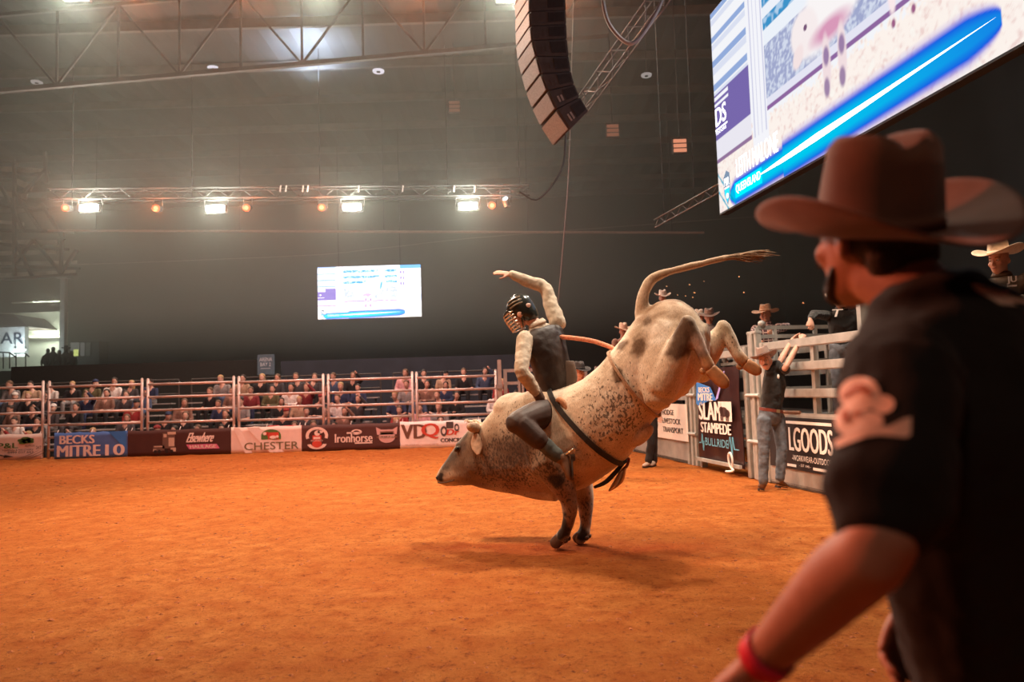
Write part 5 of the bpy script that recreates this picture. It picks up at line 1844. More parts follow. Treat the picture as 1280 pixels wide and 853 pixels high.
def skin_point(px, py, Y):
    "the hide point met on the way to px,py (near flank), else the plain point"
    hit = HB.ray_cast(CAM, (P(px, py, Y) - CAM).normalized(), 12)
    return hit[0] if hit[0] is not None else P(px, py, Y)


def hide(co):
    n = len(co)
    co = co + 0.045 * np.array([mnoise.noise_vector(Vector(c) * 8.0)[:] for c in co]) + 0.02 * np.array([mnoise.noise_vector(Vector(c) * 25.0)[:] for c in co])

    def near(px, py, Y, r):
        p = np.array(P(px, py, Y) if Y > 6.6 else skin_point(px, py, Y))
        w = np.exp(-(((co - p) ** 2).sum(1)) / (r * r))
        return w if r > 0.13 else np.clip((w - 0.12) / 0.55, 0, 1)

    def mixc(c, col, w):
        w = np.clip(w, 0, 1)[:, None]
        return c * (1 - w) + np.array(col) * w
    ns = np.array([mnoise.noise(Vector(c) * 5.0) for c in co])
    ns2 = np.array([mnoise.noise(Vector(c) * 13.0 + Vector((7, 2, 1))) for c in co])
    c = np.tile(np.array((0.64, 0.51, 0.39)), (n, 1))
    c = mixc(c, (0.40, 0.29, 0.19), 0.55 * np.clip(ns * 1.8, 0, 1))
    spk = np.full(n, 0.22)
    # barrel: pale with fine dark flecks
    for q in ((765, 500, 6.0, 0.30), (745, 540, 6.1, 0.26), (790, 520, 6.0, 0.2)):
        spk += 0.55 * near(*q)
    spk += 0.5 * near(770, 510, 6.75, 0.35)
    c = mixc(c, (0.74, 0.64, 0.53), 0.8 * near(765, 490, 6.0, 0.18))
    # neck and shoulder: dark, heavily flecked
    for q in ((650, 560, 6.4, 0.26), (660, 570, 6.9, 0.30), (625, 570, 6.5, 0.20), (690, 595, 6.3, 0.20), (640, 595, 6.5, 0.18), (612, 590, 6.6, 0.14)):
        w = near(*q)
        c = mixc(c, (0.095, 0.055, 0.036), 0.9 * w * (1 + 0.4 * ns))
        spk += 0.85 * w
    c = mixc(c, (0.40, 0.24, 0.14), 0.6 * near(735, 570, 6.2, 0.2))
    # ground-bounce orange painted over tan hair low on the barrel, brisket and chest
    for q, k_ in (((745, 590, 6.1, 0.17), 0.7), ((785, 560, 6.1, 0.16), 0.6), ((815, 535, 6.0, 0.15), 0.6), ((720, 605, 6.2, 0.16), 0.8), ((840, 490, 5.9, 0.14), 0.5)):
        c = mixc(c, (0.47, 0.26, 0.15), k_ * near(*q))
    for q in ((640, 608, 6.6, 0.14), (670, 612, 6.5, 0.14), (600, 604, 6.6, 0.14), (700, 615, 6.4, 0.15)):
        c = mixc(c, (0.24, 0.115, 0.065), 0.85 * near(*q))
    w = near(640, 508, 6.5, 0.16)
    c = mixc(c, (0.47, 0.40, 0.32), w)
    spk += 0.45 * w
    # head: grey-brown, dark bridge, pale muzzle ring, black nose
    for q in ((578, 575, 6.6, 0.20), (595, 560, 6.6, 0.16), (590, 595, 6.6, 0.16), (575, 575, 6.95, 0.20)):
        c = mixc(c, (0.145, 0.088, 0.056), 0.95 * near(*q))
    spk += 0.25 * near(585, 575, 6.6, 0.2)
    for q in ((563, 572, 6.6, 0.085), (572, 556, 6.6, 0.08), (582, 545, 6.6, 0.06), (556, 585, 6.6, 0.06)):
        c = mixc(c, (0.085, 0.066, 0.055), 0.95 * near(*q))
    c = mixc(c, (0.10, 0.06, 0.045), 0.8 * near(579, 559, 6.6, 0.05))
    c = mixc(c, (0.44, 0.34, 0.26), 1.0 * near(559, 599, 6.6, 0.06))
    c = mixc(c, (0.025, 0.016, 0.014), 2.4 * near(549.5, 597, 6.6, 0.042))
    # rump: brown saddle on top and brown blotches
    for q in ((832, 380, 6.05, 0.18), (855, 388, 6.05, 0.14), (810, 392, 6.0, 0.12)):
        c = mixc(c, (0.32, 0.20, 0.12), 0.85 * near(*q) * (1 + 0.6 * ns2))
    for q in ((776, 432, 5.95, 0.060), (800, 430, 5.85, 0.070), (797, 438, 5.85, 0.05), (808, 402, 5.9, 0.05), (770, 470, 5.9, 0.05)):
        c = mixc(c, (0.16, 0.095, 0.055), 1.0 * near(*q) * (1.1 + 0.5 * ns2))
    for q in ((856, 406, 5.66, 0.11), (853, 425, 5.7, 0.11), (866, 430, 5.63, 0.07), (873, 445, 5.62, 0.07), (846, 440, 5.7, 0.08)):
        c = mixc(c, (0.105, 0.058, 0.034), 0.95 * near(*q) * (1.15 + 0.4 * ns2))
    c = mixc(c, (0.80, 0.71, 0.61), 0.95 * near(822, 415, 5.85, 0.10) * (1 + 0.8 * ns2))
    c = mixc(c, (0.78, 0.69, 0.59), 0.7 * near(795, 465, 5.85, 0.10) * (1 + 0.8 * ns2))
    spk += 0.25 * near(820, 470, 5.8, 0.25)
    # fore legs: tan flecked, painted redder for ground bounce, black shins
    for q in ((712, 625, 6.33, 0.17), (712, 655, 6.33, 0.14), (732, 630, 6.6, 0.17), (732, 650, 6.6, 0.14)):
        c = mixc(c, (0.20, 0.10, 0.058), 0.95 * near(*q))
        spk += 0.5 * near(*q)
    for q in ((703, 655, 6.36, 0.05), (701, 668, 6.40, 0.07), (701, 645, 6.28, 0.04), (726, 668, 6.58, 0.075), (706, 660, 6.3, 0.05), (695, 600, 6.3, 0.06)):
        c = mixc(c, (0.020, 0.013, 0.011), 1.3 * near(*q))
    for q in ((884, 458, 5.62, 0.08), (930, 452, 6.25, 0.08)):
        c = mixc(c, (0.40, 0.19, 0.085), near(*q))
    c = mixc(c, (0.30, 0.21, 0.13), 0.7 * near(905, 408, 6.3, 0.10))
    spk += 0.5 * near(910, 425, 6.3, 0.15)
    # orange ground light painted between the hind legs; pinker back of rump
    c = mixc(c, (0.58, 0.27, 0.17), near(858, 470, 6.1, 0.14) + 0.7 * near(838, 508, 6.1, 0.16) + 0.6 * near(895, 445, 6.2, 0.09))
    c = mixc(c, (0.66, 0.46, 0.38), 0.7 * near(880, 430, 6.1, 0.09))
    # tail
    c = mixc(c, (0.36, 0.23, 0.14), np.clip((co[:, 2] - P(830, 356, 6.08).z) / 0.05, 0, 1) * (co[:, 0] > P(795, 360, 6.1).x) * 0.85)
    return c, np.clip(spk, 0, 1.15)


n = len(bull_me.vertices)
co = np.empty(n * 3, 'f')
bull_me.vertices.foreach_get('co', co)
co = co.reshape(-1, 3)
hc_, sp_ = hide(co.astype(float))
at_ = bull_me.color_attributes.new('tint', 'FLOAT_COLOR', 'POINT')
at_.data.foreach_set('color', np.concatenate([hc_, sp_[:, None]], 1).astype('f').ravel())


def hide_mat():
    m = bpy.data.materials.new('bull_hide')
    m.use_nodes = True
    nt = m.node_tree
    b = nt.nodes['Principled BSDF']
    b.inputs['Roughness'].default_value = 0.75
    b.inputs['Specular IOR Level'].default_value = 0.25
    b.inputs['Sheen Weight'].default_value = 0.15
    L = nt.links.new
    tc = _n(nt, 'ShaderNodeTexCoord')
    at = _n(nt, 'ShaderNodeAttribute', attribute_name='tint')
    # short hair streaks
    mp = _n(nt, 'ShaderNodeMapping')
    mp.inputs['Scale'].default_value = (60, 60, 20)
    mp.inputs['Rotation'].default_value = (0.3, 0.5, 0.2)
    L(tc.outputs['Object'], mp.inputs['Vector'])
    hn = _n(nt, 'ShaderNodeTexNoise')
    hn.inputs['Scale'].default_value = 2.0
    hn.inputs['Detail'].default_value = 4
    L(mp.outputs['Vector'], hn.inputs['Vector'])
    # flecks
    sn = _n(nt, 'ShaderNodeTexNoise')
    sn.inputs['Scale'].default_value = 46
    sn.inputs['Detail'].default_value = 2.5
    sn.inputs['Roughness'].default_value = 0.55
    mp2 = _n(nt, 'ShaderNodeMapping')
    mp2.inputs['Scale'].default_value = (1.15, 1.15, 0.75)
    mp2.inputs['Rotation'].default_value = (0, 0.6, 0)
    L(tc.outputs['Object'], mp2.inputs['Vector'])
    L(mp2.outputs['Vector'], sn.inputs['Vector'])
    th = _n(nt, 'ShaderNodeMapRange')          # threshold falls as fleck weight rises
    th.inputs['From Min'].default_value = 0.0
    th.inputs['From Max'].default_value = 1.0
    th.clamp = False
    th.inputs['To Min'].default_value = 0.76
    th.inputs['To Max'].default_value = 0.53
    L(at.outputs['Alpha'], th.inputs['Value'])
    sb = _n(nt, 'ShaderNodeMath', operation='SUBTRACT')
    L(sn.outputs['Fac'], sb.inputs[0])
    L(th.outputs['Result'], sb.inputs[1])
    sc = _n(nt, 'ShaderNodeMapRange')
    sc.inputs['From Min'].default_value = 0.0
    sc.inputs['From Max'].default_value = 0.045
    L(sb.outputs[0], sc.inputs['Value'])
    sm = _n(nt, 'ShaderNodeMath', operation='MULTIPLY')
    sm.inputs[1].default_value = 0.78
    L(sc.outputs['Result'], sm.inputs[0])
    mx = _n(nt, 'ShaderNodeMix', data_type='RGBA')
    L(sm.outputs[0], mx.inputs['Factor'])
    L(at.outputs['Color'], mx.inputs['A'])
    mx.inputs['B'].default_value = (0.045, 0.028, 0.02, 1)
    rp = _n(nt, 'ShaderNodeMapRange')
    rp.inputs['From Min'].default_value = 0.3
    rp.inputs['From Max'].default_value = 0.7
    rp.inputs['To Min'].default_value = 0.78
    rp.inputs['To Max'].default_value = 1.18
    L(hn.outputs['Fac'], rp.inputs['Value'])
    cc = _n(nt, 'ShaderNodeCombineColor')
    for s in ('Red', 'Green', 'Blue'):
        L(rp.outputs['Result'], cc.inputs[s])
    mu = _n(nt, 'ShaderNodeMix', data_type='RGBA', blend_type='MULTIPLY')
    mu.inputs['Factor'].default_value = 1
    L(mx.outputs['Result'], mu.inputs['A'])
    L(cc.outputs['Color'], mu.inputs['B'])
    L(mu.outputs['Result'], b.inputs['Base Color'])
    bp = _n(nt, 'ShaderNodeBump')
    bp.inputs['Strength'].default_value = 0.25
    bp.inputs['Distance'].default_value = 0.01
    L(hn.outputs['Fac'], bp.inputs['Height'])
    L(bp.outputs['Normal'], b.inputs['Normal'])
    return m


HIDE = hide_mat()
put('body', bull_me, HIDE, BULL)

# hooves: two claws each, and dewclaws
HOOF = mat('hoof_orange', (0.42, 0.19, 0.08), 0.6, var=0.25, scale=20)
HOOF_D = mat('hoof_dark', (0.10, 0.055, 0.04), 0.6, var=0.25, scale=20)


def hoof(p, tip, m, size=1.0):
    p, tip = Vector(p), Vector(tip)
    d = (tip - p).normalized()
    sd = BL_LAT - d * BL_LAT.dot(d)
    sd.normalize()
    up = sd.cross(d).normalized()
    h = None
    root = None
    L = (tip - p).length
    mb = MB()
    for k in (-1, 1):
        o = sd * 0.031 * k * size
        mb.loft([(p + o * 0.7, sd * 0.028 * size, up * 0.050 * size), (p + d * L * 0.45 + o, sd * 0.026 * size, up * 0.054 * size), (p + d * L * 0.85 + o * 1.15, sd * 0.023 * size, up * 0.046 * size), (tip + o * 1.1, sd * 0.016 * size, up * 0.024 * size)], n=12, sub=3)
    o = put('hoof', voxel(mb, 0.006, 1), m, BULL)
    return o, d, sd, up


for p, tp, m in ((P(888, 462, 5.62), P(909, 483, 5.60), HOOF), (P(932, 455, 6.25), P(950, 466, 6.23), HOOF), (P(701, 672, 6.45), G(693, 684.5) + Vector((0, 0, 0.02)), HOOF_D), (P(727, 669, 6.63), G(721, 678.5) + Vector((0, 0, 0.02)), HOOF_D)):
    o, d, sd, up = hoof(p, tp, m)
    for k in (-1, 1):
        q = p - d * 0.03 + sd * 0.03 * k - up * 0.055 * (1 if up.dot(Vector((-0.6, 0, -0.8))) < 0 else -1)
        put('dewclaw', MB().ball(q, (0.020, 0.020, 0.026), (sd, up, d), nu=8, nv=6), m, o, smooth=True)

# eye, lids, nostril, mouth line
BLK = mat('bull_black', (0.012, 0.009, 0.008), 0.15)
LID = mat('bull_lid', (0.07, 0.045, 0.03), 0.6)
for sgn in (-1, 1):
    e = P(579, 560, by(579)) + BL_LAT * 0.113 * sgn
    ax = Vector((-0.8, 0, -0.55)).normalized()
    put('eyelid', MB().ball(e, (0.040, 0.018, 0.026), (ax, BL_LAT, ax.cross(BL_LAT)), nu=12, nv=8), LID, BULL, smooth=True)
    put('eye', MB().ball(e + BL_LAT * 0.008 * sgn, (0.026, 0.016, 0.019), (ax, BL_LAT, ax.cross(BL_LAT)), nu=12, nv=8), BLK, BULL, smooth=True)
    put('nostril', MB().ball(P(551, 597.5, by(551)) + BL_LAT * 0.062 * sgn, (0.022, 0.014, 0.013), (Vector((0.7, 0, -0.7)), BL_LAT, Vector((0.7, 0, 0.7))), nu=10, nv=6), BLK, BULL, smooth=True)
    # ear: hanging leaf
    b0 = P(602, 543, by(602)) + BL_LAT * 0.13 * sgn
    d = (Vector((0.10, 0, -0.30)) + BL_LAT * 0.16 * sgn).normalized()
    w = Vector((1, 0, 0.2)).normalized()
    nn = d.cross(w).normalized()
    put('ear', MB().loft([(b0, w * 0.030, nn * 0.024), (b0 + d * 0.06, w * 0.052, nn * 0.016), (b0 + d * 0.13, w * 0.048, nn * 0.012), (b0 + d * 0.19, w * 0.015, nn * 0.008)], n=14, sub=3), mat('ear_hide', (0.46, 0.30, 0.21), 0.8, var=0.25, scale=30), BULL, smooth=True)
    # horn stub
    h0 = P(601, 535, by(601)) + BL_LAT * 0.10 * sgn
    h1 = h0 + BL_LAT * 0.095 * sgn + Vector((-0.01, 0, 0.02))
    put('horn_stub', MB().path([h0, h0.lerp(h1, 0.6), h1], [0.048, 0.046, 0.040], n=12, sub=3), mat('horn', (0.38, 0.25, 0.17), 0.6, var=0.25, scale=30), BULL, smooth=True)
put('mouth', MB().path([P(552, 602.5, by(552)) - BL_LAT * 0.072, P(562, 602, by(562)) - BL_LAT * 0.088, P(573, 599, by(573)) - BL_LAT * 0.096], 0.006, n=6), LID, BULL)
mb = MB()
for k in range(26):
    a = P(rnd(588, 600), rnd(528, 533), by(595)) + BL_LAT * rnd(-0.09, 0.09)
    mb.path([a, a + Vector((rnd(-0.05, 0.0), 0, rnd(0.01, 0.04))), a + Vector((rnd(-0.09, -0.02), 0, rnd(-0.03, 0.03)))], [0.008, 0.006, 0.001], n=5, sub=2)
put('poll_tuft', mb, mat('tuft', (0.68, 0.58, 0.46), 0.8), BULL)
# tail switch
mb = MB()
for k in range(120):
    t0 = random.random()
    a = P(898 + 34 * t0, 324 - 5 * t0 + rnd(-2, 2), 6.05 + rnd(-0.02, 0.02))
    L_ = rnd(0.12, 0.30)
    d = Vector((1, rnd(-0.12, 0.12), rnd(-0.12, 0.16)))
    mb.path([a, a + d * L_ * 0.5 + Vector((0, 0, 0.012)), a + d * L_ + Vector((0, 0, rnd(-0.03, 0.015)))], [0.008, 0.006, 0.0012], n=5, sub=2)
put('tail_switch', mb, mat('switch_hair', (0.30, 0.19, 0.11), 0.8, var=0.3, scale=20), BULL)

# ---- ropes


def bvh_of(o):
    me_ = o.data
    org = ORG[o.name]
    return BVHTree.FromPolygons([v.co + org for v in me_.vertices], [tuple(p.vertices) for p in me_.polygons])


BULL_B = bvh_of([c for c in BULL.children if c.name.startswith('body')][0])


def girth(axis_c, nrm, n=64, lift=0.012, up=Vector((0, 0, 1))):
    "closed loop round the body in the plane through axis_c with normal nrm"
    nrm = nrm.normalized()
    a = (up - nrm * up.dot(nrm)).normalized()
    b = nrm.cross(a)
    out = []
    for i in range(n):
        t = 2 * PI * i / n
        d = a * math.cos(t) + b * math.sin(t)
        hit = BULL_B.ray_cast(axis_c + d * 1.2, -d, 1.2)
        if hit[0] is not None:
            out.append(hit[0] + d * lift)
    return out


def strap(pts, nrm, w, th):
    mb = MB()
    rr = []
    n = len(pts)
    c0 = sum(pts, Vector()) / n
    for k in range(n + 1):
        p = pts[k % n]
        t = (pts[(k + 1) % n] - pts[(k - 1) % n]).normalized()
        o = (p - c0).normalized()
        s_ = t.cross(o).normalized()
        o = s_.cross(t).normalized() * (1 if s_.cross(t).dot(o) > 0 else -1)
        rr.append([p + s_ * w / 2, p + s_ * w / 2 + o * th, p - s_ * w / 2 + o * th, p - s_ * w / 2])
    return mb.rings(rr, cap=False)


# bull rope round the girth
pc = (P(712, 502, 6.5) + P(780, 578, 6.4)) / 2
gdir = P(712, 502, 6.5) - P(782, 575, 6.4)
gn = gdir.cross(BL_LAT).normalized()
gp = girth(pc, gn, up=gdir)
t = thing('bull_rope', 'black bull rope cinched round the bull behind the front legs with a bell', 'rope', pc)
put('strap', strap(gp, gn, 0.045, 0.014), mat('rope_black', (0.020, 0.016, 0.014), 0.7, var=0.2, scale=40, bump=0.4, bscale=200), t)
q = P(706, 500, 6.17)
put('handle', MB().path([P(694, 507, 6.2), P(700, 500, 6.14), P(709, 512, 6.12), P(716, 527, 6.10)], [0.022, 0.026, 0.026, 0.022], n=8), mat('rope_tan', (0.42, 0.19, 0.09), 0.8, var=0.3, scale=60, bump=0.5, bscale=120), t, smooth=True)
bb = P(778, 588, 6.30)
put('bell', MB().loft([(bb, Vector((0.035, 0, 0.02)), Vector((0, 0.03, 0))), (bb + Vector((-0.03, 0, -0.07)), Vector((0.055, 0, 0.03)), Vector((0, 0.045, 0))), (bb + Vector((-0.06, 0, -0.13)), Vector((0.068, 0, 0.04)), Vector((0, 0.055, 0)))], n=14, sub=3), mat('bell_metal', (0.45, 0.24, 0.12), 0.35, metal=0.7), t, smooth=True)
put('bell_strap', MB().path([P(786, 574, 6.33), P(784, 582, 6.31), bb], 0.014, n=6), BELT, t)
put('rope_tail', MB().path([P(780, 578, 6.33), P(770, 590, 6.3), P(757, 603, 6.3), P(744, 609, 6.32)], [0.016, 0.02, 0.02, 0.014], n=7), mat('rope_black', (0.02, 0.016, 0.014), 0.7), t, smooth=True)
# flank rope
pc = (P(764, 446, 6.25) + P(826, 520, 6.12)) / 2
gdir = P(762, 446, 6.25) - P(818, 524, 6.12)
gn = gdir.cross(BL_LAT).normalized()
gp = girth(pc, gn, lift=0.008, up=gdir)
t = thing('flank_rope', 'pale flank rope drawn round the bull belly in front of the hind legs', 'rope', pc)
put('rope', strap(gp, gn, 0.022, 0.016), mat('rope_pale', (0.40, 0.24, 0.15), 0.8, var=0.3, scale=60, bump=0.5, bscale=150), t)
o = put('loose_rope', MB().path([P(702, 421.5, 6.45), P(718, 423, 6.42), P(738, 426, 6.38), P(752, 430, 6.34), P(766, 436, 6.28), P(770, 444, 6.24)], 0.021, n=10), mat('rope_orange', (0.72, 0.26, 0.15), 0.75, var=0.3, scale=50, bump=0.6, bscale=110), loc=P(702, 421, 6.45), smooth=True)
tag(o, 'orange rope end flying out straight behind the rider', 'rope')

# ================================================================== THE RIDER
VESTM = mat('vest_leather', (0.024, 0.013, 0.010), 0.55, var=0.35, scale=9, bump=0.2)
SHIRT_R = mat('shirt_cream', (0.46, 0.385, 0.305), 0.85, var=0.22, scale=22, bump=0.2)
CHAPS = mat('chaps_brown', (0.046, 0.022, 0.016), 0.6, var=0.3, scale=10, bump=0.15)
JEAN_R = mat('jean_dark', (0.060, 0.062, 0.055), 0.85, var=0.4, scale=12)
J = dict(base=P(697, 512, 6.5), pelvis=P(700, 506, 6.50), chest=P(686, 446, 6.48), neck=P(672, 407, 6.47), head=P(653, 390, 6.49),
         face=(-0.86, 0.18, -0.42), up=(-0.25, 0.05, 0.95),
         sh=[P(656, 424, 6.36), P(697, 404, 6.62)], el=[P(652, 464, 6.16), P(681, 360, 6.74)], wr=[P(671, 492, 6.24), P(638, 343, 6.72)],
         hip=[P(688, 512, 6.34), P(712, 510, 6.64)], kn=[P(652, 530, 6.05), P(668, 520, 6.98)], an=[P(698, 571, 6.01), P(712, 566, 6.98)], toe=[P(712, 600, 5.98), P(726, 596, 6.98)])
RID = person('person', 'bull rider in a black caged helmet and dark vest, one arm flung up', J, s=1.0, vx=0.009, shirt=SHIRT_R, sleeve='long', trousers=JEAN_R, boots=None, face=False, collar=True, sleeve_r=1.12,
             hands=(dict(d=(0.5, 0.45, -0.75), n=(0.6, 0.5, 0.3), t=(-0.6, 0.3, 0), curl=(0.9, 1.1, 0.8)), dict(d=(-0.98, -0.1, 0.16), n=(-0.1, 0.5, -0.9), t=(-0.2, -0.75, -0.5), curl=(0.08, 0.15, 0.12), spread=0.07, thumb=0.9)))
boot(RID, J['an'][0], J['toe'][0], J['kn'][0], BOOTM, 1.05, shaft=0.05)
boot(RID, J['an'][1], J['toe'][1], J['kn'][1], BOOTM, 1.05, shaft=0.05)
# vest
mb = MB()
rows = torso_rows(J, 0.030)[1:]
mb.loft(rows[:-1], n=24, sub=4)
for k in (0, 1):
    mb.ball(J['sh'][k].lerp(J['chest'], 0.32), 0.085)
me = voxel(mb, 0.010, 3)
crumple(me, (0.006, 16))
vest = put('vest', me, VESTM, RID)
# hanging vest skirt panels and pale shoulder yoke
ax = (J['neck'] - J['chest']).normalized()
put('vest_flap', MB().loft([(P(711, 452, 6.42), Vector((0.05, 0, 0)), Vector((0, 0.014, 0))), (P(714, 472, 6.40), Vector((0.055, 0, 0)), Vector((0, 0.014, 0))), (P(712, 490, 6.40), Vector((0.045, 0, 0)), Vector((0, 0.012, 0)))], n=14, sub=3), mat('vest_lining', (0.11, 0.070, 0.052), 0.7), vest, smooth=True)
put('glove_tape', MB().path([J['wr'][0] + Vector((-0.01, 0, 0.03)), J['wr'][0] + Vector((0.03, 0.02, -0.05))], [0.046, 0.044], n=12), mat('glove', (0.10, 0.055, 0.04), 0.7), RID, smooth=True)
# chaps over the near thigh and calf
for k in (0, 1):
    o_ = BL_LAT * (-0.02 if k == 0 else 0.02)
    h_, n_, a_ = J['hip'][k], J['kn'][k], J['an'][k]
    mb = MB()
    mb.path([h_ + o_ + Vector((-0.02, 0, -0.02)), h_.lerp(n_, 0.5) + o_, n_ + o_ + Vector((-0.03, 0, 0.01))], [0.120, 0.128, 0.100], n=16, sub=4)
    mb.path([n_ + o_, n_.lerp(a_, 0.5) + o_], [0.098, 0.084], n=14, sub=3)
    put('chaps', voxel(mb, 0.011, 3), CHAPS, RID)
# spur
SPUR = mat('spur_steel', (0.75, 0.70, 0.62), 0.2, metal=0.9)
c = P(703, 571, 5.97)
sp = MB().path([c + Vector((0.0, 0.05, 0.0)), c + Vector((0.05, 0.0, 0.03)), c + Vector((0.09, -0.02, 0.06))], [0.012, 0.011, 0.009], n=8)
spo = put('spur', sp, SPUR, RID, smooth=True)
mb = MB()
rc = c + Vector((0.10, -0.02, 0.065))
for k in range(8):
    a = 2 * PI * k / 8
    mb.beam(rc, rc + Vector((math.cos(a), 0.1, math.sin(a))) * 0.030, 0.008, 0.006)
put('rowel', mb, SPUR, spo)
# helmet: shell, padded rim, ear hole, cage bars
hc, f, u = J['head'], V3(J['face']).normalized(), V3(J['up']).normalized()
u = (u - f * u.dot(f)).normalized()
r = f.cross(u).normalized()
HELM = mat('helmet_black', (0.020, 0.022, 0.020), 0.22, var=0.1)
mb = MB()
mb.loft([(hc + u * a + f * b, r * w, f * dd) for a, b, w, dd in ((-0.085, -0.045, 0.088, 0.075), (-0.05, -0.035, 0.104, 0.092), (0.0, -0.018, 0.112, 0.112), (0.045, -0.004, 0.114, 0.126), (0.09, 0.0, 0.106, 0.122), (0.13, -0.004, 0.080, 0.095), (0.15, -0.008, 0.045, 0.055))], n=24, sub=4)
hel = put('helmet', voxel(mb, 0.009, 3), HELM, RID)
put('helmet_peak', MB().loft([(hc + u * 0.055 + f * 0.10, r * 0.10, u * 0.014), (hc + u * 0.045 + f * 0.145, r * 0.085, u * 0.012), (hc + u * 0.032 + f * 0.17, r * 0.05, u * 0.008)], n=14, sub=3), HELM, hel, smooth=True)
for k in range(3):
    z = 0.06 + 0.03 * k
    put('vent', MB().path([hc + u * z + f * 0.07 - r * (0.108 - 0.012 * k), hc + u * (z + 0.004) + f * 0.01 - r * (0.117 - 0.012 * k), hc + u * z - f * 0.05 - r * (0.103 - 0.012 * k)], 0.007, n=6), mat('helmet_trim', (0.20, 0.15, 0.10), 0.4), hel, smooth=True)
put('helmet_badge', MB().ball(hc + u * 0.01 - f * 0.075 - r * 0.088, (0.012, 0.034, 0.022), (r, f, u)), mat('badge_pale', (0.70, 0.50, 0.46), 0.5), hel, smooth=True)
put('ear_hole', MB().ball(hc - u * 0.030 + f * 0.018 - r * 0.100, (0.014, 0.026, 0.030), (r, f, u)), SKIN, hel, smooth=True)
put('strap', MB().path([hc - u * 0.03 + f * 0.0 - r * 0.105, hc - u * 0.09 + f * 0.03 - r * 0.08, hc - u * 0.125 + f * 0.055], 0.009, n=6), HELM, hel)
CAGE = mat('cage_steel', (0.72, 0.68, 0.62), 0.25, metal=0.8)
for z in (0.030, 0.0, -0.032, -0.064, -0.095, -0.122):
    pts = []
    for i in range(9):
        a = math.radians(-78 + 156 * i / 8)
        rad = 0.145 - 0.02 * abs(z) / 0.12
        pts.append(hc + u * z + f * (0.035 + rad * math.cos(a)) + r * 0.112 * math.sin(a))
    put('cage_bar', MB().path(pts, 0.0065, n=6, sub=2), CAGE, hel, smooth=True)
for i in (-1.0, -0.45, 0.0, 0.45, 1.0):
    a = i * 1.15
    put('cage_bar', MB().path([hc + u * z + f * (0.035 + (0.147 - 0.02 * abs(z) / 0.12) * math.cos(a)) + r * 0.114 * math.sin(a) for z in (0.035, -0.03, -0.09, -0.125)], 0.0065, n=6, sub=2), CAGE, hel, smooth=True)

# ================================================================== CHUTE-SIDE MEN
# man in black reaching up to the top rail
b0 = G(964, 613)
J, s = stand(b0, 0.0, 1.74)
Yr = b0.y
J['pelvis'] = P(963, 520, Yr)
J['chest'] = P(968, 478, Yr)
J['neck'] = P(966, 458, Yr - 0.02)
J['head'] = P(956.5, 451, Yr - 0.08)
J['face'] = (-0.45, -0.88, -0.05)
J['up'] = (-0.22, 0, 0.97)
J['sh'] = [P(981, 462, Yr + 0.06), P(951, 470, Yr - 0.1)]
J['el'] = [P(981, 461, Yr - 0.20), P(946, 505, Yr - 0.1)]
J['wr'] = [P(1001, 425, Yr - 0.06), P(948, 530, Yr - 0.16)]
# both hands on the rail: the far arm reaches up too
J['sh'][1] = P(962, 465, Yr - 0.08)
J['el'][1] = P(974, 454, Yr - 0.05)
J['wr'][1] = P(991, 424, Yr + 0.10)
J['hip'] = [P(973, 524, Yr + 0.05), P(955, 524, Yr - 0.05)]
J['kn'] = [P(977, 562, Yr), P(955, 564, Yr - 0.06)]
J['an'] = [P(975, 600, Yr), P(954, 604, Yr - 0.05)]
J['toe'] = [G(984, 611) + Vector((0, 0, 0.035)), G(956, 614) + Vector((0, 0, 0.035))]
RCH = person('person', 'man in black shirt and blue jeans reaching up to grip the chute rail', J, s=s * 0.98, vx=0.010, skin=SKIN, shirt=BLACKC, sleeve='short', trousers=DENIM, boots=BOOTM, belt=True, collar=True,
             hands=(dict(d=(0.55, 0.30, 0.62), n=(0.3, 0.1, -0.9), t=(-0.6, 0.4, 0.3), curl=(0.6, 0.7, 0.5)), dict(d=(0.75, 0.1, 0.40), n=(0.3, 0, -0.9), t=(-0.3, -0.6, 0.5), curl=(0.6, 0.7, 0.5))))
hat(RCH, J['head'] + V3(J['up']) * 0.062, (-0.5, -0.85, 0.10), (-0.22, 0.12, 0.97), FELT_GREY, s=0.98, brim=0.095, curl=0.035, dip=0.012, crown=0.125, band=mat('band_dark', (0.10, 0.05, 0.04), 0.7))
_f2 = V3(J['face']).normalized()
_u2 = (V3(J['up']) - _f2 * V3(J['up']).dot(_f2)).normalized()
_r2 = _f2.cross(_u2)
put('moustache', MB().path([J['head'] - _u2 * 0.058 + _f2 * 0.090 - _r2 * 0.030, J['head'] - _u2 * 0.047 + _f2 * 0.104, J['head'] - _u2 * 0.058 + _f2 * 0.090 + _r2 * 0.030], [0.005, 0.009, 0.005], n=6), HAIR_B, RCH)
put('shirt_logo', MB().ball(P(973, 471, Yr - 0.13), (0.016, 0.006, 0.030)), WHITE, RCH)

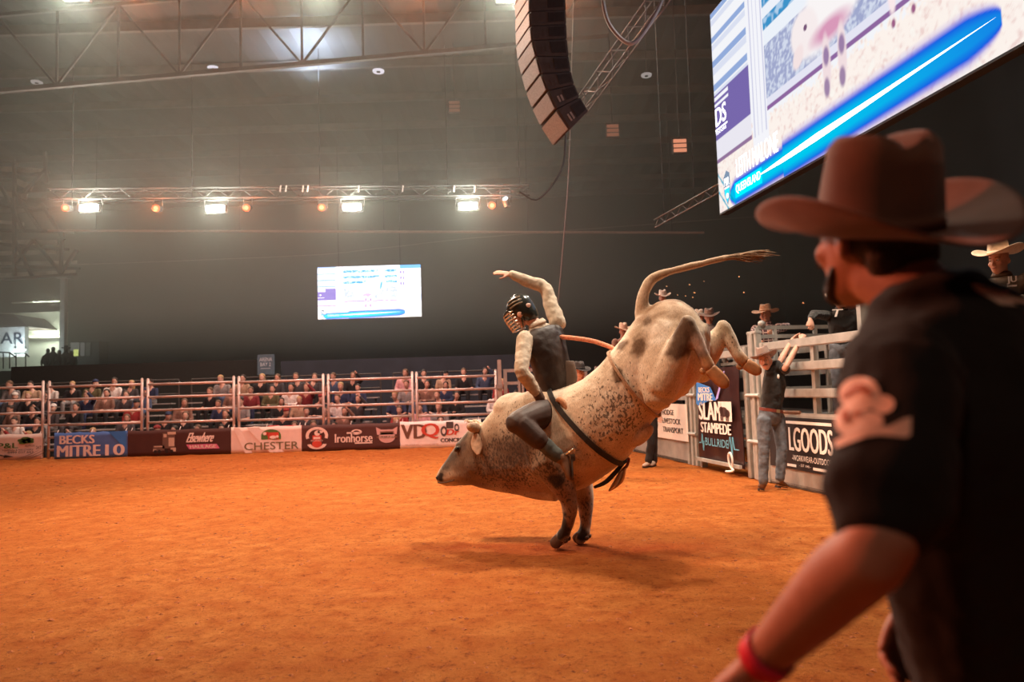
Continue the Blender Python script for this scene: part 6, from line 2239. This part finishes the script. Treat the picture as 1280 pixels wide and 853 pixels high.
# plaid shirt man behind the divider
PLAID = bpy.data.materials.new('plaid')
PLAID.use_nodes = True
nt = PLAID.node_tree
bs = nt.nodes['Principled BSDF']
bs.inputs['Roughness'].default_value = 0.85
tc = _n(nt, 'ShaderNodeTexCoord')
acc = None
for axis, rot in (('X', 0), ('Z', 0)):
    w = _n(nt, 'ShaderNodeTexWave', wave_type='BANDS', bands_direction=axis)
    w.inputs['Scale'].default_value = 5.0
    w.inputs['Distortion'].default_value = 0.6
    nt.links.new(tc.outputs['Object'], w.inputs['Vector'])
    g_ = _n(nt, 'ShaderNodeMapRange')
    g_.inputs['From Min'].default_value = 0.80
    g_.inputs['From Max'].default_value = 0.90
    nt.links.new(w.outputs['Fac'], g_.inputs['Value'])
    if acc is None:
        acc = g_.outputs['Result']
    else:
        mxn = _n(nt, 'ShaderNodeMath', operation='MAXIMUM')
        nt.links.new(acc, mxn.inputs[0])
        nt.links.new(g_.outputs['Result'], mxn.inputs[1])
        acc = mxn.outputs[0]
mxn = _n(nt, 'ShaderNodeMix', data_type='RGBA')
nt.links.new(acc, mxn.inputs['Factor'])
mxn.inputs['A'].default_value = (0.075, 0.035, 0.045, 1)
mxn.inputs['B'].default_value = (0.55, 0.42, 0.40, 1)
nt.links.new(mxn.outputs['Result'], bs.inputs['Base Color'])


def onlooker(label, px, py, Y, yaw, shirt, hatm, hat_kw=None, face=None, wr=None, el=None, group='riders watching from the catwalk', sleeve='long', trousers=DENIM, hatname='cowboy_hat', s=1.0, vx=0.012, skin=None, lean=0.0, up=(0, 0, 1), **kw):
    "standing figure whose head centre is seen at px,py at distance Y"
    h = P(px, py, Y)
    J, s = stand((0, 0, 0), yaw, 1.76 * s, lean)
    d = h - J['head']
    for k, v in list(J.items()):
        if k in ('face', 'up'):
            continue
        J[k] = [x + d for x in v] if isinstance(v, list) else v + d
    if face:
        J['face'] = V3(face).normalized()
    J['up'] = V3(up).normalized()
    if el:
        for k in (0, 1):
            if el[k]:
                J['el'][k] = P(*el[k])
    if wr:
        for k in (0, 1):
            if wr[k]:
                J['wr'][k] = P(*wr[k])
    root = person('person', label, J, s=s, vx=vx, shirt=shirt, sleeve=sleeve, trousers=trousers, boots=BOOTM, group=group, skin=skin, **kw)
    if hatm:
        hat(root, J['head'] + J['up'] * 0.066 * s, J['face'], J['up'], hatm, s=s, **(hat_kw or {}))
    return root, J


r_, J = onlooker('man in dark plaid shirt and wide tan hat watching over the guard rail', 957, 394, 11.6, -0.7, PLAID, FELT_TAN, dict(brim=0.118, curl=0.03, dip=0.03, crown=0.105), face=(-0.78, -0.60, -0.08), el=((985, 408, 11.5), (940, 420, 11.4)), wr=((968, 415, 11.2), (950, 428, 11.2)), collar=True)
r_, J = onlooker('man in black long-sleeved top with a white letter resting a hand on the gate', 1051, 374, 9.75, -0.35, BLACKC, FELT_WHITE, dict(brim=0.10, curl=0.05), face=(-0.80, -0.55, -0.15), el=(None, (1018, 393, 9.35)), wr=(None, (1013, 399, 9.15)), collar=True, lean=0.05,
                 hands=((), dict(d=(-0.05, -0.45, -0.85), n=(-0.2, 0.7, -0.5), t=(-0.8, -0.2, 0), curl=(0.35, 0.5, 0.4), spread=0.16)))
BT = Board(P(1038, 396.5, 9.55), P(1051, 396, 9.52) - P(1038, 396.5, 9.55), Vector((0, 0, 0.10)))
put('chest_letter', BT.text(MB(), 'T', 0.0, 1.0, 0.0, 1.0, 0.004, slant=0.25, weight=0.02).add([], []), WHITE, r_, fix=False)
r_, J = onlooker('man in straw hat and brown jacket at the right edge of the picture', 1249, 326, 6.7, -0.95, mat('jacket_brown', (0.105, 0.070, 0.045), 0.7, var=0.3, scale=12, bump=0.2), STRAW, dict(brim=0.125, curl=0.07, dip=0.01, crown=0.125), face=(-0.88, -0.45, -0.10), el=((1300, 372, 6.6), (1236, 372, 6.5)), wr=((1262, 378, 6.3), (1230, 385, 6.2)), collar=True, vx=0.010)
BT = Board(P(1259, 358, 6.47), P(1271, 357, 6.47) - P(1259, 358, 6.47), Vector((0, 0, 0.08)))
put('chest_badge', BT.text(BT.rect(MB(), 0.0, -0.1, 1.0, 0.1, 0.0), 'JU', 0.0, 1.0, 0.2, 1.1, 0.004, weight=0.03), WHITE, r_, fix=False)
r_, J = onlooker('man in grey shirt and brown hat behind the raised far hock', 886.5, 397, 13.2, -0.15, mat('shirt_grey', (0.32, 0.28, 0.28), 0.8, var=0.15), FELT_GREY, dict(brim=0.11, curl=0.03, dip=0.03, crown=0.10), face=(-0.25, -0.9, -0.2), collar=True)
r_, J = onlooker('person in pale hat mostly hidden beside the man in grey shirt', 874, 398, 13.8, 0.2, mat('shirt_dark', (0.08, 0.07, 0.08), 0.8), FELT_WHITE, dict(brim=0.10, curl=0.04, crown=0.10), face=(0.2, -0.9, -0.1))
r_, J = onlooker('man in white hat peering over the bull rump beside the tail', 828.5, 373, 16.2, 0.0, mat('shirt_dark', (0.08, 0.07, 0.08), 0.8), FELT_WHITE, dict(brim=0.105, curl=0.06, dip=0.02, crown=0.12), face=(0.0, -0.95, -0.15))
r_, J = onlooker('person in pale hat just showing past the bull back', 779, 415, 17.0, 0.2, mat('shirt_tan', (0.36, 0.22, 0.16), 0.8), STRAW, dict(brim=0.10, curl=0.05), face=(0.3, -0.9, -0.2), s=1.08)
# steward crouched behind the rider's back, only head and shoulders show
r_, J = onlooker('man in dark hat leaning behind the rider back', 724, 466, 11.5, 0.3, mat('shirt_red', (0.30, 0.06, 0.06), 0.8), mat('felt_black', (0.035, 0.028, 0.028), 0.85), dict(brim=0.095, curl=0.03, crown=0.105), face=(0.45, -0.85, -0.15), group='helpers on the dirt')
# helper on foot behind the bull, lower legs showing
b0 = G(812, 584)
J, s = stand(b0, -0.35, 1.74)
J['an'] = [b0 + Vector((0.10, 0.10, 0.085)), b0 + Vector((-0.02, -0.02, 0.085))]
J['kn'] = [b0 + Vector((0.09, 0.0, 0.48)), b0 + Vector((0.03, -0.06, 0.47))]
J['toe'] = [b0 + Vector((0.02, -0.08, 0.035)), b0 + Vector((-0.14, -0.16, 0.035))]
r_ = person('person', 'helper in black trousers standing on the dirt behind the bull', J, s=s, vx=0.012, shirt=mat('shirt_red', (0.30, 0.06, 0.06), 0.8), sleeve='short', trousers=mat('black_trouser', (0.025, 0.022, 0.022), 0.85), boots=mat('tan_shoe', (0.46, 0.30, 0.22), 0.7), group='helpers on the dirt')
hat(r_, J['head'] + Vector((0, 0, 0.055)), J['face'], J['up'], FELT_TAN)

# ================================================================== FOREGROUND MAN
TEE = mat('black_tee', (0.010, 0.0085, 0.008), 0.92, var=0.25, scale=7, bump=0.25, bscale=240, sheen=0.04)
J = dict(base=Vector((0.72, 1.08, 0)), pelvis=P(1290, 985, 1.12), chest=P(1225, 560, 1.04), neck=P(1158, 378, 1.06), head=P(1092, 293, 1.13),
         face=(-0.24, 0.95, 0.14), up=(-0.03, -0.25, 0.97),
         sh=[P(1130, 468, 0.91), P(1352, 430, 1.12)], el=[P(1100, 676, 0.80), P(1385, 650, 1.25)], wr=[P(952, 826, 0.95), P(1150, 752, 1.22)],
         hip=[P(1215, 1010, 1.06), P(1365, 1000, 1.18)], kn=[Vector((0.58, 1.22, 0.47)), Vector((0.85, 1.30, 0.47))], an=[Vector((0.54, 1.12, 0.085)), Vector((0.90, 1.16, 0.085))], toe=[Vector((0.46, 1.28, 0.035)), Vector((0.90, 1.36, 0.035))])
FG = person('person', 'foreground man in brown hat and black shirt seen from behind', J, s=0.99, head_s=0.91, vx=0.0075, skin=SKIN_D, shirt=TEE, sleeve='short', trousers=DENIM, boots=BOOTM, hair=HAIR_D, tucked=False, loose=0.012, sleeve_r=0.99,
            hands=(dict(d=(-0.35, 0.35, -0.45), n=(0.3, 0.2, -0.8), t=(0.3, 0.6, -0.2), curl=(0.5, 0.6, 0.4)), dict(d=(-0.52, -0.10, -0.72), n=(0.55, -0.5, -0.45), t=(-0.5, -0.3, 0.6), curl=((0.55, 0.5, 0.3), (0.5, 0.5, 0.3), (0.4, 0.5, 0.3), (0.35, 0.4, 0.3)), spread=0.16)))
hc, f, u = J['head'], V3(J['face']).normalized(), V3(J['up']).normalized()
u = (u - f * u.dot(f)).normalized()
r = f.cross(u).normalized()
# short dark hair over the back of the head, beard along the jaw
hs = 0.91
mb = MB()
mb.ball(hc - (u * 0.005 + f * 0.020) * hs, (0.078 * hs, 0.096 * hs, 0.050 * hs), (r, f, u))
mb.ball(hc - (u * 0.035 + f * 0.062) * hs, (0.068 * hs, 0.046 * hs, 0.060 * hs), (r, f, u))
put('hair', voxel(mb, 0.007, 2), HAIR_D, FG)
mb = MB()
for k in (-1, 1):
    mb.path([hc + (-u * 0.055 + f * 0.032 + r * 0.060 * k) * hs, hc + (-u * 0.080 + f * 0.050 + r * 0.049 * k) * hs, hc + (-u * 0.105 + f * 0.075 + r * 0.030 * k) * hs, hc + (-u * 0.115 + f * 0.086) * hs], [0.007, 0.011, 0.014, 0.015], n=10, sub=3)
mb.path([hc + (-u * 0.05 + f * 0.105 - r * 0.03) * hs, hc + (-u * 0.046 + f * 0.112) * hs, hc + (-u * 0.05 + f * 0.105 + r * 0.03) * hs], 0.008, n=8)
put('beard', voxel(mb, 0.007, 2), HAIR_D, FG)
HF, HU = Vector((-0.24, 0.93, 0.26)).normalized(), Vector((-0.06, -0.29, 0.955)).normalized()
HC = hc + u * 0.002 - f * 0.004 + r * 0.004
HT = hat(FG, HC, HF, HU, FELT_BR, s=0.94, brim=0.105, curl=0.075, dip=0.010, crown=0.146, crease=0.040, band=mat('felt_band', (0.10, 0.040, 0.024), 0.85), asN=72)
put('hat_pin', MB().ball(HC + HU * 0.018 - HF.cross(HU) * 0.080 + HF * 0.016, 0.006), mat('pearl', (0.9, 0.75, 0.6), 0.3), HT, smooth=True)
# wristband
d = (J['wr'][0] - J['el'][0]).normalized()
wc = J['wr'][0] - d * 0.012
a, b = perp(d)
rr = []
for i in range(25):
    t = 2 * PI * i / 24
    e = a * math.cos(t) + b * math.sin(t)
    rr.append([wc + e * 0.031 - d * 0.013, wc + e * 0.0335 - d * 0.013, wc + e * 0.0325 + d * 0.013, wc + e * 0.030 + d * 0.013])
put('wristband', MB().rings(rr, cap=False), mat('wristband_red', (0.75, 0.03, 0.08), 0.5, var=0.05), FG, smooth=True)
# prints pressed onto the shirt
SHB = bvh_of([c for c in FG.children if c.name.startswith('shirt')][0])


def decal(name, polys, m, root, steps=10, lift=0.0025):
    "flat ink shape laid on the cloth: filled triangles dropped onto the surface"
    mb = MB()
    for poly in polys:
        cx, cy = sum(p[0] for p in poly) / len(poly), sum(p[1] for p in poly) / len(poly)
        n = len(poly)
        ringpts = []
        ok = True
        rings_ = []
        for q in range(steps + 1):
            row = []
            for x, y in poly:
                X, Y_ = cx + (x - cx) * q / steps, cy + (y - cy) * q / steps
                o_ = CAM
                d_ = (P(X, Y_, 1.0) - CAM).normalized()
                hit = SHB.ray_cast(o_, d_, 4)
                row.append(hit[0] + hit[1] * lift if hit[0] is not None else None)
            rings_.append(row)
        for q in range(steps):
            for i in range(n):
                j = (i + 1) % n
                quad = [rings_[q][i], rings_[q][j], rings_[q + 1][j], rings_[q + 1][i]]
                if all(v is not None for v in quad) and max((quad[k] - quad[k - 1]).length for k in range(4)) < 0.04:
                    mb.add(quad, [(0, 1, 2, 3)])
    if mb.v:
        put(name, mb, m, root, smooth=True, fix=False)


PRINT = mat('print_peach', (0.80, 0.56, 0.46), 0.8, var=0.08, scale=30)
PRINT2 = mat('print_rust', (0.42, 0.13, 0.07), 0.8)


def circ(x, y, rx, ry, k=18, rot=0.0):
    return [(x + rx * math.cos(2 * PI * i / k) * math.cos(rot) - ry * math.sin(2 * PI * i / k) * math.sin(rot), y + rx * math.cos(2 * PI * i / k) * math.sin(rot) + ry * math.sin(2 * PI * i / k) * math.cos(rot)) for i in range(k)]


decal('sleeve_print', [circ(1076, 494, 25, 22), circ(1104, 507, 15, 12), circ(1063, 527, 17, 20), circ(1085, 528, 20, 12),
                       [(1080, 530), (1130, 536), (1132, 524), (1139, 523), (1138, 546), (1132, 549), (1100, 546), (1075, 550), (1060, 556), (1047, 562), (1045, 553), (1062, 543)]], PRINT, FG)
decal('print_eye', [circ(1060, 523, 5, 8)], PRINT2, FG, steps=4, lift=0.0045)
decal('print_nose', [circ(1074, 520, 5, 3)], PRINT2, FG, steps=4, lift=0.0045)
decal('print_line', [[(1056, 497), (1070, 484), (1083, 482), (1092, 494), (1090, 497), (1082, 487), (1071, 488), (1059, 500)]], PRINT2, FG, steps=4, lift=0.0045)
decal('shoulder_print', [[(1212, 357), (1222, 357), (1240, 363), (1262, 367), (1300, 378), (1300, 388), (1270, 384), (1248, 382), (1236, 374), (1220, 366)]], PRINT, FG)

# ================================================================== SPECTATORS
def seated(variant):
    "a low, complete seated figure, facing -Y, seat at z = 0"
    rng = random.Random(variant)
    hands_up = variant == 3
    body, top, low, hair = MB(), MB(), MB(), MB()
    tilt = (0.0, 0.05, -0.04, 0.02, 0.10)[variant]
    hd = Vector((tilt, -0.07, 0.66))
    head_shape(body, hd, (tilt, -1, -0.12), (tilt * .3, -0.1, 1), 1.0)
    body.path([(0, 0, 0.42), (0, -0.01, 0.5), hd - Vector((0, -0.02, 0.06))], [0.07, 0.056, 0.054], n=8, sub=2)
    fwd = -1
    wr = []
    for k in (-1, 1):
        sh = Vector((0.18 * k, -0.01, 0.43))
        if hands_up and k > 0:
            el, w = Vector((0.30, -0.20, 0.52)), Vector((0.16, -0.28, 0.72))
        elif variant in (1, 4):
            el, w = Vector((0.24 * k, -0.10, 0.16)), Vector((0.05 * k, -0.30, 0.17))
        else:
            el, w = Vector((0.25 * k, -0.08, 0.17)), Vector((0.14 * k, -0.32, 0.14))
        d = (w - el).normalized()
        body.path([sh, el, w, w + d * 0.09], [0.05, 0.042, 0.030, 0.034], n=8, sub=2)
        short = variant in (0, 2, 4)
        e2 = sh.lerp(el, 0.85) if short else w
        top.path([sh, sh.lerp(el, 0.5), el if not short else e2] + ([w] if not short else []), [0.072, 0.064, 0.060] + ([0.042] if not short else []), n=8, sub=2)
        hp, kn, an = Vector((0.09 * k, -0.02, 0.08)), Vector((0.14 * k, -0.44, 0.06)), Vector((0.13 * k, -0.42, -0.32))
        low.path([hp, hp.lerp(kn, 0.5), kn, an], [0.095, 0.088, 0.072, 0.058], n=8, sub=2)
        low.loft([(an + Vector((0, 0.05, -0.03)), Vector((0.04, 0, 0)), Vector((0, 0, 0.04))), (an + Vector((0, -0.17, -0.045)), Vector((0.04, 0, 0)), Vector((0, 0, 0.025)))], n=8, sub=2)
    body.path([(0, 0, 0.1), (0, 0, 0.42)], [0.12, 0.12], n=8, sub=2)
    top.loft([((0, 0, 0.0), (0.18, 0, 0), (0, 0.12, 0)), ((0, 0, 0.16), (0.165, 0, 0), (0, 0.125, 0)), ((0, 0, 0.34), (0.19, 0, 0), (0, 0.125, 0)), ((0, 0, 0.45), (0.16, 0, 0), (0, 0.09, 0)), ((0, 0, 0.50), (0.075, 0, 0), (0, 0.068, 0))], n=14, sub=2)
    low.loft([((0, 0, -0.02), (0.18, 0, 0), (0, 0.13, 0)), ((0, 0, 0.12), (0.175, 0, 0), (0, 0.125, 0))], n=12, sub=2)
    if variant in (1, 3):       # long hair
        hair.ball(hd + Vector((0, 0.018, 0.046)), (0.092, 0.108, 0.092))
        hair.ball(hd + Vector((0, 0.07, -0.10)), (0.10, 0.05, 0.16))
    else:
        hair.ball(hd + Vector((0, 0.016, 0.048)), (0.088, 0.108, 0.088))
        hair.ball(hd + Vector((0, 0.06, -0.02)), (0.072, 0.045, 0.07))
    cap = None
    if variant == 4:
        cap = MB()
        cap.ball(hd + Vector((0, 0.005, 0.06)), (0.090, 0.108, 0.078))
        cap.loft([(hd + Vector((0, -0.09, 0.055)), Vector((0.075, 0, 0)), Vector((0, 0, 0.010))), (hd + Vector((0, -0.17, 0.045)), Vector((0.055, 0, 0)), Vector((0, 0, 0.007)))], n=10, sub=2)
    out = {'body': voxel(body, 0.020, 1), 'top': voxel(top, 0.024, 1), 'trousers': voxel(low, 0.026, 1), 'hair': voxel(hair, 0.022, 1)}
    if cap:
        out['cap'] = voxel(cap, 0.020, 1)
    for k, me_ in out.items():
        me_.name = k
        me_.materials.append(SKIN)
    return out


PROTO = [seated(v) for v in range(5)]
CLOTH = {'black': (0.02, 0.02, 0.022), 'charcoal': (0.06, 0.055, 0.06), 'grey': (0.26, 0.24, 0.24), 'white': (0.72, 0.66, 0.62), 'navy': (0.03, 0.04, 0.09), 'maroon': (0.20, 0.03, 0.035), 'red': (0.30, 0.035, 0.035), 'olive': (0.11, 0.10, 0.05), 'tan': (0.42, 0.28, 0.19), 'pink': (0.62, 0.33, 0.34), 'blue': (0.06, 0.085, 0.15), 'checked brown': (0.22, 0.12, 0.09)}
CMAT = {k: mat('cloth_' + k.replace(' ', '_'), v, 0.9, var=0.25, scale=14) for k, v in CLOTH.items()}
SKINS = [mat('crowd_skin_a', (0.60, 0.34, 0.26), 0.6), mat('crowd_skin_b', (0.50, 0.27, 0.20), 0.6), mat('crowd_skin_c', (0.66, 0.40, 0.31), 0.6)]
HAIRS = [('dark-haired', HAIR_D), ('brown-haired', HAIR_B), ('fair-haired', mat('hair_fair', (0.42, 0.27, 0.13), 0.7, var=0.2, scale=40))]
rng = random.Random(23)
ROWN = ['front row', 'second row', 'third row', 'fourth row', 'top row']


def where(px):
    for lim, w in ((54, 'behind green-lettered banner'), (160, 'behind blue banner'), (225, 'behind truck banner'), (289, 'behind pink banner stripe'), (377, 'behind cow banner'), (440, 'behind round red badge'), (500, 'behind bull-head badge'), (560, 'behind white banner'), (640, 'left of rider')):
        if px < lim:
            return w
    return 'behind rider and bull'


USED = set()


def seat_person(x, r, forced=None):
    v = rng.choice((0, 0, 1, 1, 2, 3, 4)) if forced is None else forced
    loc = Vector((x, ROW_Y[r] + rng.uniform(-0.04, 0.04), ROW_Z[r] + 0.02))
    # picture column for wording
    w_ = loc - CAM
    px = 640 + F_PX * w_.dot(_r) / w_.dot(_f)
    while True:
      col = rng.choice(list(CLOTH) + ['black', 'charcoal', 'black', 'grey', 'charcoal', 'navy', 'checked brown'])
      hn, hm = HAIRS[rng.choice((0, 0, 1, 1, 2))]
      style = ('short-sleeved', 'long-sleeved', 'short-sleeved', 'long-sleeved', 'short-sleeved')[v]
      act = ('', ', hands clasped', '', ', hand raised', ', cap')[v]
      lab = '%s spectator, %s %s top%s, %s %s' % (hn, style, col, act, ROWN[r], where(px))
      if lab not in USED:
          USED.add(lab)
          break
    t = thing('person', lab, 'person', loc, 'spectators seated in the stands')
    t.rotation_euler.z = rng.uniform(-0.25, 0.35)
    sc_ = rng.uniform(0.92, 1.06)
    t.scale = (sc_, sc_, sc_)
    for k, me_ in PROTO[v].items():
        o = bpy.data.objects.new(k, me_)
        COL.objects.link(o)
        o.parent = t
        o.material_slots[0].link = 'OBJECT'
        o.material_slots[0].material = {'body': rng.choice(SKINS), 'top': CMAT[col], 'trousers': CMAT[rng.choice(('black', 'charcoal', 'navy', 'grey', 'blue'))], 'hair': hm, 'cap': CMAT[rng.choice(('black', 'navy', 'red', 'white'))]}[k]


for x0, x1, lb in sections:
    for r in range(5):
        x = x0 + 0.35 + rng.uniform(0, 0.25)
        while x < x1 - 0.3:
            w_ = Vector((x, ROW_Y[r], ROW_Z[r] + 0.5)) - CAM
            px = 640 + F_PX * w_.dot(_r) / w_.dot(_f)
            gap = (305 < px < 345 and r < 3) or (572 < px < 618 and r < 4) or (100 < px < 150 and r in (1, 2) and rng.random() < 0.7)
            thin = rng.random() < (0.30 if px < 170 else 0.16 if px < 300 else 0.10)
            if not gap and not thin and -40 < px < 745:
                seat_person(x, r)
            x += rng.uniform(0.50, 0.66)

# red folding chairs showing above the cow banner
for px in (341, 359, 378):
    p = P(px, 534, 18.95)
    t = thing('red_chair', 'red moulded chair, %s of three above the cow banner' % {341: 'left', 359: 'middle', 378: 'right'}[px], 'chair', (p.x, 18.95, -0.45), 'red chairs behind the cow banner')
    RC = mat('red_plastic', (0.62, 0.04, 0.03), 0.4)
    zt = p.z + 0.03
    put('backrest', MB().loft([((p.x, 19.0, zt - 0.36), (0.20, 0, 0), (0, 0.02, 0)), ((p.x, 19.02, zt - 0.12), (0.21, 0, 0), (0, 0.02, 0)), ((p.x, 19.03, zt), (0.15, 0, 0), (0, 0.018, 0))], n=16, sub=3), RC, t, smooth=True)
    put('seat', MB().box((p.x, 18.82, zt - 0.40), (0.42, 0.40, 0.03)), RC, t, bevel=0.01)
    for dx in (-0.17, 0.17):
        for dy in (18.66, 19.0):
            put('leg', MB().tube((p.x + dx, dy, -0.45), (p.x + dx, dy, zt - 0.40), 0.014, 6), FRAME, t)

# silhouettes on the balcony by the bar
for k, (px, py, lb) in enumerate(((60, 436, 'leftmost dark silhouetted figure standing before the lit wall'), (66.5, 434, 'tallest silhouetted figure in the middle of the dark group by the bar'), (74, 438, 'silhouetted figure right of the tall one by the bar'), (82.5, 434.5, 'silhouetted figure in a brimmed hat beside the lit booth'), (89.5, 439, 'small silhouetted figure hiding part of the lit booth'))):
    p = P(px, py, 34.0)
    t = thing('person', lb, 'person', (p.x, 34, p.z - 1.55), 'silhouetted guests by the bar')
    mb = MB()
    o_ = Vector((p.x, 34.0, p.z))
    mb.ball(o_ - Vector((0, 0, 0.10)), (0.085, 0.1, 0.12))
    mb.loft([(o_ - Vector((0, 0, 1.55)), Vector((0.14, 0, 0)), Vector((0, 0.1, 0))), (o_ - Vector((0, 0, 0.9)), Vector((0.17, 0, 0)), Vector((0, 0.12, 0))), (o_ - Vector((0, 0, 0.40)), Vector((0.23, 0, 0)), Vector((0, 0.12, 0))), (o_ - Vector((0, 0, 0.27)), Vector((0.13, 0, 0)), Vector((0, 0.08, 0))), (o_ - Vector((0, 0, 0.16)), Vector((0.05, 0, 0)), Vector((0, 0.05, 0)))], n=14, sub=3)
    for s_ in (-1, 1):
        mb.path([o_ + Vector((0.20 * s_, 0, -0.36)), o_ + Vector((0.27 * s_, -0.05, -0.62)), o_ + Vector((0.15 * s_, -0.2, -0.80))], [0.06, 0.05, 0.04], n=8)
    put('body', voxel(mb, 0.025, 2), mat('guest_dark', (0.02, 0.02, 0.02), 0.9), t)
    if 'brimmed' in lb:
        hat(t, o_ + Vector((0, 0, -0.04)), (0, -1, 0), (0, 0, 1), mat('guest_dark', (0.02, 0.02, 0.02), 0.9), asN=20)
# raised floor under the bar
slab('floor_balcony', ((P(-90, 445, 35).x + P(128, 445, 35).x) / 2, 35.4, P(70, 446, 34).z - 0.68 - 0.6), (P(128, 445, 35).x - P(-90, 445, 35).x, 6.0, 1.2), mat('hall_concrete2', (0.05, 0.05, 0.045), 0.9), 'raised dark floor in front of the bar')

# ================================================================== HAZE
m = bpy.data.materials.new('thin_haze')
m.use_nodes = True
nt = m.node_tree
nt.nodes.remove(nt.nodes['Principled BSDF'])
vs = _n(nt, 'ShaderNodeVolumeScatter')
vs.inputs['Color'].default_value = (0.90, 0.93, 0.84, 1)
vs.inputs['Density'].default_value = 0.016
vs.inputs['Anisotropy'].default_value = 0.35
nt.links.new(vs.outputs['Volume'], nt.nodes['Material Output'].inputs['Volume'])
HZ = put('haze', MB().prism([(-33.5, y_, z_) for y_, z_ in ((23.3, -0.4), (43.9, -0.4), (43.9, 13.2), (15.8, 13.2), (15.8, 3.4), (23.3, 2.7))], (49, 0, 0)), m, loc=(-9, 26.4, 0))
tag(HZ, 'thin grey haze hanging high under the hall roof', 'haze', kind='stuff')
bpy.data.scenes.remove(TMP)
